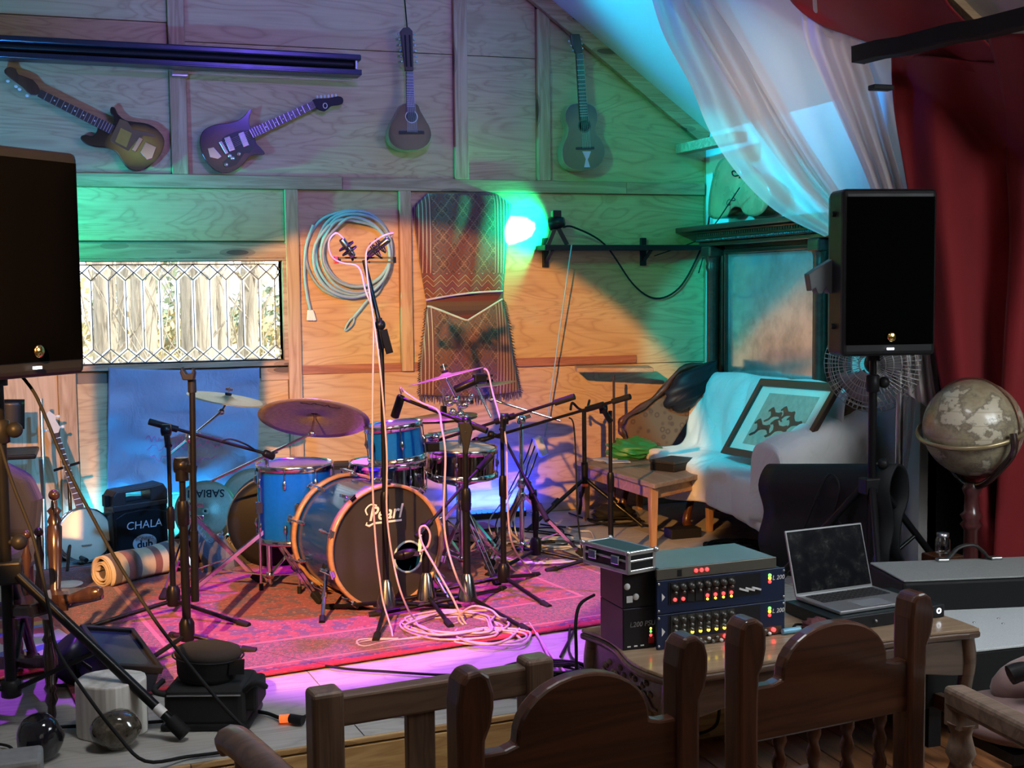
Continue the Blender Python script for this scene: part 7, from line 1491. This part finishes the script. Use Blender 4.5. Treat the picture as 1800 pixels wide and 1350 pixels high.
# rack units
r0q, r1q = HZ(1154, 1143, ZG), HZ(1378, 1113, ZG); x = (r1q-r0q).normalized(); y = V((-x.y, x.x, 0)); W_ = (r1q-r0q).length; DR = .26; zt_ = ZAT(r0q, 1021); zu = ZAT(r0q, 1001)
def rack(z0, z1, Wq, label, dx=0.):
    tt = thing('rack_unit', V((r0q.x, r0q.y, z0)), label, 'audio gear', 'stacked rack units'); return tt, frame(r0q*1+x*dx+V((0, 0, z0-ZG)), x, y, (0, 0, 1)), z1-z0
hh_ = (zt_-ZG)/2
for i, (z0, z1, lab) in enumerate(((ZG, ZG+hh_*1.02, 'navy L 200 rack unit with rows of knobs and yellow lamps, lowest of the stack'), (ZG+hh_*1.02, zt_, 'navy L 200 rack unit with glowing red lamps, middle of the stack'))):
    tt, Tq, H_ = rack(z0+.001, z1, W_, lab)
    m = MB(); m.box2((.012, .004, .002), (W_-.012, DR, H_-.002), Tq); part(m, 'case', DKP, tt)
    m = MB(); m.box2((0, -.004, 0), (W_, .004, H_-.001), Tq); part(m, 'front_panel', NAVB, tt, bevel=.002)
    b0y, b1y = (.26, .92) if i == 1 else (.34, .95)
    m = MB(); m.box2((W_*.085, -.0055, H_*b0y), (W_*.80, -.004, H_*b1y), Tq); part(m, 'module_bay', DKP, tt)
    for k in range(8):
        xx = W_*(.13+.062*k)
        m = MB(); m.box2((xx-W_*.028, -.008, H_*(b0y+.03)), (xx+W_*.028, -.0055, H_*(b1y-.03)), Tq); md = part(m, 'module', plain('module_face_%d' % i, (.018, .018, .02) if i else (.05, .05, .045), .4, .2) if k == 0 else MODM, tt); MODM = md.data.materials[0]
        for q, (zz, r) in enumerate(((.80, .010), (.64, .006), (.5, .006)) if i == 0 else ((.76, .011), (.62, .005))):
            mm = MB(); mm.lathe([(r, 0), (r*.85, .012), (0, .013)], 10, Tq @ frame((xx, -.008, H_*zz), (1, 0, 0), (0, 0, 1), (0, -1, 0))); part(mm, 'knob', DSTEEL if q else KNOBM, md)
        if i == 0: disk(tt, Tq @ tr(0, -.007, 0), xx+W_*.008, H_*.41, .0055, LEDY, 'lamp')
        else:
            if k not in (2, 3): disk(tt, Tq @ tr(0, -.007, 0), xx, H_*(.42 if k > 3 else .40), .006, LEDR, 'lamp')
            if k > 3: disk(tt, Tq @ tr(0, -.007, 0), xx, H_*.31, .004, LEDY, 'lamp')
    if i == 1:
        for k in range(3): m = MB(); m.bar(Tq @ V((W_*(.63+.05*k), -.008, H_*.50)), Tq @ V((W_*(.70+.05*k), -.008, H_*.40)), .006, .004, (0, 1, 0)); part(m, 'fader', PRN, tt)
    for zz, c in ((.80, LEDG), (.71, LEDY), (.60, LEDR)) : disk(tt, Tq @ tr(0, -.003, 0), W_*.875, H_*zz, .0055, c, 'meter_lamp')
    panel_text(tt, Tq @ tr(0, -.002, 0), W_*.945, H_*.70, 'L 200', .021, shear=.2)
    mm = MB(); mm.prism([(W_*.035, H_*.62), (W_*.06, H_*.5), (W_*.035, H_*.38)], .0045, .0052, Tq @ frame((0, 0, 0), (1, 0, 0), (0, 0, 1), (0, -1, 0))); part(mm, 'panel_mark', PRN, tt)
    if i == 0:
        m = MB(); m.box2((W_*.06, -.007, .004), (W_*.97, -.004, H_*.25), Tq); part(m, 'lower_panel', plain('bronze_panel', (.10, .07, .045), .4, .4), tt)
        for k in range(26):
            zz = H_*(.07+.10*(k % 2)); xx = W_*(.10+.032*k); c = LEDR if k in (13, 17, 25) else (DSTEEL if k % 3 else PRN); disk(tt, Tq @ tr(0, -.006, 0), xx, zz, .007 if c is LEDR else .0055, c, 'button', .008)
    for cx_ in (.012, .988):
        for cz_ in (.1, .9): disk(tt, Tq @ tr(0, -.003, 0), W_*cx_, H_*cz_, .004, STEEL, 'rack_screw')
tt, Tq, H_ = rack(zt_+.001, zu, W_, 'grey one unit rack panel with three red lamps, on top of the rack stack')
m = MB(); m.box2((.012, .004, .001), (W_*.92, DR*.95, H_), Tq); part(m, 'case', plain('pale_top_metal', (.45, .45, .44), .35, .8), tt)
m = MB(); m.box2((0, -.004, 0), (W_*.93, .004, H_), Tq); part(m, 'front_panel', plain('grey_brown_panel', (.13, .12, .10), .4, .5), tt, bevel=.002)
for k in range(3): disk(tt, Tq @ tr(0, -.003, 0), W_*(.295+.042*k), H_*.55, .0065, LEDR, 'lamp')
m = MB(); m.box2((W_*.155, -.006, H_*.2), (W_*.185, -.004, H_*.8), Tq); part(m, 'switch', DKP, tt)
# interface and laptop
i0, i1 = HZ(1464, 1112, ZG), HZ(1658, 1084, ZG); x = (i1-i0).normalized(); y = V((-x.y, x.x, 0)); W_ = (i1-i0).length; zi = ZAT(i0, 1089); Tq = frame((i0.x, i0.y, ZG+.001), x, y, (0, 0, 1)); H_ = zi-ZG; DI = .27
t = thing('audio_interface', i0, 'black one unit audio interface under the laptop', 'audio gear')
m = MB(); m.box2((.0, .004, .003), (W_, DI, H_), Tq); part(m, 'case', plain('teal_black_metal', (.012, .022, .024), .4, .5), t, bevel=.002)
m = MB(); m.box2((0, -.006, 0), (W_, .004, H_), Tq); part(m, 'front_panel', DKP, t, bevel=.003)
for u, r, m_ in ((.14, .004, LEDW), (.36, .004, STEEL), (.62, .014, BLACKM), (.64, .004, STEEL)): disk(t, Tq @ tr(0, -.005, 0), W_*u, H_*.5, r, m_, 'front_control', .010)
m = MB(); m.tube([Tq @ V((W_*.945+.008*cos(a*pi/6), -.0075, H_*.55+.008*sin(a*pi/6))) for a in range(12)], .0022, 5, True); part(m, 'lit_ring', LEDW, t)
l0, l1, l2 = HZ(1483, 1082, zi), HZ(1588, 1060, zi), HZ(1398, 1055, zi); lx = (l2-l0); ly = (HZ(1533, 1036, zi)-l2); SIL = plain('laptop_silver', (.34, .34, .35), .32, .7, .06, 30)
hx_ = (HZ(1533, 1036, zi)-HZ(1398, 1055, zi)); HW = hx_.length; hx_ = hx_.normalized(); hy_ = V((hx_.y, -hx_.x, 0)); hb = HZ(1398, 1055, zi); KD = max(.20, min(.27, (l0-hb).dot(hy_))); TL_ = frame((hb.x, hb.y, zi+.002), hx_, hy_, (0, 0, 1))
TLr = frame((hb.x, hb.y, zi+.002), hx_, -hy_, (0, 0, 1))
t = thing('laptop', hb, 'open silver laptop with a dark smudged screen, on the audio interface', 'laptop')
m = MB(); m.box2((0, -KD, 0), (HW, 0, .014), TLr); part(m, 'base', SIL, t, bevel=.004)
KEYM = plain('dark_keys', (.02, .02, .022), .5)
for r_ in range(5):
    for k in range(13): m = MB(); m.box((HW*(.10+.0665*k), -KD*(.14+.085*r_), .0148), (HW*.055, KD*.068, .002), TLr); part(m, 'key', KEYM, t)
m = MB(); m.box((HW*.5, -KD*.78, .0142), (HW*.36, KD*.32, .001), TLr); part(m, 'trackpad', plain('trackpad_grey', (.30, .31, .34), .25, .4), t)
s0v, s1v = hb+V((0, 0, .016)), DP(1370, 938, PX(hb)[2]+.02); up_ = (DP(1372, 939, PX(hb)[2]+.10)-hb); upl = min(.26, up_.length); back = (-hy_*.28+V((0, 0, .96))).normalized()
SHs = (ZAT(hb+(-hy_*.07), 939)-zi)/.96; TS = frame(hb+V((0, 0, .012)), hx_, back, hx_.cross(back))
m = MB(); m.box2((0, 0, -.004), (HW, SHs, .003), TS); part(m, 'lid', SIL, t, bevel=.003)
dq = NT('smudged_dark_screen'); dq.b.inputs['Specular IOR Level'].default_value = .15; n_ = dq.noise(scale=22., detail=4., rough=.7); SCR = dq.fin(dq.mix(dq.math('MULTIPLY', dq.math('SUBTRACT', n_, .5, clamp=True), 1.2), (.006, .006, .008), (.06, .06, .055)), dq.math('MULTIPLY_ADD', n_, .35, .05))
m = MB(); m.box2((.006, .010, .003), (HW-.006, SHs-.006, .0038), TS); part(m, 'screen', SCR, t)
m = MB(); c = HZ(1391, 1114, ZG); m.rod(c-gx*.035+V((0, 0, .011)), c+gx*.035+V((0, 0, .011)), .010, 12); single(m, 'battery_cell', plain('pale_blue_wrap', (.16, .42, .60), .3), 'pale blue cylinder lying on the carved table beside the rack stack', 'battery')
m = MB(); c = HZ(1438, 1108, ZG); m.ball((c.x, c.y, ZG+.020), (.055, .04, .022), 24, 14, None, gbf); single(m, 'pouch', plain('dark_red_pouch', (.10, .025, .03), .7), 'crumpled dark red pouch on the carved table in front of the interface', 'pouch')
k = MB(); c = HZ(1412, 1106, ZG); k.tube(spline([c+V((.03*cos(a*1.7)*(1+.2*a % .5), .03*sin(a*1.7), .006+.003*(a % 3))) for a in range(9)], 4), .003, 5); single(k, 'earphone_cord', RUBBER, 'tangled thin black cord beside the dark red pouch', 'cord')
# ---------------------------------------------------------------- wooden chairs in the foreground, seen from behind
def backchair(p1, p2, ztop):
    c = (p2-p1); c.z = 0; Wc = c.length; c = c.normalized(); fwd = V((-c.y, c.x, 0)); T_ = frame((p1.x, p1.y, ROOMZ), c, fwd, (0, 0, 1)); return T_, Wc, ztop-ROOMZ
pB1, pB2 = DP(822, 1170, 2.38), DP(1202, 1116, 2.60); TB, WB, HB_ = backchair(pB1, pB2, .5*(pB1.z+pB2.z))
POST = [(-.030, 0), (.022, 0), (.022, .70), (.024, .765), (.036, .79), (.043, .825), (.043, .855), (.034, .885), (.014, .90), (-.014, .897), (-.028, .88), (-.034, .84), (-.034, .78)]
def backframe(name, T_, Wc, Hc_, label, group):
    t = thing(name, T_.translation, label, 'chair', group); t.matrix_world = T_; k = Hc_/.90
    for x0 in (0, Wc):
        m = MB(); m.prism([(x0+a, b*k) for a, b in POST], -.034, .030, frame((0, 0, 0), (1, 0, 0), (0, 0, 1), (0, -1, 0))); part(m, 'back_post', DARKW, t, local=True, bevel=.010, seg=3)
    A0, A1, zr = .085, Wc-.085, .80*k; P = [(.015, .605*k), (Wc-.015, .605*k), (Wc-.015, .735*k), (A1+.015, .735*k)]
    for i in range(17): a = pi*i/16; P.append((Wc/2+(A1-A0)/2*cos(a)*.94, .742*k+.115*k*sin(a)**.9))
    P += [(A0-.015, .735*k), (.015, .735*k)]
    m = MB(); m.prism(P, -.018, .018, frame((0, 0, 0), (1, 0, 0), (0, 0, 1), (0, -1, 0))); part(m, 'crest_rail', DARKWX, t, local=True, bevel=.006)
    for i in range(4):
        x = Wc*(.2+.2*i); m = MB(); n_ = 26; L0, L1_ = .36, .61*k
        def tw(u, v): a = 2*pi*u; r = .014*(1+.30*cos(2*(a+v*14))) ; r *= 1; return (x+r*cos(a), r*sin(a), L0+(L1_-L0)*v)
        m.grid(12, n_, tw, wrap=True); part(m, 'twisted_spindle', DARKW, t, local=True)
    m = MB(); m.bar((.0, 0, .345), (Wc, 0, .345), .035, .04, (0, 0, 1)); part(m, 'lower_rail', DARKWX, t, local=True, bevel=.004)
    m = MB(); m.box2((-.02, .0, .295), (Wc+.02, .40, .325)); part(m, 'seat', DARKWX, t, local=True, bevel=.010)
    for x0 in (.0, Wc): m = MB(); turned(m, (x0, .37, 0), (x0, .37, .295), [(0, .018), (.2, .024), (.5, .018), (.6, .028), (.7, .02), (1, .028)]); part(m, 'front_leg', DARKW, t, local=True)
    return t
backframe('carved_chair', TB, WB, HB_, 'dark wooden chair with arched back and round topped posts, nearest the camera', 'arch backed wooden chairs in the foreground')
pC1, pC2 = DP(1308, 1081, 2.84), DP(1605, 1040, 3.06); TC, WC, HC_ = backchair(pC1, pC2, .5*(pC1.z+pC2.z))
backframe('carved_chair', TC, WC, HC_, 'dark wooden chair with arched back in front of the gear table, twisted spindles showing', 'arch backed wooden chairs in the foreground')
# low square backed chair
pA1, pA2 = DP(570, 1209, 2.80), DP(940, 1153, 3.03); TA, WA, HA = backchair(pA1, pA2, .5*(pA1.z+pA2.z))
t = thing('square_back_chair', TA.translation, 'dark wooden chair with a low square open back, left of the arched chairs', 'chair'); t.matrix_world = TA
for x0 in (0, WA): m = MB(); m.box2((x0-.037, -.035, 0), (x0+.037, .035, HA)); part(m, 'back_post', GREYWZ, t, local=True, bevel=.012, seg=3)
m = MB(); m.box2((.03, -.024, HA-.088), (WA-.03, .024, HA-.018)); part(m, 'top_rail', GREYW, t, local=True, bevel=.006)
m = MB(); m.box2((WA*.43-.035, -.012, .33), (WA*.43+.035, .012, HA-.07)); part(m, 'back_slat', GREYWZ, t, local=True, bevel=.004)
m = MB(); m.box2((-.02, 0, .30), (WA+.02, .42, .33)); part(m, 'seat', GREYW, t, local=True, bevel=.008)
m = MB(); m.box2((.02, -.02, .27), (WA-.02, .02, .33)); part(m, 'lower_rail', GREYW, t, local=True, bevel=.004)
for x0 in (0, WA): m = MB(); turned(m, (x0, .39, 0), (x0, .39, .30), [(0, .018), (.2, .026), (.45, .018), (.6, .03), (.75, .02), (1, .03)]); part(m, 'front_leg', GREYWZ, t, local=True)
# arm chairs cut by the frame
t = thing('arm_chair', HZ(440, 1500, ROOMZ), 'brown wooden chair arm end at the lower left, rest of the chair below the frame', 'chair')
a, b = DP(408, 1300, 2.55), DP(560, 1440, 2.15); m = MB(); m.tube(spline([a+V((0, 0, -.03)), a+V((.0, 0, .0)), a.lerp(b, .35)+V((0, 0, .008)), b], 6), [.022+.012*min(1, i/5) for i in range(19)], 10, flat=.9); part(m, 'arm', wood('mauve_brown_wood', 'x', (.15, .085, .065), (.09, .05, .04), .4, 1, False, .2), t, bevel=0)
m = MB(); q = a.lerp(b, .22); turned(m, (q.x, q.y, ROOMZ), (q.x, q.y, q.z), [(0, .03), (.3, .022), (.6, .03), (.8, .018), (.88, .03), (1, .028)]); part(m, 'arm_post', DARKW, t)
q = b+V((.0, -.0, 0)); m = MB(); m.box2((q.x-.03, q.y-.03, ROOMZ), (q.x+.03, q.y+.03, q.z+.02)); part(m, 'back_post', DARKW, t)
t = thing('arm_chair', HZ(1690, 1500, ROOMZ), 'weathered wooden armchair at the lower right with a turned arm post', 'chair')
BLEACH = wood('weathered_grey_brown_wood', 'x', (.26, .18, .13), (.15, .10, .07), .5, 1, False, .1); BLEACHZ = wood('weathered_grey_brown_upright', 'z', (.26, .18, .13), (.15, .10, .07), .5, 1, False, .1)
a, b = DP(1676, 1222, 3.05), DP(1890, 1330, 2.55); m = MB(); m.bar(a, b, .058, .056); part(m, 'arm', BLEACH, t, bevel=.014, seg=3)
q = DP(1690, 1255, 3.02); m = MB(); m.box((q.x, q.y, q.z+.01), (.056, .056, .08)); turned(m, (q.x, q.y, ROOMZ), (q.x, q.y, q.z-.02), [(0, .020), (.15, .028), (.35, .018), (.42, .03), (.58, .036), (.70, .030), (.76, .022), (.79, .032), (.83, .024), (.87, .036), (.91, .030), (.95, .024), (1, .034)], 18); part(m, 'arm_post', BLEACHZ, t)
m = MB(); m.box2((b.x-.03, b.y-.03, ROOMZ), (b.x+.03, b.y+.03, b.z+.35)); part(m, 'back_post', BLEACHZ, t, bevel=.006)
q = DP(1850, 1390, 2.8); m = MB(); m.bar((a.x, a.y, ROOMZ+.42), (b.x, b.y, ROOMZ+.42), .04, .05); part(m, 'seat_rail', BLEACH, t)
oc = DP(1800, 1262, 3.55); t = thing('office_chair', (oc.x, oc.y, ROOMZ), 'mauve upholstered swivel chair at the right edge, behind the weathered armchair', 'chair')
m = MB(); m.ball(oc, (.21, .20, .055), 26, 14); m2 = MB(); part(m, 'seat', WINE, t)
m = MB(); m.ball(oc+V((.14, .06, .07)), (.20, .08, .09), 20, 12); part(m, 'seat_back', WINE, t)
m = MB(); m.box((oc.x, oc.y, oc.z-.055), (.30, .28, .03)); m.rod((oc.x, oc.y, ROOMZ+.08), (oc.x, oc.y, oc.z-.05), .03, 12); part(m, 'column', BLACK, t)
for k in range(5): a = 2*pi*k/5; m = MB(); m.bar((oc.x, oc.y, ROOMZ+.09), (oc.x+.27*cos(a), oc.y+.27*sin(a), ROOMZ+.06), .04, .03); m.ball((oc.x+.27*cos(a), oc.y+.27*sin(a), ROOMZ+.03), .03, 10, 8); part(m, 'caster_arm', BLACK, t)
m = MB(); m.tube(spline([DP(1775, 1187, 3.5), DP(1800, 1180, 3.5), DP(1850, 1184, 3.5)], 5), .028, 10); p = DP(1840, 1188, 3.5); m.rod(p, (oc.x+.15, oc.y, oc.z-.05), .014, 8); part(m, 'arm_rest', BLACK, t)
# ---------------------------------------------------------------- cables on the floor, small things
rr = random.Random(21)
def coil(name, px, py, rx, ry, turns, m_, label, r=.0052, z0=.012, seed=1, cat='cable', group=None, zz=0.0, squash=1.0, extra=()):
    c = HZ(px, py, zz); q = random.Random(seed); pts = []
    for k in range(turns*7):
        a = 2*pi*k/7; j = q.uniform(.65, 1.15); pts.append(c+rth*(rx*j*cos(a)+q.uniform(-.02, .02))+fwdh*(ry*j*sin(a)+q.uniform(-.02, .02))+V((0, 0, z0+r*.9*(k/7)*squash+.004*q.random())))
    pts += [HZ(*e, zz)+V((0, 0, z0)) for e in extra]
    k = MB(); k.tube(spline(pts, 4), r, 6); return single(k, name, m_, label, cat, group)
def floorcable(pts, m_, label, r=.005, zz=0.0, z0=.012, group=None, name='floor_cable'):
    P = [HZ(p[0], p[1], zz)+V((0, 0, z0)) if len(p) == 2 else (DP(*p[:3])) for p in pts]; k = MB(); k.tube(spline(P, 6), r, 6); return single(k, name, m_, label, 'cable', group)
coil('microphone_cable', 800, 1108, .23, .20, 6, PALEC, 'coiled heap of pale cables lit violet on the front of the rug', extra=((700, 1130), (640, 1142), (632, 1130), (700, 1128)))
coil('microphone_cable', 868, 1130, .17, .12, 3, PALEC, 'loose loops of pale cable on the violet lit stage edge beside the cable heap', seed=4, extra=((930, 1100), (962, 1155), (975, 1175)))
floorcable(((815, 1104), (806, 1085, 5.32), (830, 1066, 5.28), (862, 1072, 5.25), (880, 1086, 5.22), (905, 1094), (940, 1096), (990, 1090), (1040, 1078)), PALEC, 'pale cable arching over the rug from the heap towards the gear table')
GREYC = plain('grey_white_cable', (.42, .42, .41), .5)
coil('floor_cable', 960, 975, .42, .32, 4, GREYC, 'grey cables tangled on the rug below the right end of the drum kit', seed=6, r=.0055, extra=((1040, 940), (1010, 935), (930, 905)))
coil('floor_cable', 985, 962, .22, .16, 4, GREYC, 'pale grey cable coil on the rug in front of the wall', seed=9, r=.005, group=None)
coil('floor_cable', 905, 950, .36, .25, 3, RUBBER, 'black cables tangled on the rug behind the right drum stands', seed=13, r=.005)
floorcable(((1000, 942), (1040, 965), (1010, 985), (960, 978), (930, 1000)), GREYC, 'pale cable wandering off the right edge of the rug')
coil('floor_cable', 1298, 968, .17, .15, 6, RUBBER, 'black cable coil on the stage floor before the sofa and the rubber mat', seed=3, r=.0055, extra=((1390, 990), (1420, 1010)))
coil('floor_cable', 1085, 922, .16, .12, 3, RUBBER, 'black cable loops on the floor under the low table', seed=5, r=.0055, extra=((1160, 935), (1180, 940)))
floorcable(((1000, 905), (1030, 915), (1080, 920), (1000, 930), (950, 925)), RUBBER, 'black cable curving along the floor from the wall to the low table')
# bundle and its box at the wall
sb = WY(950, 784, .06)
t = thing('snake_box', sb, 'white multi cable box hanging by the wall behind the drum stands', 'cable box')
m = MB(); m.bar(WY(943, 768, .055), WY(956, 801, .055), .052, .05, (0, -1, 0)); part(m, 'body', plain('white_blue_plastic', (.62, .62, .78), .4), t, bevel=.006)
for k in range(7):
    m = MB(); p = WY(936+1.5*k, 772+4*k, .07); q = HZ(905+rr.uniform(-40, 30), 945+rr.uniform(-12, 12), .01); m.tube(spline([p, p+V((-.08, -.08, -.12)), p.lerp(q, .55)+V((-.05, -.03, .0)), q+V((0, .05, .08)), q], 5), .0042, 5); part(m, 'tail_cable', GREYC if k % 3 else RUBBER, t)
# black cables on the bare front of the stage
coil('floor_cable', 965, 1190, .17, .10, 6, RUBBER, 'tangled black cables on the stage edge left of the carved table', seed=8, r=.005, extra=((1000, 1150), (1002, 1105)))
coil('floor_cable', 930, 1215, .20, .07, 4, RUBBER, 'black cable loops on the stage edge behind the square backed chair', seed=15, r=.005)
for i, (px, py) in enumerate(((880, 1222), (893, 1228), (905, 1218))):
    m = MB(); c = HZ(px, py); m.rod(c+V((-.025, 0, .016)), c+V((.025, .01, .016)), .011, 10); single(m, 'cable_plug', plain('blue_grey_plug', (.10, .16, .22), .4), ('leftmost blue grey cable plug on the stage edge', 'front blue grey cable plug on the stage edge', 'rightmost blue grey cable plug on the stage edge')[i], 'plug')
floorcable(((410, 1138), (440, 1146), (520, 1165), (600, 1180), (680, 1186), (780, 1192), (850, 1190)), RUBBER, 'thin black cable running along the front of the rug')
floorcable(((1005, 1075), (1024, 1090), (1012, 1108), (985, 1160)), RUBBER, 'short black cable at the right front corner of the rug')
floorcable(((930, 1100), (950, 1130), (975, 1165), (1000, 1195)), PALEC, 'pale cable leading off the rug to the carved table')
floorcable(((430, 1254), (470, 1260), (498, 1270), (530, 1268), (560, 1256), (620, 1250), (680, 1262), (760, 1258)), RUBBER, 'black power cable on the bare stage edge with a glowing orange connector', r=.007)
c = HZ(508, 1273); t = thing('cable_connector', c, 'black power connector with a glowing orange end on the stage edge', 'plug')
m = MB(); m.rod(c+rth*.005+V((0, 0, .02)), c+rth*.05-fwdh*.02+V((0, 0, .02)), .016, 10); part(m, 'plug', BLACK, t)
m = MB(); m.rod(c-rth*.03+V((0, 0, .018)), c+rth*.005+V((0, 0, .02)), .014, 10); part(m, 'lit_end', emit('orange_glow', (1, .16, .03), .9), t)
# leads from the left loudspeaker
k = MB(); k.tube(spline([DP(30, 652, 4.1), DP(60, 690, 4.05), DP(85, 745, 4.0), DP(112, 810, 3.98), DP(150, 885, 3.95), DP(205, 985, 3.9), DP(262, 1075, 3.88), DP(302, 1130, 3.86), DP(350, 1190, 3.8), DP(400, 1250, 3.74), DP(450, 1297, 3.7), DP(500, 1342, 3.62), DP(560, 1385, 3.5)], 5), .0055, 7)
single(k, 'speaker_cable', RUBBER, 'long black cable slanting from the left loudspeaker across the stage to the front', 'cable')
k = MB(); k.tube(spline([DP(0, 780, 3.95), DP(22, 850, 3.93), DP(60, 950, 3.9), DP(85, 1065, 3.88), DP(100, 1140, 3.86), HZ(150, 1218, .25), HZ(205, 1290, .12), HZ(255, 1338, .04), HZ(330, 1330, .012), HZ(395, 1322, .012)], 5), .0055, 7)
single(k, 'speaker_cable', RUBBER, 'black cable hanging past the left speaker pole and lying along the stage edge', 'cable')
floorcable(((90, 1285), (150, 1282), (260, 1276), (300, 1272), (360, 1262)), RUBBER, 'black cable lying behind the pale log', r=.006)
floorcable(((-20, 1312), (15, 1318), (22, 1330), (5, 1338), (-20, 1334)), RUBBER, 'small black cable loop on the stage at the left edge')
k = MB(); k.tube(spline([HZ(1012, 1118, ZG)+V((0, 0, .15)), DP(1024, 1120, 4.22), DP(1026, 1200, 4.2), DP(1022, 1290, 4.2), HZ(1030, 1340, ROOMZ)], 5), .006, 6)
k2 = MB(); k2.tube(spline([DP(1044, 1046, 4.45), DP(1020, 1062, 4.3), DP(1012, 1095, 4.22), DP(1013, 1150, 4.2), DP(1012, 1250, 4.2), DP(1010, 1370, 4.2)], 6), .006, 6); single(k2, 'electric_cable', RUBBER, 'black power cord hanging down the left end of the carved table', 'cord')
k = MB(); k.tube(spline([DP(1265, 1240, 4.1), DP(1258, 1275, 4.2), DP(1225, 1290, 4.3), DP(1190, 1285, 4.3)], 6), .006, 6); single(k, 'electric_cable', RUBBER, 'black cord sagging beneath the carved table, seen between the chairs', 'cord')
k = MB(); k.tube(spline([WY(1258, 262, .12), WY(1250, 350, .12), WY(1238, 440, .10), WY(1228, 480, .06)], 6), .004, 6); k.tube(spline([WX(1300, 330, 1.1), WX(1280, 360, 1.12), WX(1258, 392, 1.14), WY(1232, 420, .08), WY(1150, 450, .05)], 6), .0035, 6); single(k, 'hanging_wire', RUBBER, 'thin dark wires dangling in front of the cello in the far right corner', 'cord')
# green patch of light on the rug
gp = HZ(1000, 1080); spot('green_floor_spot', (gp.x-.35, gp.y+.9, 1.6), gp, (.05, 1, .45), 26, 8, .6, .02)
spot('cyan_floor_spot', (gp.x+.1, gp.y+1.0, 1.6), gp+V((.10, .03, 0)), (.15, .75, 1), 22, 7, .6, .02)
